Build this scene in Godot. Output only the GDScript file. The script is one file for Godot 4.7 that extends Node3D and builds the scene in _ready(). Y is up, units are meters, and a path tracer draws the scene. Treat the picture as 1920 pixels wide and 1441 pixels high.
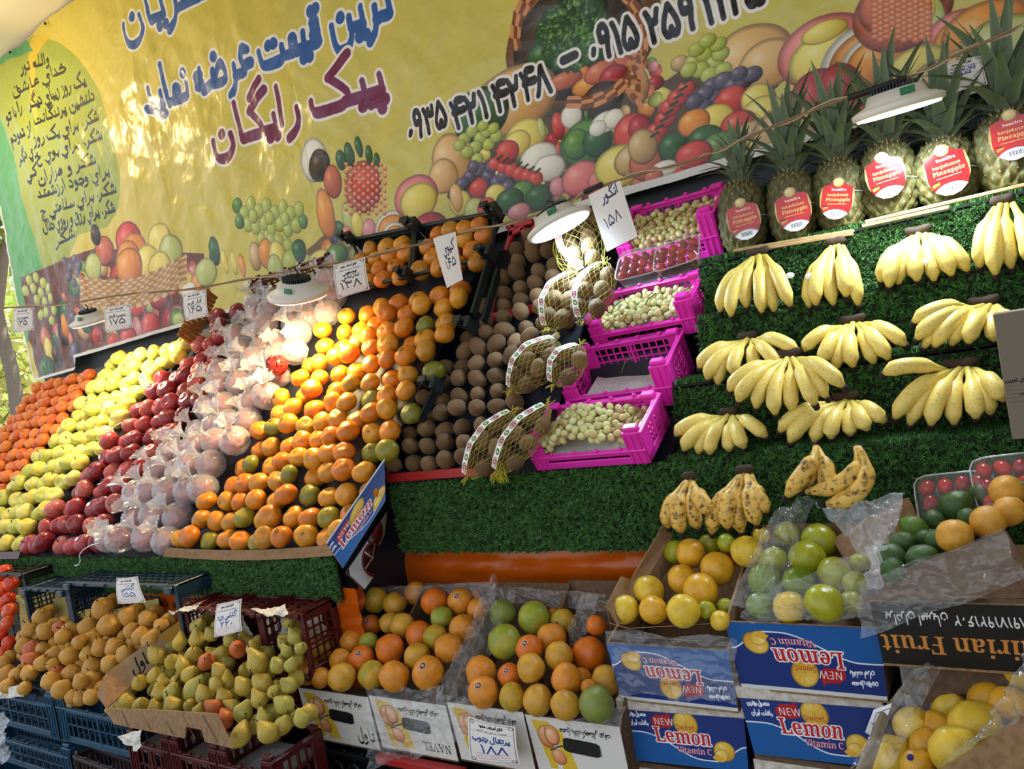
extends Node3D

const FOCAL := 1386.0            # focal length in pixels of the 1920x1441 frame
const EYE := Vector3(0, 1.5, 0)
const WALL_Z := -2.3
var ax: Vector3
var ay: Vector3
var fw: Vector3
var rng := RandomNumberGenerator.new()
var taken := {}
var M := {}
var G := {}


func _ready():
	rng.seed = 20240611
	# ---- camera
	var yaw := deg_to_rad(33.0)
	var pitch := deg_to_rad(1.7)
	var roll := deg_to_rad(10.0)
	fw = Vector3(-sin(yaw) * cos(pitch), -sin(pitch), -cos(yaw) * cos(pitch))
	var right := fw.cross(Vector3.UP).normalized()
	var up := right.cross(fw)
	ax = right * cos(roll) - up * sin(roll)
	ay = right * sin(roll) + up * cos(roll)
	var cam := Camera3D.new()
	cam.name = "camera"
	cam.fov = rad_to_deg(2.0 * atan(720.5 / FOCAL))
	cam.near = 0.02
	cam.far = 200.0
	cam.transform = Transform3D(Basis(ax, ay, -fw), EYE)
	add_child(cam)
	cam.current = true
	# ---- sky and exposure
	var env := Environment.new()
	var sm := ProceduralSkyMaterial.new()
	sm.sky_top_color = Color(0.80, 0.87, 0.96)
	sm.sky_horizon_color = Color(0.97, 0.97, 0.95)
	sm.ground_bottom_color = Color(0.55, 0.53, 0.50)
	sm.ground_horizon_color = Color(0.80, 0.79, 0.76)
	sm.sky_energy_multiplier = 1.2
	sm.ground_energy_multiplier = 0.7
	var sky := Sky.new()
	sky.sky_material = sm
	env.background_mode = Environment.BG_SKY
	env.sky = sky
	env.tonemap_mode = Environment.TONE_MAPPER_LINEAR
	env.tonemap_exposure = 1.0
	env.sdfgi_enabled = true
	env.ssao_enabled = true
	env.ssil_enabled = true
	var we := WorldEnvironment.new()
	we.name = "world"
	we.environment = env
	add_child(we)
	# ---- sun, from behind the shop: it lights the street, not the room
	var sun := DirectionalLight3D.new()
	sun.name = "sun"
	sun.light_color = Color(1.0, 0.96, 0.88)
	sun.light_energy = 3.0
	sun.light_angular_distance = 0.6
	sun.shadow_enabled = true
	sun.sky_mode = DirectionalLight3D.SKY_MODE_LIGHT_ONLY
	sun.look_at_from_position(Vector3(3, 10, -6), Vector3(0, 0, 0))
	add_child(sun)
	# ---- the scene
	make_materials()
	make_shapes()
	build_setting()
	build_banner()
	build_stands()
	build_grass()
	build_slope_fruit()
	build_kiwis()
	build_grape_crates()
	build_bananas()
	build_pineapples()
	build_lower_left()
	build_orange_boxes()
	build_lemon_corner()
	build_lamps_and_signs()


# ---------------------------------------------------------------- pixels of the photograph as rays into the place
func ray(px: float, py: float) -> Vector3:
	return ax * ((px - 960.0) / FOCAL) - ay * ((py - 720.5) / FOCAL) + fw


func az(px: float, py: float, z: float) -> Vector3:
	var d := ray(px, py)
	return EYE + d * ((z - EYE.z) / d.z)


func ah(px: float, py: float, y: float) -> Vector3:
	var d := ray(px, py)
	return EYE + d * ((y - EYE.y) / d.y)


func aplane(px: float, py: float, p: Vector3, n: Vector3) -> Vector3:
	var d := ray(px, py)
	return EYE + d * ((p - EYE).dot(n) / d.dot(n))


func depth(p: Vector3) -> float:
	return (p - EYE).dot(fw)


# ---------------------------------------------------------------- things, parts, names
func numbered(called: String) -> String:
	var k: int = taken.get(called, 0)
	taken[called] = k + 1
	return called if k == 0 else "%s_%03d" % [called, k]


func tag(o, label: String, category: String, group := "", kind := ""):
	if label:
		o.set_meta("label", label)
	if category:
		o.set_meta("category", category)
	if group:
		o.set_meta("group", group)
	if kind:
		o.set_meta("kind", kind)
	return o


func base(called: String, where := Vector3.ZERO, basis := Basis()) -> Node3D:
	var o := Node3D.new()
	o.name = numbered(called)
	add_child(o)
	o.transform = Transform3D(basis, where)
	return o


func put(called: String, mesh: Mesh, m: Material, parent = null, xf := Transform3D()) -> MeshInstance3D:
	var o := MeshInstance3D.new()
	o.mesh = mesh
	o.material_override = m
	o.transform = xf
	if parent == null:
		o.name = numbered(called)
		add_child(o)
	else:
		o.name = called
		parent.add_child(o, true)
	return o


func structure(called: String, mesh: Mesh, m: Material, parent = null, xf := Transform3D()) -> MeshInstance3D:
	var o := put(called, mesh, m, parent, xf)
	if parent == null:
		o.set_meta("kind", "structure")
	return o


func copy(o: Node3D, called: String) -> Node3D:
	var c := o.duplicate()
	c.name = numbered(called)
	add_child(c)
	return c


const ORDINALS := ["", "first", "second", "third", "fourth", "fifth", "sixth", "seventh", "eighth", "ninth", "tenth", "eleventh", "twelfth", "thirteenth", "fourteenth", "fifteenth", "sixteenth", "seventeenth", "eighteenth", "nineteenth", "twentieth"]


func ord_word(n: int) -> String:
	if n <= 20:
		return ORDINALS[n]
	return ["", "", "twenty", "thirty", "forty"][n / 10] + ("-" + ORDINALS[n % 10] if n % 10 else "th")


func rnd(a: float, b: float) -> float:
	return rng.randf_range(a, b)


func spin() -> Basis:
	return Basis.from_euler(Vector3(rnd(0, TAU), rnd(0, TAU), rnd(0, TAU)))


# y axis along "up", x axis as near as possible to "side"
func frame(up: Vector3, side := Vector3.RIGHT) -> Basis:
	var y := up.normalized()
	var z := side.cross(y)
	if z.length() < 0.01:
		z = Vector3.FORWARD.cross(y)
	z = z.normalized()
	return Basis(y.cross(z).normalized(), y, z)


# ---------------------------------------------------------------- mesh builder
class MB:
	var v := PackedVector3Array()
	var n := PackedVector3Array()
	var uv := PackedVector2Array()
	var c := PackedColorArray()
	var ix := PackedInt32Array()
	var xf := Transform3D()
	var col := Color.WHITE
	var colored := false

	func grid(nu: int, nv: int, f: Callable, wrap := false, cf = null):
		var b := v.size()
		var row := nu + 1
		var p := PackedVector3Array()
		for j in nv + 1:
			for i in nu + 1:
				p.append(xf * (f.call(float(i) / nu, float(j) / nv) as Vector3))
		var bad := PackedInt32Array()
		for j in nv + 1:
			for i in nu + 1:
				var i0 := i - 1
				var i1 := i + 1
				if wrap:
					i0 = (i0 + nu) % nu
					i1 = i1 % nu
				else:
					i0 = maxi(i0, 0)
					i1 = mini(i1, nu)
				var du := p[j * row + i1] - p[j * row + i0]
				var dv := p[mini(j + 1, nv) * row + i] - p[maxi(j - 1, 0) * row + i]
				var no := du.cross(dv)
				if no.length_squared() < 1e-20:
					bad.append(j * row + i)
					no = Vector3.ZERO
				n.append(no.normalized())
				uv.append(Vector2(float(i) / nu, 1.0 - float(j) / nv))
				if cf != null:
					c.append(cf.call(float(i) / nu, float(j) / nv))
					colored = true
				else:
					c.append(col)
		for k in bad:
			var j := k / row
			var j2 := j + 1 if j == 0 else j - 1
			var s := Vector3.ZERO
			for i in nu:
				s += n[b + j2 * row + i]
			n[b + k] = s.normalized() if s.length() > 1e-6 else Vector3.UP
		v.append_array(p)
		for j in nv:
			for i in nu:
				var q := b + j * row + i
				ix.append_array([q, q + row, q + row + 1, q, q + row + 1, q + 1])

	func poly(pts: Array, out: Vector3, uvs = null):
		# a flat convex polygon that faces "out"
		var b := v.size()
		var no: Vector3 = ((pts[1] - pts[0]) as Vector3).cross(pts[2] - pts[0])
		var turn := no.dot(out) > 0.0
		no = no.normalized() * (1.0 if turn else -1.0)
		no = (xf.basis * no).normalized()
		for k in pts.size():
			v.append(xf * (pts[k] as Vector3))
			n.append(no)
			uv.append(uvs[k] if uvs != null else Vector2.ZERO)
			c.append(col)
		for k in range(1, pts.size() - 1):
			ix.append_array([b, b + k + 1, b + k] if turn else [b, b + k, b + k + 1])

	func box(at: Vector3, size: Vector3, bev := 0.0, turn := Basis()):
		var keep := xf
		xf = xf * Transform3D(turn, at)
		var h := size / 2.0
		bev = minf(bev, minf(h.x, minf(h.y, h.z)) * 0.9)
		for a in 3:
			var b2 := (a + 1) % 3
			var c2 := (a + 2) % 3
			for s in [-1.0, 1.0]:
				var o := Vector3.ZERO
				o[a] = s
				var pts := []
				for q in [[-1, -1], [1, -1], [1, 1], [-1, 1]]:
					var p := Vector3.ZERO
					p[a] = s * h[a]
					p[b2] = q[0] * (h[b2] - bev)
					p[c2] = q[1] * (h[c2] - bev)
					pts.append(p)
				poly(pts, o, [Vector2(0, 1), Vector2(1, 1), Vector2(1, 0), Vector2(0, 0)])
		if bev > 0.0:
			for a in 3:
				var b2 := (a + 1) % 3
				var c2 := (a + 2) % 3
				for s in [-1.0, 1.0]:
					for t in [-1.0, 1.0]:
						var pts := []
						for e in [-1.0, 1.0]:
							var p := Vector3.ZERO
							p[a] = e * (h[a] - bev)
							p[b2] = s * h[b2]
							p[c2] = t * (h[c2] - bev)
							var r := Vector3.ZERO
							r[a] = p[a]
							r[b2] = s * (h[b2] - bev)
							r[c2] = t * h[c2]
							pts.append_array([p, r] if e < 0 else [r, p])
						var o := Vector3.ZERO
						o[b2] = s
						o[c2] = t
						poly(pts, o)
			for sx in [-1.0, 1.0]:
				for sy in [-1.0, 1.0]:
					for sz in [-1.0, 1.0]:
						poly([Vector3(sx * h.x, sy * (h.y - bev), sz * (h.z - bev)), Vector3(sx * (h.x - bev), sy * h.y, sz * (h.z - bev)), Vector3(sx * (h.x - bev), sy * (h.y - bev), sz * h.z)], Vector3(sx, sy, sz))
		xf = keep

	# a bar of square section between two points
	func bar(a: Vector3, b: Vector3, w: float, d: float, bev := 0.0, side := Vector3.RIGHT):
		var y := (b - a).normalized()
		var z := side.cross(y)
		if z.length() < 0.01:
			z = Vector3.FORWARD.cross(y)
		z = z.normalized()
		box((a + b) / 2.0, Vector3(w, a.distance_to(b), d), bev, Basis(y.cross(z).normalized(), y, z))

	func tube(path: Array, r, sides := 6, cf = null):
		var m := path.size()
		var t0: Vector3 = (path[1] - path[0]).normalized()
		var side := t0.cross(Vector3(0.31, 0.9, 0.22)).normalized()
		var fr := []
		for k in m:
			var t: Vector3 = (path[mini(k + 1, m - 1)] - path[maxi(k - 1, 0)]).normalized()
			side = (side - t * side.dot(t)).normalized()
			fr.append([side, t.cross(side)])
		var f := func(u: float, w: float) -> Vector3:
			var k := int(round(w * (m + 1)))
			var i := clampi(k - 1, 0, m - 1)
			var rr: float = (r[i] if r is Array else r) if k > 0 and k <= m else 0.0
			var a := -u * TAU
			return path[i] + (fr[i][0] * cos(a) + fr[i][1] * sin(a)) * rr
		grid(sides, m + 1, f, true, cf)

	# a flat outline (x, y) pulled out along z from 0 to d
	func plate(pts: PackedVector2Array, d: float, uvr = null):
		var tri := Geometry2D.triangulate_polygon(pts)
		for t in range(0, tri.size(), 3):
			for z in [0.0, d]:
				var q := []
				var us := []
				for k in 3:
					var p := pts[tri[t + k]]
					q.append(Vector3(p.x, p.y, z))
					us.append(Vector2((p.x - uvr[0]) / (uvr[2] - uvr[0]), 1.0 - (p.y - uvr[1]) / (uvr[3] - uvr[1])) if uvr != null else Vector2.ZERO)
				poly(q, Vector3(0, 0, 1.0 if (z > 0.0) == (d > 0.0) and z != 0.0 else -1.0) * signf(d), us)
		var mid := Vector2.ZERO
		for p in pts:
			mid += p / pts.size()
		var cw := Geometry2D.is_polygon_clockwise(pts)
		for k in pts.size():
			var p := pts[k]
			var q := pts[(k + 1) % pts.size()]
			var o := Vector2(q.y - p.y, p.x - q.x) * (-1.0 if cw else 1.0)
			poly([Vector3(p.x, p.y, 0), Vector3(q.x, q.y, 0), Vector3(q.x, q.y, d), Vector3(p.x, p.y, d)], Vector3(o.x, o.y, 0))

	func mesh() -> ArrayMesh:
		var a := []
		a.resize(Mesh.ARRAY_MAX)
		a[Mesh.ARRAY_VERTEX] = v
		a[Mesh.ARRAY_NORMAL] = n
		a[Mesh.ARRAY_TEX_UV] = uv
		if colored:
			a[Mesh.ARRAY_COLOR] = c
		a[Mesh.ARRAY_INDEX] = ix
		var m := ArrayMesh.new()
		m.add_surface_from_arrays(Mesh.PRIMITIVE_TRIANGLES, a)
		return m


# ---------------------------------------------------------------- a picture to print on posters, cartons, cards and bands
class Canvas:
	var w: int
	var h: int
	var b := PackedByteArray()
	var ox := 0.0   # user units to pixels: (x - ox) * sx, (oy - y) * sy (y up) when flip, else (y - oy) * sy
	var oy := 0.0
	var s := 1.0
	var flip := false

	func _init(ww: int, hh: int, col := Color.WHITE):
		w = ww
		h = hh
		b.resize(w * h * 3)
		var r8 := col.r8
		var g8 := col.g8
		var b8 := col.b8
		if r8 == g8 and g8 == b8:
			b.fill(r8)
		else:
			for i in w * h:
				b[i * 3] = r8
				b[i * 3 + 1] = g8
				b[i * 3 + 2] = b8

	func X(x: float) -> float:
		return (x - ox) * s

	func Y(y: float) -> float:
		return (oy - y) * s if flip else (y - oy) * s

	func mix(i: int, col: Color, a: float):
		b[i] = int(lerpf(b[i], col.r * 255.0, a))
		b[i + 1] = int(lerpf(b[i + 1], col.g * 255.0, a))
		b[i + 2] = int(lerpf(b[i + 2], col.b * 255.0, a))

	func rect(x0: float, y0: float, x1: float, y1: float, col: Color, a := 1.0):
		var xa := clampi(int(minf(X(x0), X(x1))), 0, w)
		var xb := clampi(int(maxf(X(x0), X(x1))), 0, w)
		var ya := clampi(int(minf(Y(y0), Y(y1))), 0, h)
		var yb := clampi(int(maxf(Y(y0), Y(y1))), 0, h)
		for y in range(ya, yb):
			for x in range(xa, xb):
				mix((y * w + x) * 3, col, a)

	# an ellipse with a printed shade from c0 (lit upper side) to c1 (rim)
	func ell(cx: float, cy: float, rx: float, ry: float, rot: float, c0: Color, c1: Color, a := 1.0):
		var x := X(cx)
		var y := Y(cy)
		rx *= s
		ry *= s
		var m := maxf(rx, ry) + 1.0
		if x + m < 0 or y + m < 0 or x - m > w or y - m > h:
			return
		var cr := cos(rot)
		var sr := sin(rot)
		for py in range(maxi(0, int(y - m)), mini(h, int(y + m) + 1)):
			for px in range(maxi(0, int(x - m)), mini(w, int(x + m) + 1)):
				var dx := px - x
				var dy := py - y
				var u := (dx * cr + dy * sr) / rx
				var t := (-dx * sr + dy * cr) / ry
				var d := u * u + t * t
				if d < 1.0:
					var lit := clampf((u + 0.35) * (u + 0.35) + (t + 0.45) * (t + 0.45), 0.0, 2.2) / 2.2
					var e := clampf((1.0 - sqrt(d)) * minf(rx, ry), 0.0, 1.0) * a
					var g := c0.lerp(c1, lit)
					if rx > 5.0:   # print grain, a darker edge and a soft printed highlight
						var k := 1.0 - 0.34 * smoothstep(0.62, 1.0, d) + 0.07 * sin(px * 1.9 + py * 0.7) * sin(py * 2.3 - px * 0.4)
						g = Color(clampf(g.r * k, 0, 1), clampf(g.g * k, 0, 1), clampf(g.b * k, 0, 1)).lerp(Color(1, 1, 0.96), 0.35 * exp(-((u + 0.3) * (u + 0.3) + (t + 0.4) * (t + 0.4)) * 22.0))
					mix((py * w + px) * 3, g, e)

	func seg(x0: float, y0: float, x1: float, y1: float, r: float, col: Color):
		var ax_ := X(x0)
		var ay_ := Y(y0)
		var dx := X(x1) - ax_
		var dy := Y(y1) - ay_
		r *= s
		var xa := maxi(0, int(minf(ax_, ax_ + dx) - r - 1))
		var xb := mini(w, int(maxf(ax_, ax_ + dx) + r + 2))
		var ya := maxi(0, int(minf(ay_, ay_ + dy) - r - 1))
		var yb := mini(h, int(maxf(ay_, ay_ + dy) + r + 2))
		var l2 := maxf(dx * dx + dy * dy, 1e-6)
		for y in range(ya, yb):
			for x in range(xa, xb):
				var px := x - ax_
				var py := y - ay_
				var t := clampf((px * dx + py * dy) / l2, 0.0, 1.0)
				var ex := px - dx * t
				var ey := py - dy * t
				var d := r + 0.5 - sqrt(ex * ex + ey * ey)
				if d > 0.0:
					mix((y * w + x) * 3, col, minf(d, 1.0))

	func line(pts: Array, r: float, col: Color):
		for k in pts.size() - 1:
			seg(pts[k].x, pts[k].y, pts[k + 1].x, pts[k + 1].y, r, col)

	# filled outlines, even-odd, in user units
	func fill(loops: Array, col: Color, a := 1.0):
		var lo := 1e9
		var hi := -1e9
		var ls := []
		for l in loops:
			var q := PackedVector2Array()
			for p in l:
				q.append(Vector2(X(p.x), Y(p.y)))
				lo = minf(lo, q[-1].y)
				hi = maxf(hi, q[-1].y)
			ls.append(q)
		var xl := 1e9
		var xr := -1e9
		for q in ls:
			for p in q:
				xl = minf(xl, p.x)
				xr = maxf(xr, p.x)
		var x0 := clampi(int(xl), 0, w)
		var x1 := clampi(int(xr) + 1, 0, w)
		if x1 <= x0:
			return
		for y in range(maxi(0, int(lo)), mini(h, int(hi) + 1)):
			var acc := PackedFloat32Array()
			acc.resize(x1 - x0 + 1)
			for sub in 3:
				var yy := y + (sub + 0.5) / 3.0
				var cr := []
				for q in ls:
					var m: int = q.size()
					for k in m:
						var p: Vector2 = q[k]
						var r: Vector2 = q[(k + 1) % m]
						if (p.y <= yy) != (r.y <= yy):
							cr.append(p.x + (yy - p.y) / (r.y - p.y) * (r.x - p.x))
				cr.sort()
				for k in range(0, cr.size() - 1, 2):
					for x in range(maxi(x0, int(cr[k])), mini(x1, int(cr[k + 1]) + 1)):
						acc[x - x0] += maxf(0.0, minf(cr[k + 1], x + 1.0) - maxf(cr[k], x)) / 3.0
			for x in range(x0, x1):
				if acc[x - x0] > 0.004:
					mix((y * w + x) * 3, col, minf(acc[x - x0], 1.0) * a)

	# Latin lettering from a font's outlines; returns the width
	func latin(text: String, x: float, y: float, size: float, col: Color, font := "Droid Sans", bold := false, halo := 0.0, halo_col := Color.WHITE, slant := 0.0, squeeze := 1.0) -> float:
		var f := SystemFont.new()
		f.font_names = [font]
		f.font_weight = 700 if bold else 400
		var ts := TextServerManager.get_primary_interface()
		f.has_char(65)
		var rid: RID = f.get_rids()[0]
		var k := size / 64.0
		var up := -1.0 if flip else 1.0
		var all := []
		for i in text.length():
			var g := ts.font_get_glyph_index(rid, 64, text.unicode_at(i), 0)
			var o := ts.font_get_glyph_contours(rid, 64, g)
			var start := 0
			var loops := []
			for e in o.get("contours", []):
				var pts: Array = Array(o.points).slice(start, e + 1)
				start = e + 1
				var q := []
				var m := pts.size()
				for j in m:
					var p: Vector3 = pts[j]
					var nx: Vector3 = pts[(j + 1) % m]
					var pv: Vector3 = pts[(j + m - 1) % m]
					if int(p.z) == 1:
						q.append(Vector2(p.x, p.y))
					else:
						var p0 := Vector2(pv.x, pv.y) if int(pv.z) == 1 else Vector2(pv.x + p.x, pv.y + p.y) / 2.0
						var p2 := Vector2(nx.x, nx.y) if int(nx.z) == 1 else Vector2(nx.x + p.x, nx.y + p.y) / 2.0
						for t in [0.0, 0.33, 0.67, 1.0]:
							var pc := Vector2(p.x, p.y)
							q.append(p0 * (1 - t) * (1 - t) + pc * 2 * t * (1 - t) + p2 * t * t)
				var z := []
				for p in q:
					z.append(Vector2(x + (p.x + p.y * slant) * k * squeeze, y + up * p.y * k))
				loops.append(z)
			all.append(loops)
			x += ts.font_get_glyph_advance(rid, 64, g).x * k * squeeze
		if halo > 0.0:
			for loops in all:
				for z in loops:
					for j in z.size():
						seg(z[j].x, z[j].y, z[(j + 1) % z.size()].x, z[(j + 1) % z.size()].y, halo, halo_col)
		for loops in all:
			if loops:
				fill(loops, col)
		return x

	func texture() -> ImageTexture:
		return ImageTexture.create_from_image(Image.create_from_data(w, h, false, Image.FORMAT_RGB8, b))


# ---------------------------------------------------------------- Persian lettering, drawn as pen strokes
# per letter: [isolated, first, middle, last], each "width/strokes"; "." takes the place of a form that is drawn like another
const PEN := {
	"A": ["5/3 20 3 10 3 0", "5/3 20 3 10 3 0", "7/7 0 5 0 4 3 3 20", "7/7 0 5 0 4 3 3 20"],
	"B": ["22/21 6 21 1 18 -1 4 -1 1 1 0 6", "8/6 7 6 2 5 0 0 0", "8/8 0 4 0,4 0 4 7,4 0 0 0", "23/23 0 20 1 20 5 20 1 16 -1 4 -1 1 1 0 6"],
	"N": ["16/14 5 15 -2 10 -7 4 -7 1 -3 1 4", "8/6 7 6 2 5 0 0 0", "8/8 0 4 0,4 0 4 7,4 0 0 0", "17/17 0 15 1 15 5 15 -2 10 -7 4 -7 1 -3 1 4"],
	"Y": ["18/17 7 13 8 11 5 15 1 15 -4 9 -8 3 -7 0 -3", "8/6 7 6 2 5 0 0 0", "8/8 0 4 0,4 0 4 7,4 0 0 0", "18/18 0 14 1 13 -1 16 -4 12 -8 4 -8 0 -4"],
	"J": ["16/1 8 5 10 14 6,14 6 7 3 3 -3 5 -9 10 -11 15 -9", "14/2 8 6 9 12 6 13 3,13 3 8 0 0 0", "15/2 8 6 9 12 6 10 0,15 0 8 0 0 0", "16/16 0 12 3,1 8 5 10 14 6,14 6 7 3 3 -3 5 -9 10 -11 15 -9"],
	"D": ["10/4 12 8 8 9 2 6 0 0 1", ".", "11/11 0 8 1 5 11,8 1 6 0 0 1", "11/11 0 8 1 5 11,8 1 6 0 0 1"],
	"R": ["9/8 6 8 0 5 -5 0 -8", ".", "10/10 0 8 0 8 5,8 0 5 -5 0 -8", "10/10 0 8 0 8 5,8 0 5 -5 0 -8"],
	"S": ["32/30 6 30 1 27 0 24 1 24 6,24 1 21 0 18 1 18 6,18 1 17 -4 12 -8 6 -8 2 -4 1 4", "20/18 7 18 1 15 0 12 1 12 6,12 1 9 0 7 1 7 6,7 1 5 0 0 0", "20/20 0 17 0 17 6,17 1 14 0 12 1 12 6,12 1 9 0 7 1 7 6,7 1 5 0 0 0", "33/33 0 30 0 30 6,30 1 27 0 24 1 24 6,24 1 21 0 18 1 18 6,18 1 17 -4 12 -8 6 -8 2 -4 1 4"],
	"C": ["36/22 6 20 1 24 0 31 0 34 4 31 8 26 7 21 1,21 1 19 -4 13 -8 6 -8 2 -4 1 4", "22/8 7 7 1 9 0 18 0 20 4 17 8 13 7 8 1,8 1 0 0", "22/8 7 7 1 9 0 18 0 20 4 17 8 13 7 8 1,22 0 18 0,8 1 0 0", "36/36 0 31 0,22 6 20 1 24 0 31 0 34 4 31 8 26 7 21 1,21 1 19 -4 13 -8 6 -8 2 -4 1 4"],
	"E": ["14/10 9 6 10 4 7 9 4,9 4 3 1 1 -4 4 -10 9 -11 13 -9", "13/11 9 7 10 4 7 6 3 12 3,7 2 4 0 0 0", "13/13 0 9 1 4 7 8 9 10 7 5 1 0 0", "14/14 0 9 3 4 7 8 9 10 7,9 3 3 1 1 -4 4 -10 9 -11 13 -9"],
	"F": ["25/20 5 19 9 22 10 24 6 20 4,24 6 24 1 18 -1 4 -1 1 1 0 6", "11/4 4 4 9 8 9 8 5 4 4,8 5 8 1 5 0 0 0", "12/12 0 8 0 4 3 4 8 8 8 9 4 7 0 0 0", "25/25 0 23 1 20 5 21 9 24 8 24 2 18 -1 4 -1 1 1 0 6"],
	"Q": ["17/11 5 10 9 14 10 15 6 11 4,15 6 16 -2 10 -7 4 -7 1 -3 1 4", "11/4 4 4 9 8 9 8 5 4 4,8 5 8 1 5 0 0 0", "12/12 0 8 0 4 3 4 8 8 8 9 4 7 0 0 0", "17/17 0 14 1 11 5 13 9 16 6 16 -2 10 -7 4 -7 1 -3 1 4"],
	"K": ["26/26 22 13 14,13 14 22 5 23 1 17 -1 4 -1 1 1 0 6", "14/17 21 4 13,4 13 11 5 10 1 8 0 0 0", "14/17 21 4 13,4 13 10 5 10 0,14 0 8 0 0 0", "26/26 22 13 14,13 14 22 5 22 0,26 0 20 0 17 -1 4 -1 1 1 0 6"],
	"L": ["15/13 20 13 8 14 -2 10 -7 4 -7 1 -3 1 4", "7/5 20 5 8 5 2 4 0 0 0", "8/8 0 4 0,4 20 4 8 4 1 2 0 0 0", "15/15 0 13 0,13 20 13 8 14 -2 10 -7 4 -7 1 -3 1 4"],
	"M": ["11/10 3 7 7 4 4 7 1 3 0 2 -6 2 -14", "11/9 2 6 8 3 4 6 1 9 3,5 0 0 0", "11/11 0 8 0 8 5 5 6 3 3 6 0 0 0", "11/11 0 8 1 7 7 3 5 4 1 7 1,3 1 2 -6 2 -14"],
	"W": ["10/8 5 6 8 3 6 4 3 8 3,8 5 8 -2 5 -6 0 -8", ".", "11/11 0 8 2 6 8 3 6 4 3 8 3,8 2 7 -2 5 -6 0 -8", "11/11 0 8 2 6 8 3 6 4 3 8 3,8 2 7 -2 5 -6 0 -8"],
	"H": ["10/5 10 9 4 6 0 2 1 1 5 5 10", "13/6 11 11 5 9 0 4 0 3 5 8 6 8 1,9 0 0 0", "13/13 0 6 0 3 5 6 10 9 5 6 0 3 -6 6 -7 8 -3 5 0 0 0", "11/11 0 7 0 7 10,7 7 2 7 2 2 7 3"],
}
# letter -> [shape, dots above (+) or below (-), joins to the next letter]
const PERSIAN := {
	"ا": ["A", 0, 0], "ب": ["B", -1, 1], "پ": ["B", -3, 1], "ت": ["B", 2, 1], "ج": ["J", -1, 1], "چ": ["J", -3, 1], "ح": ["J", 0, 1], "خ": ["J", 1, 1], "د": ["D", 0, 0], "ر": ["R", 0, 0], "ز": ["R", 1, 0],
	"س": ["S", 0, 1], "ش": ["S", 3, 1], "ص": ["C", 0, 1], "ض": ["C", 1, 1], "ع": ["E", 0, 1], "غ": ["E", 1, 1], "ف": ["F", 1, 1], "ق": ["Q", 2, 1], "ک": ["K", 0, 1], "گ": ["K", 9, 1], "ل": ["L", 0, 1],
	"م": ["M", 0, 1], "ن": ["N", 1, 1], "و": ["W", 0, 0], "ه": ["H", 0, 1], "ی": ["Y", -2, 1],
}
const DIGITS := {
	"۰": "9/4 4 5 7 4 4", "۱": "8/2 18 4 12 5 0", "۲": "12/2 18 4 12 5 0,3 16 5 12 8 12 10 18", "۳": "14/2 18 4 12 5 0,3 16 5 13 7 17,7 17 8 13 11 13 12 18", "۴": "12/2 18 4 12 5 0,11 18 7 18 6 14 8 11 12 11,8 11 4 11",
	"۵": "13/6 18 2 10 1 4 4 1 6 5,6 18 10 10 11 4 8 1 6 5", "۶": "12/9 18 4 18 3 13 9 11,6 12 5 6 2 0", "۷": "12/1 18 4 10 6 0,6 0 8 10 11 18", "۸": "12/1 0 4 10 6 18,6 18 8 10 11 0", "۹": "11/7 11 3 11 2 16 5 19 8 16 8 11,8 11 7 5 7 0", "-": "16/3 8 13 8", "+": "14/2 8 12 8,7 3 7 13", "،": "6/4 0 2 4",
}


func stroke_list(spec: String) -> Array:
	var out := []
	for part in spec.split(","):
		var f := part.split_floats(" ")
		var pts := []
		for k in range(0, f.size() - 1, 2):
			pts.append(Vector2(f[k], f[k + 1]))
		if pts.size() > 2:
			var q := []
			for k in pts.size() - 1:
				var p0: Vector2 = pts[maxi(k - 1, 0)]
				var p3: Vector2 = pts[mini(k + 2, pts.size() - 1)]
				for t in [0.0, 0.25, 0.5, 0.75]:
					q.append((pts[k] as Vector2).cubic_interpolate(pts[k + 1], p0, p3, t))
			q.append(pts[-1])
			pts = q
		out.append(pts)
	return out


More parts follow.
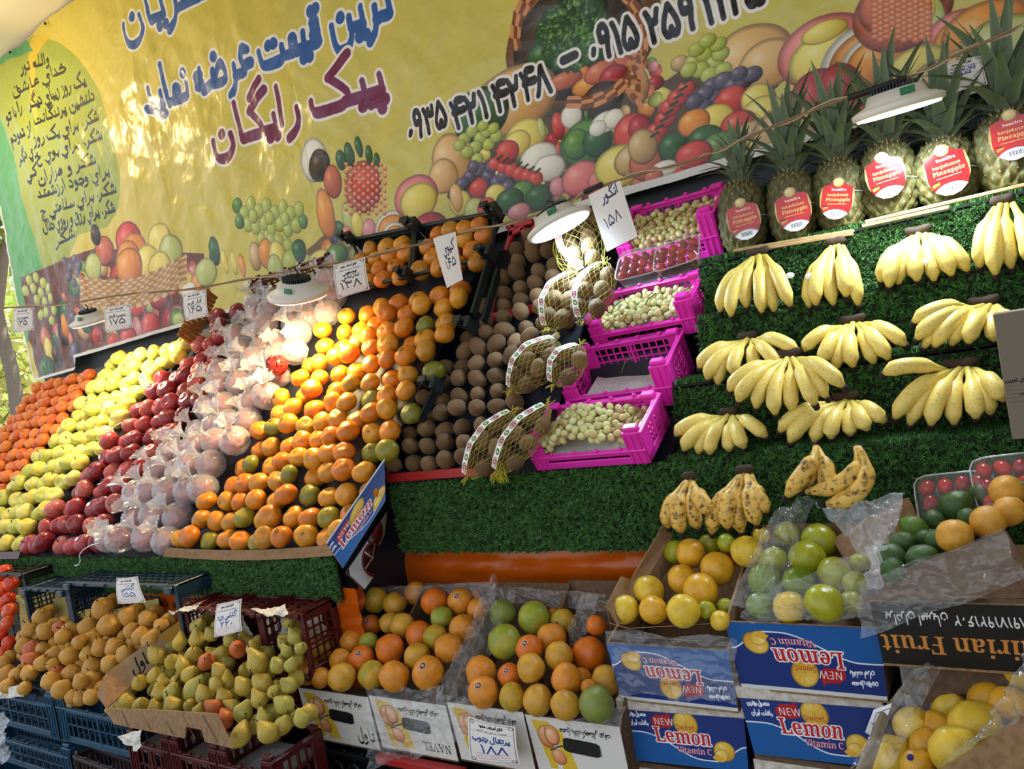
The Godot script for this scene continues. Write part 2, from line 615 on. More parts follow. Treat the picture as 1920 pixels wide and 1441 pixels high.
# [strokes in units (20 = height of alef, x from 0 to width), width]
func persian(text: String) -> Array:
	var glyphs := []
	var width := 0.0
	for wi in text.length():
		var ch := text[wi]
		if ch == " ":
			glyphs.append(["", 0, 8.0])
			width += 8.0
			continue
		if DIGITS.has(ch):
			var sp: PackedStringArray = DIGITS[ch].split("/")
			glyphs.append([sp[1], 0, float(sp[0])])
			width += float(sp[0])
			continue
		if not PERSIAN.has(ch):
			continue
		var e: Array = PERSIAN[ch]
		var before: bool = wi > 0 and PERSIAN.has(text[wi - 1]) and PERSIAN[text[wi - 1]][2] == 1
		var after: bool = e[2] == 1 and wi + 1 < text.length() and PERSIAN.has(text[wi + 1])
		var form := (2 if after else 3) if before else (1 if after else 0)
		var spec: String = PEN[e[0]][form]
		if spec == ".":
			spec = PEN[e[0]][0]
		var sp2 := spec.split("/")
		glyphs.append([sp2[1], e[1], float(sp2[0]), e[0], form])
		width += float(sp2[0]) + (0.0 if after else 1.5)
	# digits read left to right: turn their runs round
	var i := 0
	while i < glyphs.size():
		var j := i
		while j < glyphs.size() and glyphs[j].size() == 3 and glyphs[j][0] != "":
			j += 1
		if j - i > 1:
			var part := glyphs.slice(i, j)
			part.reverse()
			for k in part.size():
				glyphs[i + k] = part[k]
		i = maxi(j, i + 1)
	var strokes := []
	var x := width
	for g in glyphs:
		x -= g[2]
		if g[0] == "":
			continue
		if g.size() == 5 and not (g[4] in [1, 2] and PERSIAN):
			x -= 1.5
		var lo := 99.0
		var hi := -99.0
		for st in stroke_list(g[0]):
			var q := []
			for p in st:
				q.append(p + Vector2(x, 0))
				lo = minf(lo, p.y)
				hi = maxf(hi, p.y)
			strokes.append(q)
		var d: int = g[1]
		var mid: float = x + g[2] * (0.5 if g[2] > 12 or g[1] < 0 else 0.62)
		if d == 9:
			strokes.append([Vector2(x + g[2] * 0.62 - 3, 19.5), Vector2(x + g[2] + 1, 27)])
		elif d != 0:
			var yy := minf(lo - 4.0, -4.5) if d < 0 else (hi + 4.5 if hi < 12 or g[3] != "R" else hi + 4.0)
			if g[3] == "N" and g[4] in [0, 3]:
				yy = 6.0
			if g[3] == "B" and g[4] in [0, 3] and d > 0:
				yy = 7.0
			if g[3] == "J" and g[4] in [0, 3] and d < 0:
				yy = -3.5
			var step := -3.6 if d < 0 else 3.6
			var spots := [Vector2(mid, yy)]
			if absi(d) >= 2:
				spots = [Vector2(mid - 2.4, yy), Vector2(mid + 2.4, yy)]
			if absi(d) == 3:
				spots.append(Vector2(mid, yy + step))
			for p in spots:
				strokes.append([p, p + Vector2(0.01, 0.01)])
	return [strokes, width]


# writes text with its left end at x0 and right end at x1 (user units of the canvas), alef as tall as "tall"
func write(cv: Canvas, text: String, x0: float, x1: float, y: float, tall: float, pen: float, col: Color, halo := 0.0, halo_col := Color.WHITE, rise := 0.0, nib := 0.5):
	var r := persian(text)
	var kx: float = (x1 - x0) / r[1]
	var ky := tall / 20.0 * (1.0 if cv.flip else -1.0)
	for pass_ in ([0, 1] if halo > 0.0 else [1]):
		for st in r[0]:
			for k in st.size() - 1:
				var a: Vector2 = st[k]
				var c: Vector2 = st[k + 1]
				var p := Vector2(x0 + a.x * kx, y + a.y * ky + rise * a.x * kx)
				var q := Vector2(x0 + c.x * kx, y + c.y * ky + rise * c.x * kx)
				var dir := (q - p).normalized() if st.size() > 2 or p.distance_to(q) > pen else Vector2(0.8, 0.6)
				var fat: float = pen * (1.0 if dir == Vector2(0.8, 0.6) else 1.0 - nib * absf(dir.y))
				cv.seg(p.x, p.y, q.x, q.y, fat + (halo if pass_ == 0 else 0.0), halo_col if pass_ == 0 else col)


# ---------------------------------------------------------------- materials
func noise_image(size: int, freq: float, ramp: Array, seed_ := 1, type := FastNoiseLite.TYPE_SIMPLEX, octaves := 3, cell := -1) -> Texture2D:
	var f := FastNoiseLite.new()
	f.seed = seed_
	f.noise_type = type
	f.frequency = freq
	f.fractal_octaves = octaves
	if cell >= 0:
		f.cellular_return_type = cell
	var src := f.get_seamless_image(size, size, false, false, 0.1, true)
	var g := Gradient.new()
	g.offsets = PackedFloat32Array(ramp.map(func(e): return e[0]))
	g.colors = PackedColorArray(ramp.map(func(e): return e[1]))
	var im := Image.create(size, size, false, Image.FORMAT_RGB8)
	for y in size:
		for x in size:
			im.set_pixel(x, y, g.sample(src.get_pixel(x, y).r))
	return ImageTexture.create_from_image(im)


func mat(col: Color, rough := 0.5, o := {}) -> StandardMaterial3D:
	var m := StandardMaterial3D.new()
	m.albedo_color = col
	m.roughness = rough
	for k in o:
		m.set(k, o[k])
	return m


func tri(m: StandardMaterial3D, scale: float, world := false) -> StandardMaterial3D:
	m.uv1_triplanar = true
	m.uv1_world_triplanar = world
	m.uv1_scale = Vector3.ONE * scale
	return m


# a skin: tint x fine tone variation, pores or grain as relief
func skin(col: Color, rough: float, tone: Texture2D, relief = null, depth_cm := 0.05, scale := 0.5, o := {}) -> StandardMaterial3D:
	var m := mat(col, rough, o)
	m.albedo_texture = tone
	if relief != null:
		m.heightmap_enabled = true
		m.heightmap_texture = relief
		m.heightmap_scale = depth_cm
	return tri(m, scale)


func film(alpha := 0.12, rough := 0.16, col := Color(0.93, 0.95, 0.97)) -> StandardMaterial3D:
	var m := mat(Color(col.r, col.g, col.b, alpha), rough)
	m.transparency = BaseMaterial3D.TRANSPARENCY_ALPHA
	m.cull_mode = BaseMaterial3D.CULL_DISABLED
	m.metallic_specular = 0.7
	return m


func sticker_print(ground: Color, ink: Color) -> ImageTexture:
	var c := Canvas.new(64, 64, ink)
	c.ell(32, 32, 28, 28, 0, ground, ground)
	c.latin("SD", 14, 42, 28, ink, "Droid Sans", true)
	return c.texture()


func make_materials():
	var g := func(v: float) -> Color: return Color(v, v, v)
	var W := Color.WHITE
	var soft := noise_image(128, 0.02, [[0.0, Color(0.84, 0.82, 0.76)], [0.5, Color(0.96, 0.95, 0.93)], [1.0, W]], 3)
	var pores := noise_image(256, 0.10, [[0.0, g.call(0.2)], [0.5, g.call(0.7)], [1.0, W]], 4, FastNoiseLite.TYPE_SIMPLEX, 2)
	var streak := noise_image(128, 0.045, [[0.0, Color(0.62, 0.5, 0.5)], [0.55, Color(0.95, 0.9, 0.88)], [0.8, W], [1.0, Color(1.0, 0.98, 0.85)]], 5)
	var freckle := noise_image(256, 0.085, [[0.0, Color(0.38, 0.24, 0.1)], [0.20, Color(0.5, 0.34, 0.16)], [0.27, Color(0.95, 0.93, 0.86)], [1.0, W]], 6, FastNoiseLite.TYPE_SIMPLEX, 2)
	var bruise := noise_image(256, 0.03, [[0.0, Color(0.16, 0.10, 0.05)], [0.24, Color(0.30, 0.2, 0.1)], [0.31, Color(0.85, 0.75, 0.55)], [0.42, W], [1.0, W]], 16, FastNoiseLite.TYPE_SIMPLEX, 5)
	var fuzz := noise_image(128, 0.16, [[0.0, Color(0.6, 0.55, 0.5)], [1.0, W]], 7)
	var green_patch := noise_image(128, 0.013, [[0.0, Color(0.72, 0.92, 0.72)], [0.42, Color(0.84, 0.96, 0.82)], [0.58, W], [1.0, W]], 8)
	var paper := noise_image(256, 0.05, [[0.0, Color(0.86, 0.85, 0.83)], [0.6, Color(0.97, 0.97, 0.96)], [1.0, W]], 9, FastNoiseLite.TYPE_SIMPLEX, 4)
	G.pores = pores
	G.paper = paper
	M.mandarin = []
	for c in [Color(0.86, 0.55, 0.13), Color(0.84, 0.48, 0.11), Color(0.87, 0.60, 0.15), Color(0.78, 0.54, 0.15), Color(0.88, 0.53, 0.12)]:
		M.mandarin.append(skin(c, 0.32, soft, pores, 0.05, 0.45))
	M.mandarin_green = []
	for c in [Color(0.58, 0.54, 0.14), Color(0.70, 0.56, 0.14), Color(0.50, 0.50, 0.15)]:
		M.mandarin_green.append(skin(c, 0.32, soft, pores, 0.05, 0.45))
	M.tangerine = []
	for c in [Color(0.94, 0.50, 0.18), Color(0.91, 0.43, 0.14), Color(0.95, 0.56, 0.22)]:
		M.tangerine.append(skin(c, 0.35, soft, pores, 0.05, 0.45))
	M.orange = {
		"o": skin(Color(0.88, 0.57, 0.16), 0.38, soft, pores, 0.07, 0.4), "d": skin(Color(0.88, 0.46, 0.10), 0.38, soft, pores, 0.07, 0.4), "y": skin(Color(0.82, 0.62, 0.20), 0.38, soft, pores, 0.07, 0.4),
		"m": skin(Color(0.80, 0.60, 0.18), 0.38, green_patch, pores, 0.07, 0.35), "g": skin(Color(0.66, 0.62, 0.22), 0.38, green_patch, pores, 0.07, 0.35), "G": skin(Color(0.50, 0.55, 0.25), 0.38, soft, pores, 0.07, 0.3),
	}
	M.lemon = {
		"l": skin(Color(0.92, 0.78, 0.24), 0.3, soft, pores, 0.04, 0.4), "y": skin(Color(0.91, 0.68, 0.17), 0.3, soft, pores, 0.04, 0.4), "g": skin(Color(0.66, 0.67, 0.14), 0.28, soft, pores, 0.04, 0.4),
		"G": skin(Color(0.45, 0.56, 0.10), 0.25, soft, pores, 0.04, 0.4), "L": skin(Color(0.23, 0.36, 0.13), 0.3, soft, pores, 0.07, 0.6), "M": skin(Color(0.36, 0.50, 0.14), 0.3, soft, pores, 0.07, 0.6),
		"o": skin(Color(0.87, 0.63, 0.20), 0.35, soft, pores, 0.09, 0.5),
	}
	M.yellow_apple = []
	for c in [Color(0.90, 0.83, 0.36), Color(0.84, 0.83, 0.38), Color(0.90, 0.86, 0.46), Color(0.78, 0.79, 0.34)]:
		M.yellow_apple.append(skin(c, 0.3, soft, null, 0, 0.5))
	M.red_apple = []
	for c in [Color(0.68, 0.22, 0.25), Color(0.56, 0.16, 0.20), Color(0.76, 0.32, 0.32), Color(0.62, 0.24, 0.28), Color(0.78, 0.42, 0.38)]:
		M.red_apple.append(skin(c, 0.28, streak, null, 0, 0.7))
	M.pomegranate = [skin(Color(0.78, 0.24, 0.17), 0.4, streak, null, 0, 0.6), skin(Color(0.84, 0.36, 0.24), 0.4, streak, null, 0, 0.6), skin(Color(0.68, 0.16, 0.14), 0.4, streak, null, 0, 0.6)]
	M.persimmon = [skin(Color(0.88, 0.24, 0.08), 0.3, soft, null, 0, 0.5), skin(Color(0.90, 0.34, 0.14), 0.3, soft, null, 0, 0.5)]
	M.kiwi = []
	for c in [Color(0.55, 0.43, 0.29), Color(0.49, 0.38, 0.25), Color(0.60, 0.48, 0.33)]:
		M.kiwi.append(skin(c, 0.85, fuzz, fuzz, 0.04, 0.9, {"rim_enabled": true, "rim": 0.35, "rim_tint": 0.6}))
	M.pear = {"y": skin(Color(0.78, 0.69, 0.30), 0.42, freckle, null, 0, 0.45), "g": skin(Color(0.70, 0.66, 0.30), 0.42, soft, null, 0, 0.5), "b": skin(Color(0.80, 0.60, 0.25), 0.45, freckle, null, 0, 0.5), "r": skin(Color(0.80, 0.42, 0.22), 0.45, freckle, null, 0, 0.4), "o": skin(Color(0.84, 0.64, 0.28), 0.45, freckle, null, 0, 0.7)}
	M.grape = []
	for c in [Color(0.84, 0.83, 0.58), Color(0.80, 0.74, 0.50), Color(0.74, 0.62, 0.46), Color(0.88, 0.87, 0.66)]:
		M.grape.append(mat(c, 0.3, {"subsurf_scatter_enabled": true, "subsurf_scatter_strength": 0.25}))
	M.tomato = [mat(Color(0.66, 0.07, 0.10), 0.2), mat(Color(0.74, 0.12, 0.13), 0.2), mat(Color(0.58, 0.06, 0.12), 0.2)]
	M.stem = mat(Color(0.24, 0.17, 0.08), 0.8)
	M.stem_green = mat(Color(0.32, 0.40, 0.14), 0.7)
	M.calyx = mat(Color(0.35, 0.42, 0.16), 0.7)
	M.sticker = mat(Color.WHITE, 0.35, {"albedo_texture": sticker_print(Color(0.10, 0.08, 0.06), Color(0.85, 0.72, 0.3))})
	M.sticker_white = mat(Color(0.92, 0.92, 0.90), 0.35)
	M.sticker_red = mat(Color.WHITE, 0.35, {"albedo_texture": sticker_print(Color(0.36, 0.05, 0.08), Color(0.9, 0.86, 0.8))})
	var ban := {"vertex_color_use_as_albedo": true, "vertex_color_is_srgb": true}
	var clean := noise_image(256, 0.07, [[0.0, Color(0.3, 0.2, 0.1)], [0.10, Color(0.45, 0.32, 0.18)], [0.15, Color(0.96, 0.95, 0.90)], [1.0, W]], 26, FastNoiseLite.TYPE_SIMPLEX, 3)
	M.banana = skin(Color.WHITE, 0.42, clean, null, 0, 7.0, ban)
	M.banana_old = skin(Color.WHITE, 0.5, bruise, null, 0, 6.0, ban)
	M.banana_tip = mat(Color(0.09, 0.06, 0.045), 0.8)
	M.crown = skin(Color(0.30, 0.23, 0.17), 0.85, fuzz, fuzz, 0.1, 20.0)
	M.pineapple = mat(Color.WHITE, 0.6, ban)
	M.leaf = mat(Color.WHITE, 0.5, {"vertex_color_use_as_albedo": true, "vertex_color_is_srgb": true, "cull_mode": BaseMaterial3D.CULL_DISABLED})
	M.pink = mat(Color(0.93, 0.20, 0.72), 0.35)
	M.blue_crate = mat(Color(0.10, 0.20, 0.28), 0.42)
	M.teal_crate = mat(Color(0.10, 0.27, 0.38), 0.42)
	M.dark_crate = mat(Color(0.09, 0.14, 0.15), 0.42)
	M.black_crate = mat(Color(0.045, 0.045, 0.05), 0.5)
	M.brown_crate = mat(Color(0.22, 0.15, 0.15), 0.55)
	M.maroon = mat(Color(0.30, 0.05, 0.08), 0.4)
	M.red_tray = mat(Color(0.66, 0.12, 0.12), 0.4)
	var kraft := noise_image(256, 0.03, [[0.0, Color(0.80, 0.76, 0.70)], [0.6, Color(0.96, 0.95, 0.93)], [1.0, W]], 11, FastNoiseLite.TYPE_SIMPLEX, 5)
	M.kraft = skin(Color(0.60, 0.47, 0.34), 0.85, kraft, null, 0, 6.0)
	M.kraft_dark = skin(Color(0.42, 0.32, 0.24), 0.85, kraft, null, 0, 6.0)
	M.kraft_grey = skin(Color(0.56, 0.51, 0.44), 0.85, kraft, null, 0, 6.0)
	M.white_board = skin(Color(0.84, 0.82, 0.79), 0.7, kraft, null, 0, 5.0)
	M.paper = skin(Color(0.90, 0.89, 0.86), 0.8, paper, paper, 0.15, 5.0, {"cull_mode": BaseMaterial3D.CULL_DISABLED})
	M.yellow_paper = skin(Color(0.80, 0.73, 0.42), 0.8, paper, paper, 0.15, 5.0, {"cull_mode": BaseMaterial3D.CULL_DISABLED})
	M.grey_paper = skin(Color(0.50, 0.50, 0.50), 0.6, paper, paper, 0.1, 5.0)
	M.grass_mat = skin(Color(0.09, 0.15, 0.06), 0.9, paper, null, 0, 8.0)
	M.blade = mat(Color.WHITE, 0.55, {"vertex_color_use_as_albedo": true, "vertex_color_is_srgb": true, "cull_mode": BaseMaterial3D.CULL_DISABLED})
	M.film = film(0.09, 0.1)
	M.bag = film(0.30, 0.2, Color(0.93, 0.94, 0.97))
	M.clear = film(0.05, 0.05)
	M.net = mat(Color(0.74, 0.68, 0.24), 0.5)
	M.wood = skin(Color(0.80, 0.68, 0.50), 0.7, noise_image(128, 0.03, [[0.0, Color(0.8, 0.72, 0.6)], [1.0, W]], 12), null, 0, 3.0)
	M.rope = skin(Color(0.66, 0.55, 0.42), 0.8, fuzz, null, 0, 40.0)
	M.wire = mat(Color(0.05, 0.05, 0.055), 0.5)
	M.lamp_white = mat(Color(0.88, 0.87, 0.84), 0.35)
	M.wall = skin(Color(0.87, 0.85, 0.80), 0.85, paper, null, 0, 1.0)
	M.ceiling = mat(Color(0.94, 0.92, 0.88), 0.9)
	M.navy = mat(Color(0.09, 0.11, 0.16), 0.5)
	M.floor = skin(Color(0.42, 0.40, 0.37), 0.6, paper, null, 0, 1.5)
	M.tarp = mat(Color(0.76, 0.33, 0.04), 0.22)
	M.bark = skin(Color(0.60, 0.57, 0.54), 0.9, fuzz, fuzz, 0.5, 4.0)
	M.white_plastic = mat(Color(0.9, 0.9, 0.9), 0.4)


# ---------------------------------------------------------------- shared shapes (unit radius for round fruit, y along the core)
func lump(seed_: int, amount: float) -> Callable:
	var f := FastNoiseLite.new()
	f.seed = seed_
	f.frequency = 0.75
	return func(d: Vector3) -> float: return 1.0 + amount * f.get_noise_3d(d.x, d.y, d.z) * 2.0


func round_fruit(prof: Callable, seed_: int, amount: float, nu := 20, nv := 14) -> ArrayMesh:
	var lm := lump(seed_, amount)
	var m := MB.new()
	m.grid(nu, nv, func(u: float, v: float) -> Vector3:
		var a := u * TAU
		var p: Vector2 = prof.call(v)   # v 0 bottom .. 1 top -> (radius, y)
		var d := Vector3(cos(a) * p.x, p.y, -sin(a) * p.x)
		return d * (lm.call(d.normalized() if d.length() > 0.01 else Vector3.UP) as float), true)
	return m.mesh()


func bent_stem(l: float, r: float, bend: float, y0: float) -> ArrayMesh:
	var m := MB.new()
	m.tube([Vector3(0, y0 - 0.06, 0), Vector3(bend * 0.2, y0 + l * 0.5, 0), Vector3(bend, y0 + l, bend * 0.3)], [r, r * 0.85, r * 1.25], 5)
	return m.mesh()


func make_shapes():
	var sph := func(squash: float, dip: float, dipw: float) -> Callable:
		return func(v: float) -> Vector2:
			var t := (v - 0.5) * PI
			var r := cos(t)
			var y := sin(t) * squash
			var e := exp(-r * r / (dipw * dipw))
			return Vector2(r, y - signf(t) * dip * e * (1.0 if t > 0 else 0.5))
	G.mandarin = []
	for k in 4:
		G.mandarin.append(round_fruit(sph.call(0.84, 0.10, 0.28), 20 + k, 0.06))
	G.orange = []
	for k in 3:
		G.orange.append(round_fruit(sph.call(0.97, 0.03, 0.2), 30 + k, 0.045, 28, 18))
	G.apple = []
	for k in 3:
		G.apple.append(round_fruit(func(v: float) -> Vector2:
			var t := (v - 0.5) * PI
			var r := cos(t) * (1.0 + 0.10 * sin(t))
			var e := exp(-pow(cos(t) / 0.34, 2))
			return Vector2(r, sin(t) * 0.93 - (0.30 if t > 0 else -0.14) * e), 40 + k, 0.05))
	G.round_lemon = []
	for k in 3:
		G.round_lemon.append(round_fruit(func(v: float) -> Vector2:
			var t := (v - 0.5) * PI
			var e := exp(-pow(cos(t) / 0.16, 2))
			return Vector2(cos(t), sin(t) * 0.93 + (0.05 if t > 0 else -0.05) * e), 50 + k, 0.03, 26, 18))
	G.lemon = []
	for k in 3:
		G.lemon.append(round_fruit(func(v: float) -> Vector2:
			var t := (v - 0.5) * PI
			var e := exp(-pow(cos(t) / 0.26, 2))
			return Vector2(cos(t) * 0.96, sin(t) * 1.12 + (0.14 if t > 0 else -0.06) * e), 55 + k, 0.04, 26, 20))
	G.lime = []
	for k in 2:
		G.lime.append(round_fruit(func(v: float) -> Vector2:
			var t := (v - 0.5) * PI
			return Vector2(cos(t) * 0.94, sin(t) * 1.12 + (0.05 if t > 0 else -0.03) * exp(-pow(cos(t) / 0.2, 2))), 58 + k, 0.04, 24, 16))
	G.kiwi = []
	for k in 3:
		G.kiwi.append(round_fruit(func(v: float) -> Vector2:
			var t := (v - 0.5) * PI
			return Vector2(cos(t) * 0.93, sin(t) * 1.22 + (-0.05 if t > 0 else 0.03) * exp(-pow(cos(t) / 0.16, 2))), 60 + k, 0.05, 18, 14))
	G.pear = []
	for k in 3:
		G.pear.append(round_fruit(func(v: float) -> Vector2:
			var t := (v - 0.5) * PI
			var y := sin(t)
			var neck := lerpf(1.0, 0.46 + 0.08 * k, smoothstep(-0.2, 0.9, y))
			return Vector2(cos(t) * neck * (1.0 + 0.05 * y), y * (1.32 - 0.06 * k) + 0.26 + 0.035 * exp(-pow(cos(t) / 0.14, 2)) * (1.0 if t < 0 else -0.3)), 70 + k, 0.06))
	G.squat_pear = []
	for k in 2:
		G.squat_pear.append(round_fruit(func(v: float) -> Vector2:
			var t := (v - 0.5) * PI
			var y := sin(t)
			return Vector2(cos(t) * lerpf(1.0, 0.72, smoothstep(0.0, 0.95, y)), y * 1.08 + 0.06 - 0.14 * exp(-pow(cos(t) / 0.22, 2)) * signf(t)), 75 + k, 0.06))
	G.pomegranate = round_fruit(sph.call(0.94, 0.02, 0.2), 80, 0.07)
	G.grape = round_fruit(func(v: float) -> Vector2:
		var t := (v - 0.5) * PI
		return Vector2(cos(t), sin(t) * 1.22), 1, 0.03, 12, 9)
	G.tomato = round_fruit(func(v: float) -> Vector2:
		var t := (v - 0.5) * PI
		return Vector2(cos(t), sin(t) * 1.30), 2, 0.03, 14, 10)
	G.apple_stem = bent_stem(0.42, 0.05, 0.12, 0.55)
	G.pear_stem = bent_stem(0.55, 0.06, 0.2, 1.42)
	G.squat_stem = bent_stem(0.5, 0.055, 0.15, 0.98)
	# a button of five little sepals
	var b := MB.new()
	for k in 5:
		var a := k * TAU / 5
		b.poly([Vector3(0, 0.79, 0), Vector3(cos(a - 0.3) * 0.10, 0.80, sin(a - 0.3) * 0.10), Vector3(cos(a) * 0.17, 0.80, sin(a) * 0.17), Vector3(cos(a + 0.3) * 0.10, 0.80, sin(a + 0.3) * 0.10)], Vector3.UP)
	b.box(Vector3(0, 0.80, 0), Vector3(0.08, 0.05, 0.08), 0.02)
	G.button = b.mesh()
	var st := MB.new()   # a round sticker that follows the skin
	st.grid(14, 2, func(u: float, v: float) -> Vector3:
		var r := v * 0.23
		return Vector3(cos(u * TAU) * r, sqrt(1.0 - r * r) * 1.035, -sin(u * TAU) * r), true)
	for k in st.uv.size():
		st.uv[k] = Vector2(0.5 + st.v[k].x / 0.46, 0.5 + st.v[k].z / 0.46)
	G.sticker = st.mesh()
	var cw := MB.new()   # crown of a pomegranate
	cw.grid(12, 3, func(u: float, v: float) -> Vector3:
		var r := 0.20 + 0.12 * v * v
		return Vector3(cos(u * TAU) * r, 0.86 + v * (0.34 + 0.12 * cos(u * TAU * 6)), -sin(u * TAU) * r), true)
	G.pom_crown = cw.mesh()


# one fruit as a thing of its own
func fruit(called: String, mesh: Mesh, m: Material, at: Vector3, r: float, turn: Basis, label: String, category: String, group := "", extra := []) -> MeshInstance3D:
	var o := put(called, mesh, m, null, Transform3D(turn.scaled(Vector3.ONE * r), at))
	tag(o, label, category, group)
	for e in extra:
		put(e[0], e[1], e[2], o, e[3] if e.size() > 3 else Transform3D())
	return o


# fruit pinned where the photograph shows them: [px, py, radius in px, key]; "surface" gives a first place on the heap, then
# pairs that touch are eased apart along their own lines of sight
func heap(spots: Array, surface: Callable, gap := 1.0) -> Array:
	var out := []
	for s in spots:
		var p: Vector3 = surface.call(s[0], s[1])
		out.append({"px": s[0], "py": s[1], "pr": s[2], "key": s[3], "t": (p - EYE).dot(fw), "d": ray(s[0], s[1])})
	for pass_ in 60:
		var moved := false
		for i in out.size():
			for j in range(i + 1, out.size()):
				var a = out[i]
				var b = out[j]
				var pa: Vector3 = EYE + a.d * a.t
				var pb: Vector3 = EYE + b.d * b.t
				var need: float = (a.pr * a.t + b.pr * b.t) / FOCAL * gap
				var have := pa.distance_to(pb)
				if have < need:
					moved = true
					var push := (need - have) * 0.6
					if (a.py > b.py and absf(a.t - b.t) < 0.02) or a.t < b.t - 0.02:
						a.t -= push
						b.t += push
					else:
						a.t += push
						b.t -= push
		if not moved:
			break
	for o in out:
		o.p = EYE + o.d * o.t
		o.r = o.pr * o.t / FOCAL
	# rows from the front, places from the left
	var order := range(out.size())
	order.sort_custom(func(x, y): return out[x].py > out[y].py)
	var row := 0
	var k := 0
	while k < order.size():
		var y0: float = out[order[k]].py
		var line := []
		while k < order.size() and y0 - out[order[k]].py < out[order[k]].pr * 1.05:
			line.append(order[k])
			k += 1
		row += 1
		line.sort_custom(func(x, y): return out[x].px < out[y].px)
		for c in line.size():
			out[line[c]].row = row
			out[line[c]].col = c + 1
	return out


func parse_spots(text: String) -> Array:
	var out := []
	for e in text.split(";"):
		var f := e.strip_edges().split(" ")
		if f.size() >= 4:
			out.append([float(f[0]), float(f[1]), float(f[2]), f[3]])
	return out


# ---------------------------------------------------------------- the room: an open-fronted shop, street on the left and in front
func slab(a: Vector3, b: Vector3, bev := 0.0) -> ArrayMesh:
	var m := MB.new()
	m.box((a + b) / 2.0, (b - a).abs(), bev)
	return m.mesh()


func build_setting():
	structure("floor", slab(Vector3(-5.6, -0.12, -2.5), Vector3(1.75, 0, 1.2)), M.floor)
	structure("wall_back", slab(Vector3(-5.0, 0, -2.48), Vector3(1.75, 3.80, -2.36)), M.wall)
	structure("trim_1", slab(Vector3(-4.98, 1.2, -2.36), Vector3(1.6, 2.2, -2.345)), M.navy)
	structure("wall_right", slab(Vector3(1.6, 0, -2.36), Vector3(1.75, 3.80, 1.2)), M.wall)
	structure("ceiling", slab(Vector3(-5.6, 3.80, -2.48), Vector3(1.75, 3.95, 0.9)), M.ceiling)
	# the street beyond the left end
	structure("ground", slab(Vector3(-30, -0.3, -24), Vector3(14, -0.13, 24)), skin(Color(0.66, 0.64, 0.60), 0.9, G.paper, null, 0, 0.5))
	var t := base("street_tree", Vector3(-9.3, -0.13, -4.0))
	tag(t, "tall street tree with slim grey trunk outside, left of the banner", "tree")
	var m := MB.new()
	var path := []
	for k in 14:
		path.append(Vector3(0.03 * sin(k * 1.3) + 0.01 * k, k * 0.42, 0.02 * cos(k * 1.7)))
	m.tube(path, range(14).map(func(k): return 0.085 - 0.002 * k), 10)
	put("trunk", m.mesh(), M.bark, t)
	for k in 5:
		var bm := MB.new()
		var a := k * 1.9
		bm.tube([Vector3(0.08, 3.2 + k * 0.35, 0), Vector3(cos(a) * 0.8, 4.2 + k * 0.3, sin(a) * 0.8), Vector3(cos(a) * 1.6, 4.9 + k * 0.3, sin(a) * 1.6)], [0.05, 0.035, 0.015], 6)
		put("branch", bm.mesh(), M.bark, t)
	var leafm := MB.new()
	leafm.poly([Vector3(0, 0, 0), Vector3(0.05, 0.06, 0.01), Vector3(0, 0.15, 0), Vector3(-0.05, 0.06, 0.01)], Vector3(0, 0, 1))
	var lg: ArrayMesh = leafm.mesh()
	var lmat := mat(Color.WHITE, 0.6, {"vertex_color_use_as_albedo": true, "vertex_color_is_srgb": true, "backlight_enabled": true, "backlight": Color(0.5, 0.55, 0.2), "cull_mode": BaseMaterial3D.CULL_DISABLED})
	var crown := scatter("foliage", lg, lmat, 5200, func(i): 
		var p := Vector3(rnd(-1, 1), rnd(-1, 1), rnd(-1, 1))
		while p.length() > 1.0:
			p = Vector3(rnd(-1, 1), rnd(-1, 1), rnd(-1, 1))
		return Transform3D(spin().scaled(Vector3.ONE * rnd(0.7, 1.4)), Vector3(p.x * 1.9, 5.0 + p.y * 1.3, p.z * 1.9)), func(i): return Color.from_hsv(rnd(0.17, 0.27), 0.5, rnd(0.5, 0.8)))
	tag(crown, "", "", "", "stuff")
	t.add_child(crown, true)
	for s in [[-12.6, -5.6, 1.5, 3.4, "broad roadside bush with pale sunlit leaves behind the street tree", 0.16], [-14.2, -5.4, 2.0, 4.2, "tall yellowing roadside bush far left of the street tree", 0.13], [-14.5, -7.2, 2.2, 4.6, "wide green roadside bush beyond the banner's left edge", 0.22]]:
		var bsh := base("roadside_bush", Vector3(s[0], -0.13, s[1]))
		tag(bsh, s[4], "bush")
		var sm := MB.new()
		for k in 5:
			sm.tube([Vector3(0, 0, 0), Vector3(cos(k * 1.3) * 0.4, s[3] * 0.4, sin(k * 1.3) * 0.4), Vector3(cos(k * 1.3) * 0.9, s[3] * 0.85, sin(k * 1.3) * 0.9)], [0.04, 0.03, 0.012], 5)
		put("stems", sm.mesh(), M.bark, bsh)
		var f := scatter("foliage", lg, lmat, 4200, func(i):
			var p := Vector3(rnd(-1, 1), rnd(-1, 1), rnd(-1, 1))
			while p.length() > 1.0:
				p = Vector3(rnd(-1, 1), rnd(-1, 1), rnd(-1, 1))
			return Transform3D(spin().scaled(Vector3.ONE * rnd(0.7, 1.5)), Vector3(p.x * s[2], s[3] * 0.62 + p.y * s[3] * 0.6, p.z * s[2])), func(i): return Color.from_hsv(rnd(s[5] - 0.03, s[5] + 0.05), rnd(0.2, 0.4), rnd(0.75, 1.0)))
		tag(f, "", "", "", "stuff")
		bsh.add_child(f, true)


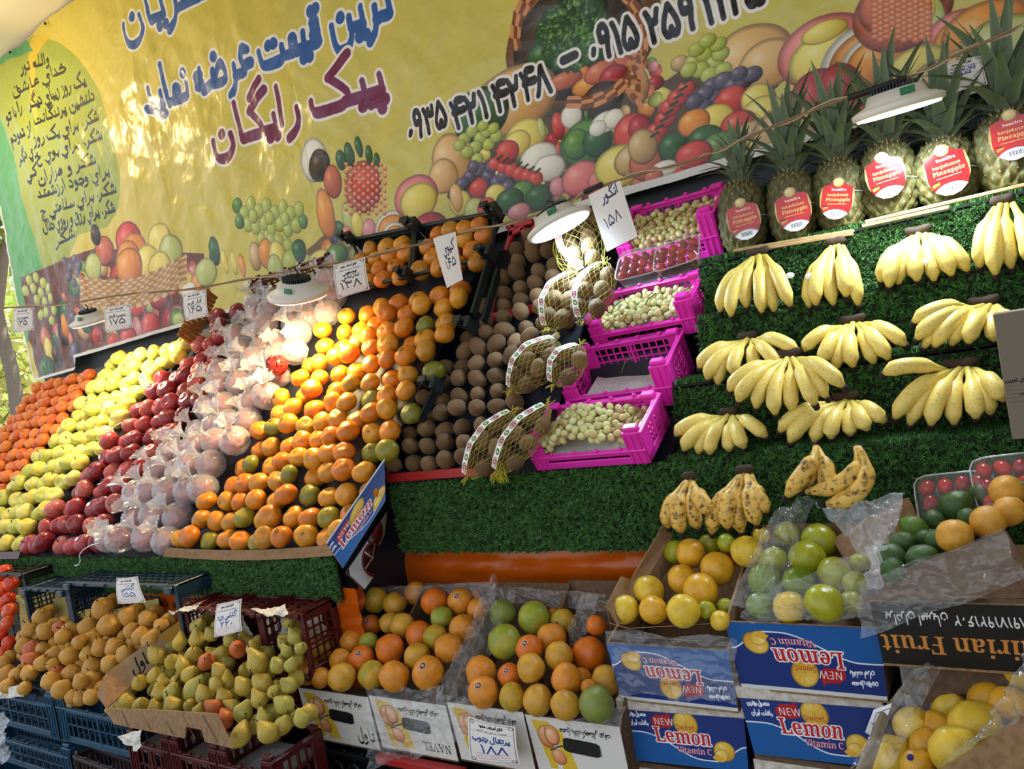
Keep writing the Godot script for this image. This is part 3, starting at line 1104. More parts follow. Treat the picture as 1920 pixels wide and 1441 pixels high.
func scatter(called: String, mesh: Mesh, m: Material, count: int, where: Callable, tint = null) -> MultiMeshInstance3D:
	var mm := MultiMesh.new()
	mm.transform_format = MultiMesh.TRANSFORM_3D
	mm.use_colors = tint != null
	mm.mesh = mesh
	mm.instance_count = count
	for i in count:
		mm.set_instance_transform(i, where.call(i))
		if tint != null:
			mm.set_instance_color(i, tint.call(i))
	var o := MultiMeshInstance3D.new()
	o.name = called
	o.multimesh = mm
	o.material_override = m
	return o


# ---------------------------------------------------------------- the printed banner
const INK := {
	"y": ["f0e070", "b89a30"], "o": ["f0a040", "b05a18"], "O": ["e8c080", "b07838"], "r": ["e05040", "8a1820"], "R": ["c03038", "5c1018"], "p": ["f09088", "b04048"], "g": ["c0cc60", "788428"], "G": ["6a9a48", "264a20"],
	"D": ["3c6a38", "16301a"], "v": ["686078", "241c2c"], "w": ["f4f0e4", "b8b0a0"], "b": ["a8703c", "5a3418"], "k": ["4a3a30", "181210"], "t": ["d8b880", "8a6438"], "P": ["d87858", "8a3820"], "a": ["c8d080", "98a048"], "m": ["e8a0a0", "a85060"],
}
const PRINT := "1085 70 128 1 b;1078 72 108 1 k;1045 60 40 1 D;1085 30 48 1 D;1110 80 40 1 D;1060 95 42 1 D;1100 50 36 1 G;1020 105 30 1 D;1180 130 30 2.2 b;1195 160 26 2 t;" \
	+ "845 300 42 1.4 O;830 330 30 1.2 O;1400 110 62 .9 O;1440 120 45 1 O;960 190 70 .8 O;900 215 50 1 D;1160 130 26 1 P;1085 143 20 1 o;1060 150 22 .6 P;1105 158 24 .6 o;1125 135 24 .7 P;1150 145 24 1 R;" \
	+ "1128 190 36 1 k;870 260 12 1 g;885 245 12 1 g;900 258 12 1 g;890 275 12 1 g;912 245 12 1 g;915 270 12 1 g;875 285 12 1 g;930 255 12 1 g;905 235 11 1 g;893 298 12 1 g;925 240 11 1 g;862 272 11 1 g;" \
	+ "985 258 36 1 y;970 268 24 1 y;1015 240 11 3.4 a;1045 235 17 2.4 r;1050 285 14 2 r;1070 218 20 1.2 w;1098 268 44 1 G;1080 270 26 1.3 G;1118 265 26 1.3 D;1098 215 6 3 G;1135 228 22 .8 w;1150 222 18 1 w;1120 240 15 1 w;1185 250 34 1.2 r;1200 240 22 1.3 R;" \
	+ "1232 245 17 1 r;1246 222 17 1 r;1256 200 17 1 r;1270 182 17 1 r;1284 165 15 1 r;1225 265 15 1 r;1010 295 30 .8 w;1030 315 26 .9 w;" \
	+ "880 330 14 1 v;898 318 14 1 v;915 330 14 1 v;932 342 14 1 v;865 345 14 1 v;905 345 14 1 v;945 330 14 1 v;922 312 13 1 v;952 350 14 1 v;885 312 12 1 v;928 306 13 1 r;945 312 13 1 r;960 318 14 1 r;975 325 14 1 r;990 330 14 1 r;1005 335 14 1 r;" \
	+ "950 285 22 1 r;896 352 18 1 r;928 364 19 1 y;862 380 22 1.2 y;888 392 20 1.2 a;912 388 18 1.1 r;980 360 22 1 G;955 375 24 .9 D;1010 370 24 1 D;972 396 18 .8 m;1045 350 16 1.4 m;1090 335 34 .95 p;1130 335 22 .8 p;1160 312 40 1 y;1185 300 30 1 t;1210 305 30 1.3 P;1205 275 28 1.4 t;1262 275 26 1.2 D;1290 310 26 1 r;1245 315 18 .7 w;1225 330 16 1.2 P;" \
	+ "1300 115 15 1 g;1320 100 15 1 g;1338 118 15 1 g;1312 130 15 1 g;1330 140 15 1 g;1350 100 14 1 g;1305 92 14 1 g;1290 130 14 1 g;1345 82 14 1 g;1325 75 14 1 g;1355 130 14 1 g;1335 160 16 1 v;1355 150 16 1 v;1375 160 16 1 v;1395 150 16 1 v;1410 140 16 1 v;1340 185 16 1 v;1320 175 15 1 v;1315 200 16 1 v;1300 190 15 1 v;1385 138 14 1 v;1370 188 27 1 r;1420 185 26 1.1 y;1430 215 34 1 y;1340 225 30 1 y;1385 235 28 1 r;1300 230 26 1 o;1320 262 28 .9 D;1350 275 30 .9 G;1300 290 28 .9 r;1410 250 24 1 t;1440 270 30 1 y;" \
	+ "1545 95 66 .95 p;1550 110 54 .95 y;1545 60 26 .6 y;1645 110 78 .95 w;1645 112 66 .95 o;1648 112 52 .95 w;1648 114 44 .95 o;1690 20 70 1.1 P;1690 0 60 1 P;1750 30 24 2.6 a;1740 10 16 2.8 y;1800 70 50 1.1 p;1805 75 42 1.1 o;1850 60 60 1 o;1535 190 50 1.4 R;1575 170 40 1.6 R;1600 215 40 .8 r;1480 240 50 .8 t;1720 130 44 1 y;1760 150 40 1 t;1820 130 50 .9 O;1880 90 60 1 a;" \
	+ "590 300 34 1.5 w;600 310 26 1.4 k;610 400 30 2.6 o;625 340 24 1.8 P;655 410 22 2.6 a;668 420 17 2.2 y;650 440 14 1.6 p;690 430 18 1.4 m;680 350 42 1.35 P;685 345 34 1.3 r;655 290 15 2.6 D;672 275 12 3 D;690 290 12 2.6 D;640 300 14 2 D;705 300 10 2.4 D;735 430 36 1 w;735 432 30 1 o;738 440 24 1 w;740 442 20 1 o;780 370 42 1 p;785 378 36 1 y;805 430 34 .9 R;820 440 26 .9 r;780 460 26 .8 D;760 450 22 1 G;840 430 20 1 R;855 370 18 2.4 O;" \
	+ "445 385 13 1.4 G;458 400 13 1.4 g;470 382 13 1.4 g;485 395 13 1.4 g;500 385 13 1.4 g;515 398 13 1.4 g;530 388 13 1.4 g;545 400 13 1.4 g;560 392 13 1.4 g;465 420 13 1.4 g;480 425 13 1.4 g;495 418 13 1.4 g;510 428 13 1.4 g;525 420 13 1.4 g;540 430 13 1.4 g;555 422 13 1.4 g;490 448 12 1.4 g;508 450 12 1.4 g;525 452 12 1.4 g;540 460 12 1.4 g;450 415 12 1.4 G;568 415 12 1.4 G;475 405 12 1.4 g;505 408 12 1.4 g;535 410 12 1.4 g;" \
	+ "420 490 14 3 y;438 492 14 3 y;455 498 14 2.8 o;480 480 20 2 t;500 475 22 1.8 o;520 480 24 1.6 y;515 500 20 1.6 a;545 490 22 1.2 g;570 500 24 1 a;600 490 26 .8 y;630 480 24 .9 G;560 470 18 1.6 D;400 470 20 2 D;" \
	+ "240 452 36 1.05 r;250 470 34 1 o;238 480 30 1 o;195 470 26 1.2 P;180 440 16 1.6 k;300 450 32 1 y;320 470 30 1.1 a;275 490 32 1 y;175 500 24 1.2 a;240 500 36 1 o;300 500 30 1 y;345 520 20 1.4 m;120 490 9 1 v;132 500 9 1 v;140 485 9 1 v;146 512 9 1 v;128 518 9 1 v;150 498 9 1 v;138 530 9 1 v;155 520 9 1 R;55 525 10 1.2 g;68 520 10 1.2 g;80 530 10 1.2 g;62 540 10 1.2 g;75 548 10 1.2 g;90 540 10 1.2 g;95 558 10 1.2 g;82 566 10 1.2 g;68 562 10 1.2 g;86 585 10 1.2 g;102 580 10 1.2 g;48 545 10 1.2 a;76 590 10 1.2 g;98 600 9 1.2 g;" \
	+ "345 530 24 .9 y;375 530 24 1 o;355 545 18 1 w;325 540 16 1 r;385 510 26 1.1 a;88 640 22 1.9 P;92 655 18 2 y;88 690 24 1 D;120 610 14 3 o;132 640 12 2.6 P;140 660 18 1.6 v;108 668 18 1.6 k;182 630 18 1 r;186 628 14 1 R;212 640 16 1 r;240 630 20 .8 r;284 612 28 .95 p;284 608 24 .9 r;332 597 20 1 G;333 598 14 .9 a;260 575 20 .8 r;300 560 22 .8 R;215 560 14 1 R;235 600 20 1 R;270 650 20 .6 R;360 600 20 1 R;200 590 22 1 P;160 600 20 1.6 D"


func build_banner():
	var cl := Canvas.new(1375, 1010, Color(0.81, 0.755, 0.34))
	var cr := Canvas.new(1680, 851, Color(0.80, 0.755, 0.38))
	for e in [[cl, -5.05, 3.9, 500.0], [cr, -2.3, 3.4, 560.0]]:
		e[0].ox = e[1]
		e[0].oy = e[2]
		e[0].s = e[3]
		e[0].flip = true
	var both := [cl, cr]
	var bp := func(px: float, py: float) -> Vector2:
		var p := az(px, py, WALL_Z + 0.02)
		return Vector2(p.x, p.y)
	var loop := func(s: String) -> Array:
		var out := []
		var f := s.split_floats(" ")
		for k in range(0, f.size() - 1, 2):
			out.append(bp.call(f[k], f[k + 1]))
		return out
	# green leaf panel with the poem
	cl.fill([loop.call("-60 40 40 60 62 110 40 160 30 220 42 330 62 420 95 560 90 640 -60 640")], Color(0.36, 0.64, 0.38))
	cl.fill([loop.call("-40 110 20 95 62 66 110 78 150 110 185 170 212 250 226 330 222 390 200 425 150 440 110 520 92 540 70 470 45 380 20 280 -10 180")], Color(0.60, 0.66, 0.28))
	cl.fill([loop.call("60 70 75 62 95 66 70 100 64 160 72 260 60 200 52 120")], Color(0.82, 0.72, 0.24))
	cl.fill([loop.call("-60 40 40 60 62 95 20 110 -30 140")], Color(0.30, 0.60, 0.42))
	# the darker ground printed under the heaped fruit
	for c in both:
		c.fill([loop.call("850 310 900 235 960 200 1080 180 1250 150 1330 90 1440 130 1480 250 1350 300 1200 335 1000 400 880 410 838 370")], Color(0.34, 0.27, 0.16))
		c.fill([loop.call("40 520 130 482 180 465 380 475 398 560 375 607 160 657 150 692 72 708 56 640")], Color(0.40, 0.20, 0.15))
		c.fill([loop.call("560 480 620 430 760 440 870 400 880 460 700 540 560 520")], Color(0.46, 0.34, 0.18))
	rng.seed = 17
	for z in [[90, 300, 500, 640, 55], [250, 380, 500, 600, 30], [860, 1240, 200, 395, 90], [1180, 1470, 110, 300, 60], [600, 860, 430, 500, 24]]:
		for k in z[4]:
			var q := az(rnd(z[0], z[1]), rnd(z[2], z[3]), WALL_Z + 0.02)
			var r := rnd(9, 20) * depth(q) / FOCAL
			var ink: Array = INK["rRPoOgGDvyamt"[rng.randi() % 13]]
			for c in both:
				c.ell(q.x, q.y, r * 1.2, r * rnd(0.8, 1.2), rnd(0, 3), Color(ink[0]), Color(ink[1]).darkened(0.2))
	# pictures of fruit and vegetables
	for e in PRINT.split(";"):
		var f := e.strip_edges().split(" ")
		if f.size() < 5:
			continue
		var p := az(float(f[0]), float(f[1]), WALL_Z + 0.02)
		var r := float(f[2]) * depth(p) / FOCAL
		var ink: Array = INK[f[4]]
		for c in both:
			c.ell(p.x, p.y, r * 1.28 / sqrt(maxf(float(f[3]), 0.3)), r * sqrt(float(f[3])), 0.0, Color(ink[0]), Color(ink[1]))
	# pineapple skin, wicker, parsley: small printed marks
	rng.seed = 5
	for k in 70:
		var p: Vector2 = bp.call(685 + (k % 10 - 4.5) * 8.0, 350 + (k / 10 - 3) * 14.0 + (k % 2) * 7)
		both[0 if p.x < -2.3 else 1].ell(p.x, p.y, 0.012, 0.010, 0.6, Color("f0a070"), Color("902820"))
	for k in 90:
		var p: Vector2 = bp.call(1640 + (k % 10) * 11.0, -10 + (k / 10) * 10.0 + (k % 2) * 5)
		cr.ell(p.x, p.y, 0.012, 0.009, 0.6, Color("e89060"), Color("8a2c1c"))
	for k in 320:
		var a := rnd(0, TAU)
		var q := sqrt(rnd(0, 1)) * 72.0
		var p: Vector2 = bp.call(1072 + cos(a) * q * 0.9, 62 + sin(a) * q * 0.95)
		cr.ell(p.x, p.y, rnd(0.008, 0.02), rnd(0.006, 0.014), a, [Color("6c9c58"), Color("42703c"), Color("2c5430")][k % 3], Color("1c3420"))
	for k in 26:
		var a := PI * 0.95 + k * 0.062 * PI
		for w in 3:
			var p: Vector2 = bp.call(1085 + cos(a) * (112 + w * 7), 72 + sin(a) * (112 + w * 7))
			var q: Vector2 = bp.call(1085 + cos(a + 0.16) * (114 + w * 7), 72 + sin(a + 0.16) * (114 + w * 7))
			cr.seg(p.x, p.y, q.x, q.y, 0.008, Color("d09060") if (k + w) % 2 else Color("7a4424"))
	for k in 12:
		var p: Vector2 = bp.call(1178 + k % 3 * 9, 90 + k * 9)
		var q: Vector2 = bp.call(1196 + k % 2 * 6, 100 + k * 9)
		cr.seg(p.x, p.y, q.x, q.y, 0.009, Color("c88458") if k % 2 else Color("804a28"))
	for w in 9:
		for k in 24:
			var u := k / 24.0
			var y0 := 520 + w * 6.0 + 14.0 * sin(u * PI) - 26.0 * u * u * 1.5
			var p: Vector2 = bp.call(152 + u * 195, y0 + (2 if (k + w) % 2 else -1))
			var q: Vector2 = bp.call(152 + (u + 0.042) * 195, 520 + w * 6.0 + 14.0 * sin((u + 0.042) * PI) - 26.0 * (u + 0.042) * (u + 0.042) * 1.5)
			cl.seg(p.x, p.y, q.x, q.y, 0.012, Color("d8b480") if (k + w) % 2 else Color("a87c4c"))
	for s in [[925, 300, 1010, 330], [1228, 262, 1288, 160]]:
		for k in 8:
			var p: Vector2 = bp.call(lerpf(s[0], s[2], k / 7.0), lerpf(s[1], s[3], k / 7.0) - 8)
			cr.seg(p.x - 0.012, p.y, p.x + 0.012, p.y + 0.006, 0.004, Color("28401c"))
	# lettering
	var ink_write := func(text: String, lx: float, ly: float, rx: float, ry: float, tall: float, pen: float, col: Color, halo: float, slope := 0.0):
		var a: Vector2 = bp.call(lx, ly)
		var b: Vector2 = bp.call(rx, ry)
		for c in both:
			if b.x > c.ox - 0.1 and a.x < c.ox + c.w / c.s + 0.1:
				write(c, text, a.x, b.x, a.y, tall, pen, col, halo, Color(0.93, 0.92, 0.92), slope if slope != 0.0 else (b.y - a.y) / (b.x - a.x), 0.45)
	var blue := Color(0.13, 0.36, 0.66)
	ink_write.call("ترین قیمت عرضه نماید", 277, 208, 735, 22, 0.19, 0.025, blue, 0.012)
	ink_write.call("مشتریان", 234, 62, 440, -40, 0.20, 0.025, blue, 0.012)
	ink_write.call("پیک رایگان", 402, 278, 722, 165, 0.165, 0.025, Color(0.44, 0.13, 0.32), 0.012)
	for t in [["۰۹۳۵", 763, 266, 842, 234], ["۴۲۱", 850, 244, 918, 216], ["۴۲۴۸", 926, 212, 1036, 170], ["-", 1054, 140, 1088, 124], ["۰۹۱۵", 1106, 118, 1202, 84], ["۲۵۹", 1214, 84, 1308, 48], ["۱۱۴۵", 1318, 46, 1440, 2]]:
		ink_write.call(t[0], t[1], t[2], t[3], t[4], 0.105, 0.0145, Color(0.09, 0.08, 0.09), 0.010)
	for t in [["والله نور", 36, 134, 95, 116], ["خدای عاشق", 25, 178, 125, 132], ["یک روز زیبای دیگر", 55, 202, 160, 155], ["را با تو", 14, 228, 42, 205], ["دلنشین پرندگانت", 65, 232, 178, 185], ["از نمودم", 20, 268, 60, 245], ["شکر، برای یک روز", 65, 270, 188, 222], ["ی دیگر", 35, 305, 64, 287],
			["شکر، برای بوی خ", 68, 303, 193, 258], ["کی", 52, 335, 70, 325], ["شکر و هزاران", 72, 342, 180, 303], ["برای وجود ارزشمند", 73, 370, 205, 325], ["شکر، برای سلامتی ج", 78, 405, 218, 358], ["شکر، برای رزق و روزی حلال", 83, 432, 216, 394], ["شکر", 105, 460, 145, 440]]:
		ink_write.call(t[0], t[1], t[2], t[3], t[4], 0.058, 0.0078, Color(0.12, 0.11, 0.09), 0.0)
	# white hem along the foot
	for c in both:
		c.rect(-4.455, 1.80, 2, 1.992 if c == cr else 1.985, Color(0.88, 0.87, 0.85))
	cl.rect(-6, 1.80, -4.455, 1.915, Color(0.88, 0.87, 0.85))
	cl.rect(-6, 1.80, -4.972, 3.0, Color(0.88, 0.87, 0.85))
	# the sheet itself: hung from tacks, creased, its left end hangs lower
	var crease := noise_image(512, 0.014, [[0.0, Color.BLACK], [0.42, Color(0.45, 0.45, 0.45)], [0.5, Color(0.75, 0.75, 0.75)], [0.58, Color(0.45, 0.45, 0.45)], [1.0, Color.WHITE]], 31, FastNoiseLite.TYPE_SIMPLEX, 4)
	var f1 := FastNoiseLite.new()
	f1.seed = 9
	f1.frequency = 1.0
	var sheet := base("printed_banner", Vector3(-2.2, 1.95, WALL_Z))
	tag(sheet, "huge yellow printed vinyl banner with fruit pictures and Persian lettering on the back wall", "banner")
	for part in [[cl, -4.99, -2.3, 1.0], [cr, -2.3, 0.7, 1.0]]:
		var c: Canvas = part[0]
		var m := MB.new()
		var x0: float = part[1]
		var x1: float = part[2]
		var pos := func(u: float, v: float) -> Vector3:
			var x := lerpf(x0, x1, u)
			var lo := lerpf(1.90, 1.968, smoothstep(-4.47, -4.44, x))
			var y := lerpf(lo, 3.785 + 0.008 * sin(x * 9.0), v)
			var fold := exp(-pow((x + 3.35 + 0.05 * (y - 3.0)) / 0.02, 2)) + 0.8 * exp(-pow((x + 4.55) / 0.03, 2)) + 0.6 * exp(-pow((x + 2.55 + 0.1 * (y - 3.0)) / 0.02, 2)) + 0.5 * exp(-pow((x + 1.2) / 0.02, 2))
			return Vector3(x, y, WALL_Z + 0.012 * f1.get_noise_2d(x * 2.2, y * 2.2) + 0.008 * f1.get_noise_2d(x * 7.0 + y * 4, y * 6.0) + 0.008 * fold + 0.02)
		m.grid(int((x1 - x0) * 40), 70, pos)
		for k in m.v.size():
			m.uv[k] = Vector2((m.v[k].x - c.ox) * c.s / c.w, (c.oy - m.v[k].y) * c.s / c.h)
			m.v[k] -= Vector3(-2.2, 1.95, WALL_Z)
		var bm := mat(Color.WHITE, 0.26, {"albedo_texture": c.texture(), "texture_repeat": false, "cull_mode": BaseMaterial3D.CULL_DISABLED, "normal_enabled": true, "normal_scale": 0.55})
		var nf := FastNoiseLite.new()
		nf.seed = 41
		nf.frequency = 0.006
		nf.fractal_type = FastNoiseLite.FRACTAL_RIDGED
		nf.fractal_octaves = 4
		var ni := nf.get_image(1024, 512)
		ni.bump_map_to_normal_map(5.0)
		bm.normal_texture = ImageTexture.create_from_image(ni)
		put("sheet", m.mesh(), bm, sheet)
	for k in 12:
		var tk := MB.new()
		tk.box(Vector3(-4.9 + k * 0.42 + 2.2, 3.765 - 1.95, 0.035), Vector3(0.014, 0.014, 0.012), 0.004)
		put("tack", tk.mesh(), M.wire, sheet)


# ---------------------------------------------------------------- stands, grass carpet, orange sheet
const LY := 1.157   # the fruit on the left stand lie about the plane y = LY + LK * (LZ - z)
const LZ := -1.388
const LK := 1.24
const KY := 1.2756
const KZ := -1.576
const KK := 1.34


func lpt(x: float, y: float, lift := 0.0) -> Vector3:
	return Vector3(x, y, LZ - (y - LY) / LK) + Vector3(0, 1, LK).normalized() * lift


func kpt(x: float, y: float, lift := 0.0) -> Vector3:
	return Vector3(x, y, KZ - (y - KY) / KK) + Vector3(0, 1, KK).normalized() * lift


func profile_prism(zy: Array, x0: float, x1: float) -> ArrayMesh:
	# a (z, y) outline carried along x
	var m := MB.new()
	m.xf = Transform3D(Basis(Vector3(0, 0, 1), Vector3(0, 1, 0), Vector3(-1, 0, 0)), Vector3(x1, 0, 0))
	m.plate(PackedVector2Array(zy), x1 - x0)
	return m.mesh()


func sheet_between(a: Vector3, b: Vector3, c: Vector3, d: Vector3, thick: float) -> ArrayMesh:
	# four corners in turn, thickness away from (b-a)x(d-a)
	var m := MB.new()
	var n := (b - a).cross(d - a).normalized()
	var t := -n * thick
	m.poly([a, b, c, d], n)
	m.poly([a + t, b + t, c + t, d + t], -n)
	var q := [a, b, c, d]
	var mid := (a + b + c + d) / 4.0
	for k in 4:
		var p: Vector3 = q[k]
		var r: Vector3 = q[(k + 1) % 4]
		m.poly([p, r, r + t, p + t], (p + r) / 2.0 - mid)
	return m.mesh()


func build_stands():
	var ls := base("display_stand", Vector3(-2.9, 0, -1.75))
	tag(ls, "long sloping wooden fruit stand under the mandarins, apples and bagged pomegranates", "stand")
	var off := Transform3D(Basis(), -ls.position)
	put("body", profile_prism([Vector2(-1.38, 0), Vector2(-1.38, 1.03), Vector2(-2.03, 1.835), Vector2(-2.26, 1.835), Vector2(-2.26, 0)], -4.12, -1.53), M.navy, ls, off)
	var dl := 0.042
	put("board", sheet_between(lpt(-4.55, 1.09, -dl), lpt(-1.53, 1.09, -dl), lpt(-1.29, 2.02, -dl), lpt(-4.14, 1.80, -dl), 0.012), M.navy, ls, off)
	var rs := base("display_stand", Vector3(-0.1, 0, -1.9))
	tag(rs, "stepped display stand carpeted in green, under the kiwis, grapes and bananas", "stand")
	off = Transform3D(Basis(), -rs.position)
	put("body", profile_prism([Vector2(-1.63, 0), Vector2(-1.63, 1.195), Vector2(-1.715, 1.195), Vector2(-1.715, 1.365), Vector2(-1.815, 1.365), Vector2(-1.815, 1.51), Vector2(-1.905, 1.51), Vector2(-1.905, 1.655), Vector2(-2.27, 1.655), Vector2(-2.27, 0)], -0.595, 1.5), M.navy, rs, off)
	put("body", profile_prism([Vector2(-1.63, 0), Vector2(-1.63, 1.195), Vector2(-1.715, 1.195), Vector2(-1.715, 1.365), Vector2(-2.0, 1.365), Vector2(-2.0, 1.45), Vector2(-2.27, 1.45), Vector2(-2.27, 0)], -0.66, -0.597), M.navy, rs, off)
	put("body", profile_prism([Vector2(-1.63, 0), Vector2(-1.63, 1.205), Vector2(-1.75, 1.27), Vector2(-1.755, 1.295), Vector2(-1.87, 1.355), Vector2(-1.875, 1.465), Vector2(-1.985, 1.52), Vector2(-1.99, 1.66), Vector2(-2.27, 1.76), Vector2(-2.27, 0)], -1.02, -0.662), M.navy, rs, off)
	put("body", profile_prism([Vector2(-1.63, 0), Vector2(-1.63, 1.25), Vector2(-2.10, 1.87), Vector2(-2.27, 1.87), Vector2(-2.27, 0)], -1.50, -1.02), M.navy, rs, off)
	put("board", sheet_between(kpt(-1.50, 1.235, -0.036), kpt(-1.0, 1.235, -0.036), kpt(-0.86, 1.93, -0.036), kpt(-1.22, 1.93, -0.036), 0.008), M.navy, rs, off)
	# orange plastic sheeting below the grass
	for e in [[-1.66, -0.40, -1.620, 1.06, 0.52, "glossy orange plastic sheet hanging below the wide grass panel behind the oranges"], [-2.75, -1.47, -1.362, 0.985, 0.60, "rumpled orange plastic sheet under the grass fringe, behind the maroon crates"]]:
		var m := MB.new()
		var f := FastNoiseLite.new()
		f.seed = 3
		f.frequency = 1.3
		m.grid(60, 40, func(u: float, v: float) -> Vector3:
			var x := lerpf(e[0], e[1], u)
			var y := lerpf(e[4], e[3], v)
			var sag := y + 0.035 * sin(u * PI)
			return Vector3(x, y, e[2] + 0.010 + 0.016 * f.get_noise_2d(x * 0.5, sag * 11.0) + 0.012 * f.get_noise_2d(x * 3.0, sag * 3.0)))
		tag(put("plastic_sheet", m.mesh(), M.tarp), e[5], "sheet")
	# a limp orange fold at the corner between the two stands
	var fm := MB.new()
	fm.grid(14, 24, func(u: float, v: float) -> Vector3:
		var p := az(lerpf(598, 668, u) + 14 * sin(v * 5), lerpf(1160, 1072, v), -1.40)
		return p + Vector3(0, 0, 0.025 * sin(u * 9.0 + v * 2.0)))
	tag(put("plastic_sheet", fm.mesh(), M.tarp), "loose orange plastic fold hanging at the corner by the tilted blue carton", "sheet")


func build_grass():
	var tuft := MB.new()
	tuft.colored = true
	rng.seed = 77
	for k in 7:
		var a := rnd(0, TAU)
		var lean := rnd(0.15, 0.75)
		var d := Vector3(cos(a), 0, sin(a))
		var w := Vector3(-d.z, 0, d.x) * 0.055
		var p0 := Vector3(rnd(-0.18, 0.18), 0, rnd(-0.18, 0.18))
		var p1 := p0 + Vector3.UP * 0.55 + d * lean * 0.3
		var p2 := p0 + Vector3.UP * rnd(0.75, 1.0) + d * lean
		tuft.col = Color.from_hsv(rnd(0.25, 0.31), rnd(0.28, 0.42), rnd(0.85, 1.0))
		var n := (d + Vector3.UP * 0.6).normalized()
		tuft.poly([p0 - w, p0 + w, p1 + w * 0.9, p1 - w * 0.9], n)
		tuft.poly([p1 - w * 0.9, p1 + w * 0.9, p2], n)
	var tm := tuft.mesh()
	# panels: origin, along, across, outward
	var panels := [
		[Vector3(-1.50, 1.01, -1.585), Vector3(3.0, 0, 0), Vector3(0, 0.205, 0), Vector3(0, 0, 1), "tall green artificial grass facing below the kiwis, grapes and bananas", 1.0],
		[Vector3(-0.655, 1.205, -1.59), Vector3(2.1, 0, 0), Vector3(0, 0, -0.12), Vector3(0, 1, 0), "green artificial grass step under the lowest row of bananas", 1.0],
		[Vector3(-0.655, 1.20, -1.705), Vector3(2.1, 0, 0), Vector3(0, 0.165, 0), Vector3(0, 0, 1), "green artificial grass riser behind the lowest row of bananas", 0.6],
		[Vector3(-0.655, 1.373, -1.71), Vector3(2.1, 0, 0), Vector3(0, 0, -0.10), Vector3(0, 1, 0), "green artificial grass step under the middle row of bananas", 1.0],
		[Vector3(-0.60, 1.37, -1.805), Vector3(2.0, 0, 0), Vector3(0, 0.145, 0), Vector3(0, 0, 1), "green artificial grass riser behind the middle row of bananas", 0.8],
		[Vector3(-0.60, 1.518, -1.81), Vector3(2.0, 0, 0), Vector3(0, 0, -0.085), Vector3(0, 1, 0), "green artificial grass step under the top row of bananas", 1.0],
		[Vector3(-0.60, 1.515, -1.896), Vector3(2.0, 0, 0), Vector3(0, 0.14, 0), Vector3(0, 0, 1), "green artificial grass riser behind the top row of bananas", 1.0],
		[Vector3(-0.60, 1.663, -1.905), Vector3(2.0, 0, 0), Vector3(0, 0, -0.20), Vector3(0, 1, 0), "green artificial grass shelf under the pineapples", 0.7],
		[Vector3(-0.60, 1.66, -2.16), Vector3(2.0, 0, 0), Vector3(0, 0.20, 0), Vector3(0, 0, 1), "green artificial grass backing behind the pineapples", 0.7],
		[Vector3(-0.60, 1.205, -1.585), Vector3(0.35, 0, 0), Vector3(0, 0, -0.02), Vector3(0, 1, 0), "", 0.1],
		[Vector3(-4.40, 0.955, -1.345), Vector3(2.88, 0, 0), Vector3(0, 0.12, 0), Vector3(0, 0, 1), "short green artificial grass fringe below the apples and mandarins", 1.1],
		[Vector3(-1.02, 1.20, -1.585), Vector3(0.5, 0, 0), Vector3(0, 0, -0.03), Vector3(0, 1, 0), "", 0.1],
	]
	var backing := panels.filter(func(p): return p[4] != "")
	for p in backing:
		var o: Vector3 = p[0]
		var s: Vector3 = p[1]
		var t: Vector3 = p[2]
		var n: Vector3 = p[3]
		var th := base("artificial_grass", o + s / 2 + t / 2)
		tag(th, p[4], "artificial grass")
		var mb := MB.new()
		mb.box(Vector3.ZERO, (s + t).abs() + n.abs() * 0.006)
		put("backing", mb.mesh(), M.grass_mat, th)
		# blades only as far right as could be seen from a step to the side
		var share := minf(1.0, (0.42 - o.x) / s.x)
		var count := int(s.length() * share * t.length() * 46000 * p[5])
		var g := scatter("blades", tm, M.blade, count, func(i):
			var a := rng.randf() * share
			var b := rng.randf()
			var up := (n + Vector3(rnd(-0.35, 0.35), rnd(-0.45, 0.35), rnd(-0.2, 0.2))).normalized()
			return Transform3D(frame(up, Vector3(rnd(-1, 1), rnd(-1, 1), rnd(-1, 1)).normalized()).scaled_local(Vector3.ONE * rnd(0.011, 0.018)), s * (a - 0.5) + t * (b - 0.5) + n * 0.003),
			func(i): return Color.from_hsv(rnd(0.245, 0.31), rnd(0.12, 0.32), rnd(0.32, 0.64)))
		tag(g, "", "", "", "stuff")
		th.add_child(g, true)


# ---------------------------------------------------------------- the slope of fruit on the left stand
func bound(pts: Array, y: float) -> float:
	for k in pts.size() - 1:
		if y <= pts[k + 1][0]:
			return lerpf(pts[k][1], pts[k + 1][1], clampf((y - pts[k][0]) / (pts[k + 1][0] - pts[k][0]), -0.2, 1.0))
	return pts[-1][1]


# hexagonal rows up a slope; make(point, row, place, count) puts one down
func rows_up(left: Array, right: Array, y0: float, y1: float, r: float, sin_slope: float, place: Callable, make: Callable, jit := 0.1, pack := 0.88):
	var y := y0
	var row := 1
	while y <= y1:
		var xa := bound(left, y) + r
		var xb := bound(right, y) - r
		var n := int((xb - xa) / (2.03 * r)) + 1
		var step := (xb - xa) / maxf(n - 1, 1)
		if row % 2 == 0:
			n -= 1
			xa += step / 2
		for k in n:
			var p: Vector3 = place.call(xa + k * step + rnd(-jit, jit) * 0.5 * r, y + rnd(-jit, jit) * 0.5 * r, rnd(-1, 1) * r * jit * 2.0)
			make.call(p, row, k + 1, n)
		y += 2.0 * r * pack * sin_slope
		row += 1


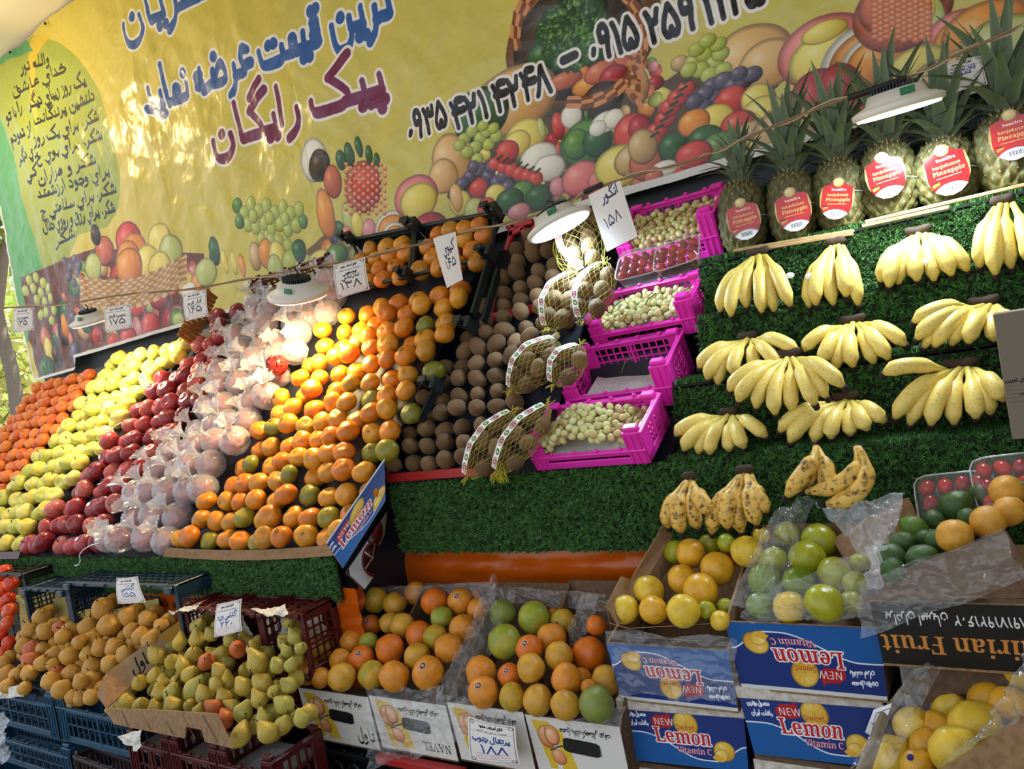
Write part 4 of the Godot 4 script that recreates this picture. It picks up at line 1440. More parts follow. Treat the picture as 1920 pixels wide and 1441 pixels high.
func build_slope_fruit():
	rng.seed = 11
	var up := Vector3(0, 1, LK).normalized()
	var b_o0 := [[1.1, -4.55], [1.9, -4.10]]
	var b_oy := [[1.10, -3.86], [1.306, -3.79], [1.501, -3.60], [1.835, -3.50]]
	var b_yr := [[1.10, -3.33], [1.141, -3.305], [1.424, -3.067], [1.669, -2.929], [1.793, -2.758], [1.87, -2.72]]
	var b_rb := [[1.10, -2.72], [1.377, -2.635], [1.538, -2.47], [1.70, -2.50], [1.95, -2.52]]
	var b_bm := [[1.10, -2.30], [1.328, -2.119], [1.607, -1.989], [1.86, -1.871]]
	var b_m1 := [[1.10, -1.465], [1.336, -1.39], [1.533, -1.31], [1.909, -1.25]]
	var turn := func(amount: float) -> Basis: return Basis(Vector3(rnd(-1, 1), rnd(-1, 1), rnd(-1, 1)).normalized(), rnd(0, amount)) * frame(up + Vector3(rnd(-0.3, 0.3), rnd(0, 0.5), rnd(-0.3, 0.3))) * Basis(Vector3.UP, rnd(0, TAU))
	# far left: tangerines
	rows_up(b_o0, b_oy, 1.20, 1.81, 0.033, 0.778, lpt, func(p, row, k, n):
		fruit("tangerine", G.mandarin[(row + k) % 4], M.tangerine[(row * 3 + k * 2) % 3], p, 0.0325 * rnd(0.92, 1.0), turn.call(0.5), "deep orange tangerine, %s row from the front, %s from left, far left pile" % [ord_word(row), ord_word(k)], "tangerine", "tangerines piled at the far left", [["button", G.button, M.calyx]] if (row + k) % 3 == 0 else []), 0.2)
	# yellow apples
	rows_up(b_oy, b_yr, 1.13, 1.84, 0.0385, 0.778, lpt, func(p, row, k, n):
		fruit("yellow_apple", G.apple[(row + k) % 3], M.yellow_apple[(row * 3 + k) % 4], p, 0.038 * rnd(0.92, 1.0), turn.call(0.9), "pale yellow apple, %s row from the front, %s from left, yellow slope" % [ord_word(row), ord_word(k)], "apple", "yellow apples on the left slope", [["stem", G.apple_stem, M.stem]] if (row * 2 + k) % 3 == 0 else []), 0.25)
	# red apples
	rows_up(b_yr, b_rb, 1.125, 1.93, 0.0405, 0.778, lpt, func(p, row, k, n):
		fruit("red_apple", G.apple[(row + k) % 3], M.red_apple[(row * 2 + k * 3) % 5], p, 0.040 * rnd(0.92, 1.0), turn.call(0.9), "dark red apple, %s row from the front, %s from left, red slope" % [ord_word(row), ord_word(k)], "apple", "red apples on the left slope", [["stem", G.apple_stem, M.stem]] if (row * 2 + k) % 3 == 0 else ([["sticker", G.sticker, M.sticker_white]] if (row + k) % 7 == 0 else [])), 0.25)
	# mandarins: the big lamp-lit slope and the two crates at its head
	var mandarin := func(p, row, k, n, where):
		var green := rng.randf() < (0.0 if where.ends_with("crate") else 0.24 if row < 6 else 0.09)
		var list: Array = M.mandarin_green if green else M.mandarin
		var extra := []
		if rng.randf() < 0.10:
			extra = [["sticker", G.sticker, M.sticker, Transform3D(Basis(Vector3.UP, 0).scaled(Vector3(1, 0.84, 1)), Vector3.ZERO)]]
		elif rng.randf() < 0.3:
			extra = [["button", G.button, M.calyx]]
		fruit("mandarin", G.mandarin[rng.randi() % 4], list[rng.randi() % list.size()], p, 0.0360 * rnd(0.87, 1.02), turn.call(0.8), "%s mandarin, %s row from the front, %s from left, %s" % ["greenish" if green else "orange", ord_word(row), ord_word(k), where], "mandarin", "mandarins on the " + where, extra)
	rows_up(b_bm, b_m1, 1.125, 1.80, 0.0355, 0.778, lpt, func(p, row, k, n): mandarin.call(p, row, k, n, "big slope"), 0.32)
	rows_up([[1.8, -1.895], [2.1, -1.93]], [[1.8, -1.595], [2.1, -1.625]], 1.872, 2.02, 0.031, 0.778, func(x, y, l): return lpt(x, y - 0.10 * (x + 1.87), l), func(p, row, k, n): mandarin.call(p, row, k, n, "upper left crate"), 0.08)
	rows_up([[1.8, -1.565], [2.1, -1.595]], [[1.8, -1.265], [2.1, -1.275]], 1.885, 2.03, 0.031, 0.778, func(x, y, l): return lpt(x, y - 0.10 * (x + 1.87), l), func(p, row, k, n): mandarin.call(p, row, k, n, "upper right crate"), 0.08)
	# crates whose rims stand out of the mandarins
	var rail := func(t: Node3D, a: Vector3, b: Vector3, w: float, h: float):
		var m := MB.new()
		m.bar(a - t.position, b - t.position, w, h, 0.003)
		put("rail", m.mesh(), M.dark_crate, t)
	var corner := func(t: Node3D, p: Vector3):
		var m := MB.new()
		var f := frame(up)
		m.xf = Transform3D(f, p - t.position)
		m.box(Vector3(0, 0.0, 0), Vector3(0.05, 0.05, 0.016), 0.003)
		m.box(Vector3(0.017, 0, 0.016), Vector3(0.016, 0.05, 0.03), 0.003)
		m.box(Vector3(-0.012, 0.018, 0.012), Vector3(0.012, 0.03, 0.016), 0.003)
		m.box(Vector3(-0.012, 0.034, 0.006), Vector3(0.03, 0.008, 0.022), 0.002)
		put("corner_post", m.mesh(), M.dark_crate, t)
	for e in [[-1.955, -1.625, -1.765, -1.575, 2.045, 2.012, 1.842, 1.832, "left dark green plastic crate of mandarins at the head of the slope"], [-1.615, -1.262, -1.562, -1.240, 2.010, 1.966, 1.832, 1.826, "right dark green plastic crate of mandarins beside the kiwis"]]:
		var t := base("plastic_crate", lpt(e[2], e[6], -0.03))
		tag(t, e[8], "crate")
		var bl := lpt(e[0], e[4], 0.02)
		var br := lpt(e[1], e[5], 0.02)
		var fl := lpt(e[2], e[6], 0.012)
		var fr := lpt(e[3], e[7], 0.012)
		rail.call(t, bl, br, 0.014, 0.02)
		rail.call(t, bl - up * 0.035, br - up * 0.035, 0.008, 0.05)
		rail.call(t, fl, fr, 0.012, 0.014)
		rail.call(t, fl, bl, 0.010, 0.016)
		rail.call(t, fr, br, 0.012, 0.018)
		for p in [bl + up * 0.02, br + up * 0.02, fr + up * 0.02]:
			corner.call(t, p)
	var t2 := base("plastic_crate", lpt(-1.25, 1.55, -0.03))
	tag(t2, "dark green plastic crate side between the mandarins and kiwis, below the two upper crates", "crate")
	rail.call(t2, lpt(-1.245, 1.65, 0.01), lpt(-1.232, 1.80, 0.02), 0.010, 0.03)
	rail.call(t2, lpt(-1.235, 1.65, -0.03), lpt(-1.222, 1.80, -0.02), 0.010, 0.03)
	corner.call(t2, lpt(-1.252, 1.622, 0.02))
	var t3 := base("plastic_crate", lpt(-1.36, 1.42, -0.03))
	tag(t3, "dark green crate corner poking out low between the mandarins and kiwis", "crate")
	corner.call(t3, lpt(-1.325, 1.475, 0.01))
	rail.call(t3, lpt(-1.37, 1.40, -0.03), lpt(-1.335, 1.52, -0.03), 0.010, 0.03)
	# cardboard trays whose lips show along the front
	for e in [[-2.28, -1.50, 1.088, M.kraft, "thin brown cardboard tray lip along the front of the mandarins"], [-4.2, -3.28, 1.082, M.maroon, "dark red cardboard tray lip below the yellow apples"]]:
		var p0 := lpt(e[0], e[2], -0.01)
		var m := MB.new()
		m.grid(30, 2, func(u: float, v: float) -> Vector3: return Vector3(lerpf(e[0], e[1], u), e[2] - 0.006 - 0.012 * sin(u * PI) * (1.0 if e[0] > -3 else 0.2) + v * 0.026, -1.322 - 0.012 * v))
		m.grid(30, 2, func(u: float, v: float) -> Vector3: return Vector3(lerpf(e[1], e[0], u), e[2] - 0.006 - 0.012 * sin(u * PI) * (1.0 if e[0] > -3 else 0.2) + v * 0.026, -1.325 - 0.012 * v))
		tag(put("cardboard_tray", m.mesh(), e[3]), e[4], "tray")
	var yb := base("ribbed_carton", lpt(-2.735, 1.95, 0.02))
	tag(yb, "orange brown ribbed carton side standing between yellow and red apples", "carton")
	var ym := MB.new()
	for k in 12:
		ym.tube([lpt(-2.76 - 0.002 * k, 1.80 + k * 0.018, 0.0) - yb.position, lpt(-2.76 - 0.002 * k, 1.80 + k * 0.018, 0.085) - yb.position], 0.009, 8)
	put("ribs", ym.mesh(), mat(Color(0.62, 0.38, 0.12), 0.7), yb)
	var mc := crate("plastic_crate", lpt(-2.47, 1.90, 0.0) + Vector3(0, 0, -0.06), Basis(Vector3.RIGHT, 0.5), 0.44, 0.06, 0.11, M.maroon, {"nx": 11, "ny": 3, "post": 0.03})
	tag(mc, "maroon plastic crate rim behind the bagged pomegranates at the head of the slope", "crate")
	# strips of shredded silver paper among the yellow apples
	for e in [[-3.16, 1.60], [-3.03, 1.49]]:
		var m := MB.new()
		for k in 16:
			var p := lpt(e[0] + rnd(-0.05, 0.05), e[1] + rnd(-0.015, 0.015), 0.036)
			var a := rnd(0, TAU)
			m.bar(p, p + Vector3(cos(a) * 0.035, 0.008, sin(a) * 0.02), 0.004, 0.001)
		var sm: ArrayMesh = m.mesh()
		tag(put("paper_shreds", sm, M.white_plastic), "tuft of silvery shredded paper between yellow apples, %s" % ("upper one" if e[1] > 1.55 else "lower one"), "paper", "", "stuff")
	# pomegranates in clear bags
	var bags := []
	for k in 4:
		var f := FastNoiseLite.new()
		f.seed = 90 + k
		f.frequency = 2.1
		f.fractal_type = FastNoiseLite.FRACTAL_RIDGED
		f.fractal_octaves = 3
		var m := MB.new()
		m.grid(40, 34, func(u: float, v: float) -> Vector3:
			var a := u * TAU
			var t := minf(v / 0.62, 1.0)
			var y := -cos(t * PI * 0.93)
			var r := sin(t * PI * 0.93) * 1.16
			if v > 0.62:
				var s := (v - 0.62) / 0.38
				r = 0.16 + 0.62 * s * s + 0.12 * sin(a * 5.0 + k) * s
				y = 1.10 + s * 0.85
			var d := Vector3(cos(a) * r, y * 1.12, -sin(a) * r)
			var q := f.get_noise_3d(d.x, d.y, d.z)
			return d * (1.0 + 0.10 * q) + Vector3(0.15, 0, 0.1) * maxf(v - 0.62, 0.0), true)
		bags.append(m.mesh())
	var seen := 0
	rows_up(b_rb, b_bm, 1.13, 1.92, 0.047, 0.778, lpt, func(p, row, k, n):
		var q: Vector3 = p + up * 0.004
		fruit("pomegranate", G.pomegranate, M.pomegranate[(row + k) % 3], q, 0.038 * rnd(0.92, 1.0), turn.call(1.2), "red pomegranate in a clear bag, %s row from the front, %s from left" % [ord_word(row), ord_word(k)], "pomegranate", "bagged pomegranates", [["crown", G.pom_crown, M.pomegranate[(row + k + 1) % 3]]])
		var o := put("plastic_bag", bags[(row * 3 + k) % 4], M.bag, null, Transform3D((frame(up + Vector3(rnd(-0.8, 0.8), rnd(0.1, 1.0), rnd(-0.3, 0.5))) * Basis(Vector3.UP, rnd(0, TAU))).scaled(Vector3.ONE * rnd(0.040, 0.044)), q))
		tag(o, "crumpled clear bag round a pomegranate, %s row from the front, %s from left" % [ord_word(row), ord_word(k)], "bag", "clear bags of pomegranates"), 0.25, 0.9)
	# one split pomegranate on top
	var sp := aplane(520, 685, lpt(-2.1, 1.6, 0.06), up)
	var so := fruit("split_pomegranate", G.pomegranate, M.pomegranate[2], sp, 0.036, Basis(), "split dark red pomegranate showing seeds on top of the bagged ones", "pomegranate")
	var seeds := MB.new()
	for k in 40:
		var d := Vector3(rnd(-1, 1), rnd(-0.6, 1), rnd(0.1, 1)).normalized()
		seeds.xf = Transform3D(frame(d).scaled(Vector3(0.13, 0.16, 0.13)), d * 0.98)
		seeds.grid(6, 4, func(u: float, v: float) -> Vector3: return Vector3(cos(u * TAU) * sin(v * PI), -cos(v * PI), -sin(u * TAU) * sin(v * PI)), true)
	put("seeds", seeds.mesh(), mat(Color(0.32, 0.02, 0.05), 0.15), so)
	# white string hanging over the grass
	var wm := MB.new()
	var pts := []
	for e in [[186, 1018], [170, 1022], [156, 1030], [149, 1040], [151, 1050], [148, 1058], [140, 1060]]:
		pts.append(az(e[0], e[1], -1.315))
	wm.tube(pts, 0.0022, 5)
	tag(put("string", wm.mesh(), M.white_plastic), "short white string dangling over the left grass fringe", "string")


# ---------------------------------------------------------------- kiwis, loose and in nets
func net_sleeve(rad: Callable, cols: int, turns: float, thick: float) -> ArrayMesh:
	# two families of helices over a lumpy sleeve; rad(v, a) -> Vector2(radius, y)
	var m := MB.new()
	for dir in [-1.0, 1.0]:
		for k in cols:
			var path := []
			for i in 23:
				var v := i / 22.0
				var a: float = TAU * k / cols + dir * v * turns
				var q: Vector2 = rad.call(v, a)
				path.append(Vector3(cos(a) * q.x, q.y, sin(a) * q.x * 0.72))
			m.tube(path, thick, 3)
	return m.mesh()


func build_kiwis():
	rng.seed = 21
	var up := Vector3(0, 1, KK).normalized()
	var left := [[1.25, -1.50], [1.451, -1.434], [1.59, -1.339], [1.813, -1.224], [1.95, -1.20]]
	var right := [[1.25, -1.17], [1.30, -1.05], [1.419, -1.01], [1.544, -0.96], [1.763, -0.90], [1.95, -0.86]]
	rows_up(left, right, 1.27, 1.885, 0.0275, 0.80, kpt, func(p, row, k, n):
		var neat: bool = row > 9 or row < 3
		var b: Basis = frame(up * (1.0 if neat else 0.2) + Vector3(rnd(-0.3, 0.3), rnd(-0.2, 0.2), rnd(-0.3, 0.6)) * (0.5 if neat else 1.6)) * Basis(Vector3.UP, rnd(0, TAU))
		fruit("kiwi", G.kiwi[(row + k) % 3], M.kiwi[(row * 2 + k) % 3], p, 0.0268 * rnd(0.9, 1.0), b, "fuzzy brown kiwi, %s row from the front, %s from left, loose pile" % [ord_word(row), ord_word(k)], "kiwi", "loose kiwis on the slope"), 0.3, 0.93)
	# red trays under them
	for e in [[1.243, -1.50, -1.155, "red tray lip under the front row of kiwis above the grass"], [1.655, -1.25, -1.0, "red tray edge across the upper kiwis"]]:
		var m := MB.new()
		m.bar(kpt(e[1], e[0], -0.018), kpt(e[2], e[0], -0.018), 0.006, 0.026, 0.002)
		m.bar(kpt(e[1], e[0], -0.018), kpt(e[1] + 0.01, e[0] + 0.05, 0.0), 0.012, 0.012, 0.003)
		m.bar(kpt(e[2], e[0], -0.014), kpt(e[2], e[0] + 0.015, 0.012), 0.016, 0.016, 0.003)
		tag(put("red_tray", m.mesh(), M.red_tray), e[3], "tray")
	var rp := MB.new()
	for e in [[950, 470, 965, 420], [955, 440, 985, 425], [980, 425, 995, 470], [992, 440, 1010, 420], [905, 600, 930, 590], [950, 425, 1000, 415]]:
		rp.bar(az(e[0], e[1], -2.03), az(e[2], e[3], -2.03), 0.02, 0.02, 0.004)
	tag(put("red_crate_rim", rp.mesh(), M.red_tray), "red plastic crate rim at the top of the kiwis beside the lit lamp", "crate")
	# net bags: top px, foot px, width px, lift
	var words := Canvas.new(512, 64, Color(0.93, 0.92, 0.90))
	for k in 4:
		var x := k * 128.0
		words.ell(x + 34, 32, 32, 24, 0, Color(0.55, 0.12, 0.12), Color(0.50, 0.10, 0.10))
		words.latin("KIWI", x + 6, 45, 34, Color(0.93, 0.9, 0.88), "Droid Serif", true)
		words.ell(x + 96, 32, 20, 22, 0, Color(0.30, 0.52, 0.25), Color(0.2, 0.36, 0.18))
		words.ell(x + 96, 32, 9, 10, 0, Color(0.85, 0.88, 0.6), Color(0.7, 0.8, 0.5))
	var band := mat(Color.WHITE, 0.4, {"albedo_texture": words.texture(), "cull_mode": BaseMaterial3D.CULL_DISABLED})
	var bags := [
		[960, 778, 880, 890, 56, 0.058, "yellow net bag of kiwis lowest left, lying on the grass edge", "lowest left net bag"], [1024, 766, 936, 880, 52, 0.058, "yellow net bag of kiwis with loose knotted tail beside the lowest pink crate", "lowest right net bag"],
		[1040, 640, 962, 728, 66, 0.058, "yellow net bag of kiwis in the middle, right of the loose kiwis", "middle net bag"], [1088, 652, 1040, 718, 54, 0.058, "yellow net bag of kiwis tucked behind the second pink crate", "net bag behind the second pink crate"],
		[1078, 516, 1030, 612, 66, 0.058, "netted kiwi bag left one of the pair below the lit lamp", "left upper net bag"], [1132, 498, 1094, 596, 62, 0.058, "netted kiwi bag right one of the pair, touching the grape crate", "right upper net bag"], [1078, 420, 1098, 505, 78, 0.058, "netted kiwi bag behind the lit lamp and grape price card", "net bag behind the lamp"],
	]
	for e in bags:
		var lift: Vector3 = up * e[5]
		var a := aplane(e[0], e[1], kpt(0, KY) + lift, up)
		var b := aplane(e[2], e[3], kpt(0, KY) + lift, up)
		var c := (a + b) / 2
		var l := a.distance_to(b)
		var wd: float = e[4] * 1.3 * depth(c) / FOCAL / 2.0
		var f := frame(a - b, (a - b).cross(up))
		if f.z.dot(up) < 0:
			f = Basis(-f.x, f.y, -f.z)
		var t := base("net_bag", c, f)
		tag(t, e[6], "net bag", "net bags of kiwis")
		var rad := func(v: float, an: float) -> Vector2:
			var y := (v - 0.5) * l * 1.06
			var rr := wd * pow(maxf(sin(clampf(v, 0.02, 0.98) * PI), 0.0), 0.45) * (1.0 + 0.05 * sin(v * 19.0 + an))
			return Vector2(rr + 0.002, y)
		put("net", net_sleeve(rad, 20, 2.0, 0.00042), M.net, t)
		var bm := MB.new()   # printed paper band along the front
		bm.grid(3, 26, func(u: float, v: float) -> Vector3:
			var vv := lerpf(0.0, 1.0, v)
			var q: Vector2 = rad.call(vv, 1.57)
			return Vector3((u - 0.5) * 0.020 - wd * 0.42 * sin(vv * PI) - 0.008, q.y, q.x * 0.72 + 0.004 - 0.10 * wd))
		for k in bm.uv.size():
			bm.uv[k] = Vector2(1.0 - bm.uv[k].y, bm.uv[k].x)
		put("paper_band", bm.mesh(), band, t)
		var km := MB.new()
		for s in [-1.0, 1.0]:
			for k in 6:
				km.tube([Vector3(0, s * l * 0.52, 0), Vector3(rnd(-0.008, 0.008), s * l * 0.56, rnd(0, 0.008)), Vector3(rnd(-0.016, 0.016), s * (l * 0.56 + rnd(0.008, 0.02)), rnd(0, 0.012))], 0.0012, 4)
		put("net_end", km.mesh(), M.net, t)
		# the fruit inside
		var n := maxi(2, int(l / 0.048))
		for row in n:
			for side in ([-1, 1] if wd > 0.033 else [0]):
				var rr := minf(0.0265, wd * 0.52 if side != 0 else wd * 0.9)
				var p: Vector3 = c + f * Vector3(side * rr * 1.02 + rnd(-0.001, 0.001), ((row + 0.5) / n - 0.5) * l * 0.9, rnd(-0.002, 0.002) + (0.003 if row % 2 else -0.002))
				if absf((row + 0.5) / n - 0.5) > 0.46 and side != 0:
					continue
				fruit("kiwi", G.kiwi[(row + side + 3) % 3], M.kiwi[(row + 1) % 3], p, rr * 0.96, f * Basis.from_euler(Vector3(rnd(-0.4, 0.4), rnd(0, 6), rnd(-0.3, 0.3))).scaled(Vector3(1, 0.86, 1)), "%s kiwi %s inside the %s" % ["left" if side < 0 else "right" if side > 0 else "single", ["at the foot", "second up", "third up", "fourth up"][mini(row, 3)], e[7]], "kiwi", "kiwis inside the net bags")
	# clips and the ragged tail of yellow netting
	var cl := MB.new()
	cl.box(az(1040, 632, -1.74), Vector3(0.03, 0.018, 0.012), 0.004, Basis(Vector3(0, 0, 1), 0.4))
	cl.box(az(1036, 640, -1.735), Vector3(0.010, 0.022, 0.008), 0.002)
	tag(put("bag_clip", cl.mesh(), M.white_plastic), "white plastic clip closing the middle net bag of kiwis", "clip")
	cl = MB.new()
	cl.box(az(950, 855, -1.52), Vector3(0.034, 0.014, 0.012), 0.004, Basis(Vector3(0, 0, 1), -0.5))
	tag(put("bag_clip", cl.mesh(), M.white_plastic), "white plastic clip by the yellow net tail above the grass", "clip")
	var tail := MB.new()
	for k in 46:
		var p := az(934 + rnd(-8, 8), 862, -1.525)
		tail.tube([p, p + Vector3(rnd(-0.015, 0.015), -0.02 + rnd(-0.01, 0.01), rnd(0, 0.02)), p + Vector3(rnd(-0.02, 0.02), -0.045 + rnd(-0.015, 0.01), rnd(0, 0.02))], 0.0009, 3)
	tag(put("net_tail", tail.mesh(), mat(Color(0.86, 0.82, 0.12), 0.5)), "frayed bright yellow end of a net bag hanging over the grass", "net", "", "stuff")


# ---------------------------------------------------------------- moulded plastic crates
func lattice(m: MB, x0: float, x1: float, y0: float, y1: float, nx: int, ny: int, w: float, d: float):
	for k in nx + 1:
		var x := lerpf(x0, x1, float(k) / nx)
		m.box(Vector3(x, (y0 + y1) / 2, 0), Vector3(w, y1 - y0, d))
	for k in ny + 1:
		var y := lerpf(y0, y1, float(k) / ny)
		m.box(Vector3((x0 + x1) / 2, y, 0), Vector3(x1 - x0, w, d))


# origin at the foot of the front left corner; x right, y up the walls, -z to the back
func crate(called: String, o: Vector3, turn: Basis, w: float, d: float, h: float, m: Material, opt := {}) -> Node3D:
	var t := base(called, o, turn)
	var fh: float = opt.get("front", h)
	var bh: float = opt.get("back", h)
	var nx: int = opt.get("nx", 10)
	var ny: int = opt.get("ny", 4)
	var bar: float = opt.get("bar", 0.0045)
	var post: float = opt.get("post", 0.035)
	var th := 0.006
	# floor
	var b := MB.new()
	b.xf = Transform3D(Basis(Vector3.RIGHT, Vector3(0, 0, -1), Vector3.UP), Vector3(0, 0.004, 0))
	lattice(b, 0.004, w - 0.004, 0.004, d - 0.004, nx, maxi(4, int(nx * d / w)), bar * 1.3, 0.004)
	put("crate_floor", b.mesh(), m, t)
	# walls
	for e in [["front_wall", Transform3D(Basis(), Vector3(0, 0, -th / 2)), w, fh], ["back_wall", Transform3D(Basis(), Vector3(0, 0, -d + th / 2)), w, bh], ["side_wall", Transform3D(Basis(Vector3.UP, PI / 2), Vector3(th / 2, 0, 0)), d, h], ["side_wall", Transform3D(Basis(Vector3.UP, PI / 2), Vector3(w - th / 2, 0, 0)), d, h]]:
		var q := MB.new()
		q.xf = e[1]
		var l: float = e[2]
		var hh: float = e[3]
		var n := maxi(3, int(round(nx * l / w)))
		q.box(Vector3(l / 2, 0.010, 0), Vector3(l, 0.020, th), 0.0015)
		q.box(Vector3(l / 2, hh - 0.009, 0), Vector3(l, 0.018, th * 1.3), 0.002)
		q.box(Vector3(l / 2, hh - 0.004, 0.003), Vector3(l, 0.006, th * 2.2), 0.002)
		if hh > 0.05:
			lattice(q, post * 0.8, l - post * 0.8, 0.02, hh - 0.016, n, maxi(1, int(round(ny * hh / h))), bar, th * 0.6)
			q.box(Vector3(l / 2, hh / 2, 0.001), Vector3(0.008, hh - 0.02, th), 0.001)
		if opt.get("holes", false) and hh > 0.03:
			for k in n * 2:
				q.box(Vector3(post + (l - 2 * post) * (k + 0.5) / (n * 2), hh - 0.022, 0.004), Vector3(0.005, 0.012, 0.003))
		put(e[0], q.mesh(), m, t)
	# corner posts, proud of the walls
	for sx in [0, 1]:
		for sz in [0, 1]:
			var q := MB.new()
			var ph: float = h if sz == 1 else opt.get("front_post", h)
			if opt.get("left_post", 0.0) > 0.0 and sx == 0 and sz == 0:
				ph = opt.left_post
			var x: float = post / 2 if sx == 0 else w - post / 2
			var z: float = -th / 2 if sz == 0 else -d + th / 2
			q.box(Vector3(x, ph / 2, z), Vector3(post, ph, th * 1.6), 0.002)
			q.box(Vector3(th * 0.8 if sx == 0 else w - th * 0.8, ph / 2, (-post / 2 if sz == 0 else -d + post / 2)), Vector3(th * 1.6, ph, post), 0.002)
			q.box(Vector3(x, ph + 0.005, (-post * 0.3 if sz == 0 else -d + post * 0.3)), Vector3(post * 0.8, 0.012, post * 0.5), 0.003)
			for k in 3:
				q.box(Vector3(x + (k - 1) * post * 0.36, ph / 2, z + (0.006 if sz == 0 else -0.006)), Vector3(0.003, ph * 0.9, 0.004))
			put("corner_post", q.mesh(), m, t)
	var lugs := MB.new()
	for k in 4:
		lugs.box(Vector3(w * (0.2 + 0.2 * k), bh + 0.003, -d + 0.005), Vector3(0.012, 0.010, 0.010), 0.003)
		lugs.box(Vector3(w * (0.2 + 0.2 * k), fh + 0.002, -0.002), Vector3(0.010, 0.008, 0.010), 0.003)
	put("lugs", lugs.mesh(), m, t)
	return t


func build_grape_crates():
	rng.seed = 31
	var spec := [
		[Vector3(-1.000, 1.216, -1.588), 27.0, -2.8, 0.318, 0.160, 0.090, "lowest pink plastic crate, standing on the grass edge, full of grapes", 0.045, 240],
		[Vector3(-0.962, 1.325, -1.752), 27.0, -1.0, 0.305, 0.170, 0.118, "nearly empty pink plastic crate with white paper, second from below", 0.060, 0],
		[Vector3(-0.920, 1.492, -1.878), 28.0, -3.0, 0.310, 0.150, 0.100, "pink plastic crate of pale lit grapes, third from below", 0.050, 260],
		[Vector3(-0.842, 1.685, -1.985), 26.0, 1.5, 0.285, 0.210, 0.125, "topmost pink plastic crate of grapes beside the pineapples", 0.060, 300],
	]
	for ci in 4:
		var e = spec[ci]
		var turn := Basis(Vector3.UP, deg_to_rad(e[2])) * Basis(Vector3.RIGHT, deg_to_rad(e[1]))
		var w: float = e[3]
		var d: float = e[4]
		var h: float = e[5]
		var t := crate("plastic_crate", e[0], turn, w, d, h, M.pink, {"front": e[7], "nx": 11, "ny": 4, "post": 0.045, "left_post": h * 0.72, "bar": 0.0042})
		tag(t, e[6], "crate", "pink crates of grapes")
		var xf := Transform3D(turn, e[0])
		if ci == 1:
			var pm := MB.new()
			pm.grid(12, 8, func(u: float, v: float) -> Vector3: return xf * Vector3(0.03 + u * (w - 0.05), 0.016 + 0.004 * sin(u * 7.0) * v + 0.03 * pow(absf(u - 0.5) * 2, 6) * 0.4, -0.012 - v * (d - 0.03)))
			tag(put("paper_sheet", pm.mesh(), M.paper), "white paper sheet lining the nearly empty pink crate", "paper")
		# grapes: points thrown on a mound, kept a grape apart, grouped into bunches
		var pts := []
		var want: int = e[8] if ci != 1 else 5
		var tries := 0
		var r := 0.0098
		while pts.size() < want and tries < 22000:
			tries += 1
			var x := rnd(0.02, w - 0.02)
			var z := -rnd(0.014, d - 0.016)
			var mound := 0.0
			if ci == 0:
				mound = 0.045 * exp(-pow((x - w * 0.36) / (w * 0.24), 2)) + 0.022 * exp(-pow((x - w * 0.72) / (w * 0.2), 2))
			elif ci == 3:
				mound = 0.035 * (0.3 + 0.7 * -z / d)
			else:
				mound = 0.03 * sin(x / w * PI) * (0.5 + 0.5 * -z / d)
			var y := h * 0.56 + mound - rnd(0.0, 0.022)
			if ci == 1:
				x = rnd(w - 0.085, w - 0.035)
				z = -rnd(0.03, 0.09)
				y = 0.026 + rnd(0.0, 0.028)
			var p := Vector3(x, y, z)
			var ok := true
			for q in pts:
				if p.distance_to(q) < r * 1.72:
					ok = false
					break
			if ok:
				pts.append(p)
		if ci != 1:
			var lm := MB.new()
			lm.grid(12, 8, func(u: float, v: float) -> Vector3: return xf * Vector3(0.012 + u * (w - 0.024), h * 0.36 + 0.004 * sin(u * 9.0 + v * 4.0), -0.010 - v * (d - 0.02)))
			tag(put("paper_sheet", lm.mesh(), M.paper), "white paper sheet under the grapes in the %s pink crate" % ["lowest", "", "third", "topmost"][ci], "paper")
		var nb := 1 if ci == 1 else 3
		var names := [["large pale green bunch of grapes on the left of the lowest pink crate", "middle green bunch of grapes in the lowest pink crate", "duller pinkish bunch of grapes on the right of the lowest pink crate"], ["few leftover grapes in the nearly empty pink crate", "", ""], ["left bunch of white grapes in the third pink crate", "middle bunch of white grapes in the third pink crate", "right bunch of pinkish grapes in the third pink crate"], ["left bunch of amber grapes in the topmost pink crate", "middle bunch of amber grapes in the topmost pink crate", "right bunch of amber grapes in the topmost pink crate"]]
		for bi in nb:
			var c := Vector3(w * (bi + 0.5) / nb, h * 0.5, -d / 2)
			var bt := base("grape_bunch", xf * c, turn)
			tag(bt, names[ci][bi], "grapes", "bunches of grapes in pink crates")
			var stem := MB.new()
			stem.tube([Vector3(0, 0.02, 0.02), Vector3(0.01, 0.035, 0), Vector3(0.03, 0.04, -0.02)], 0.0018, 5)
			put("stem", stem.mesh(), M.stem_green, bt)
			for p in pts:
				if int(p.x / w * nb) == bi:
					var pal: int = rng.randi() % 4
					if (ci == 0 and bi == 2) or ci == 3:
						pal = [1, 2, 1, 0][pal]
					elif pal == 2:
						pal = 0
					put("grape", G.grape, M.grape[pal], bt, Transform3D(spin().scaled(Vector3.ONE * r * rnd(0.88, 1.02)), p - c))
	# clear punnets of red tomatoes
	punnet(aplane(1196, 494, kpt(0, KY) + Vector3(0, 0.15, 0.05), Vector3(0, 1, KK).normalized()), Basis(Vector3.UP, 0.05) * Basis(Vector3.RIGHT, 0.75) * Basis(Vector3(0, 0, 1), 0.02), 0.105, 0.09, "clear punnet of small red tomatoes left of the pair on the grape crates", "left grape-crate")
	punnet(aplane(1268, 474, kpt(0, KY) + Vector3(0, 0.16, 0.06), Vector3(0, 1, KK).normalized()), Basis(Vector3.UP, 0.12) * Basis(Vector3.RIGHT, 0.75) * Basis(Vector3(0, 0, 1), 0.12), 0.105, 0.09, "clear punnet of small red tomatoes right of the pair on the grape crates", "right grape-crate")
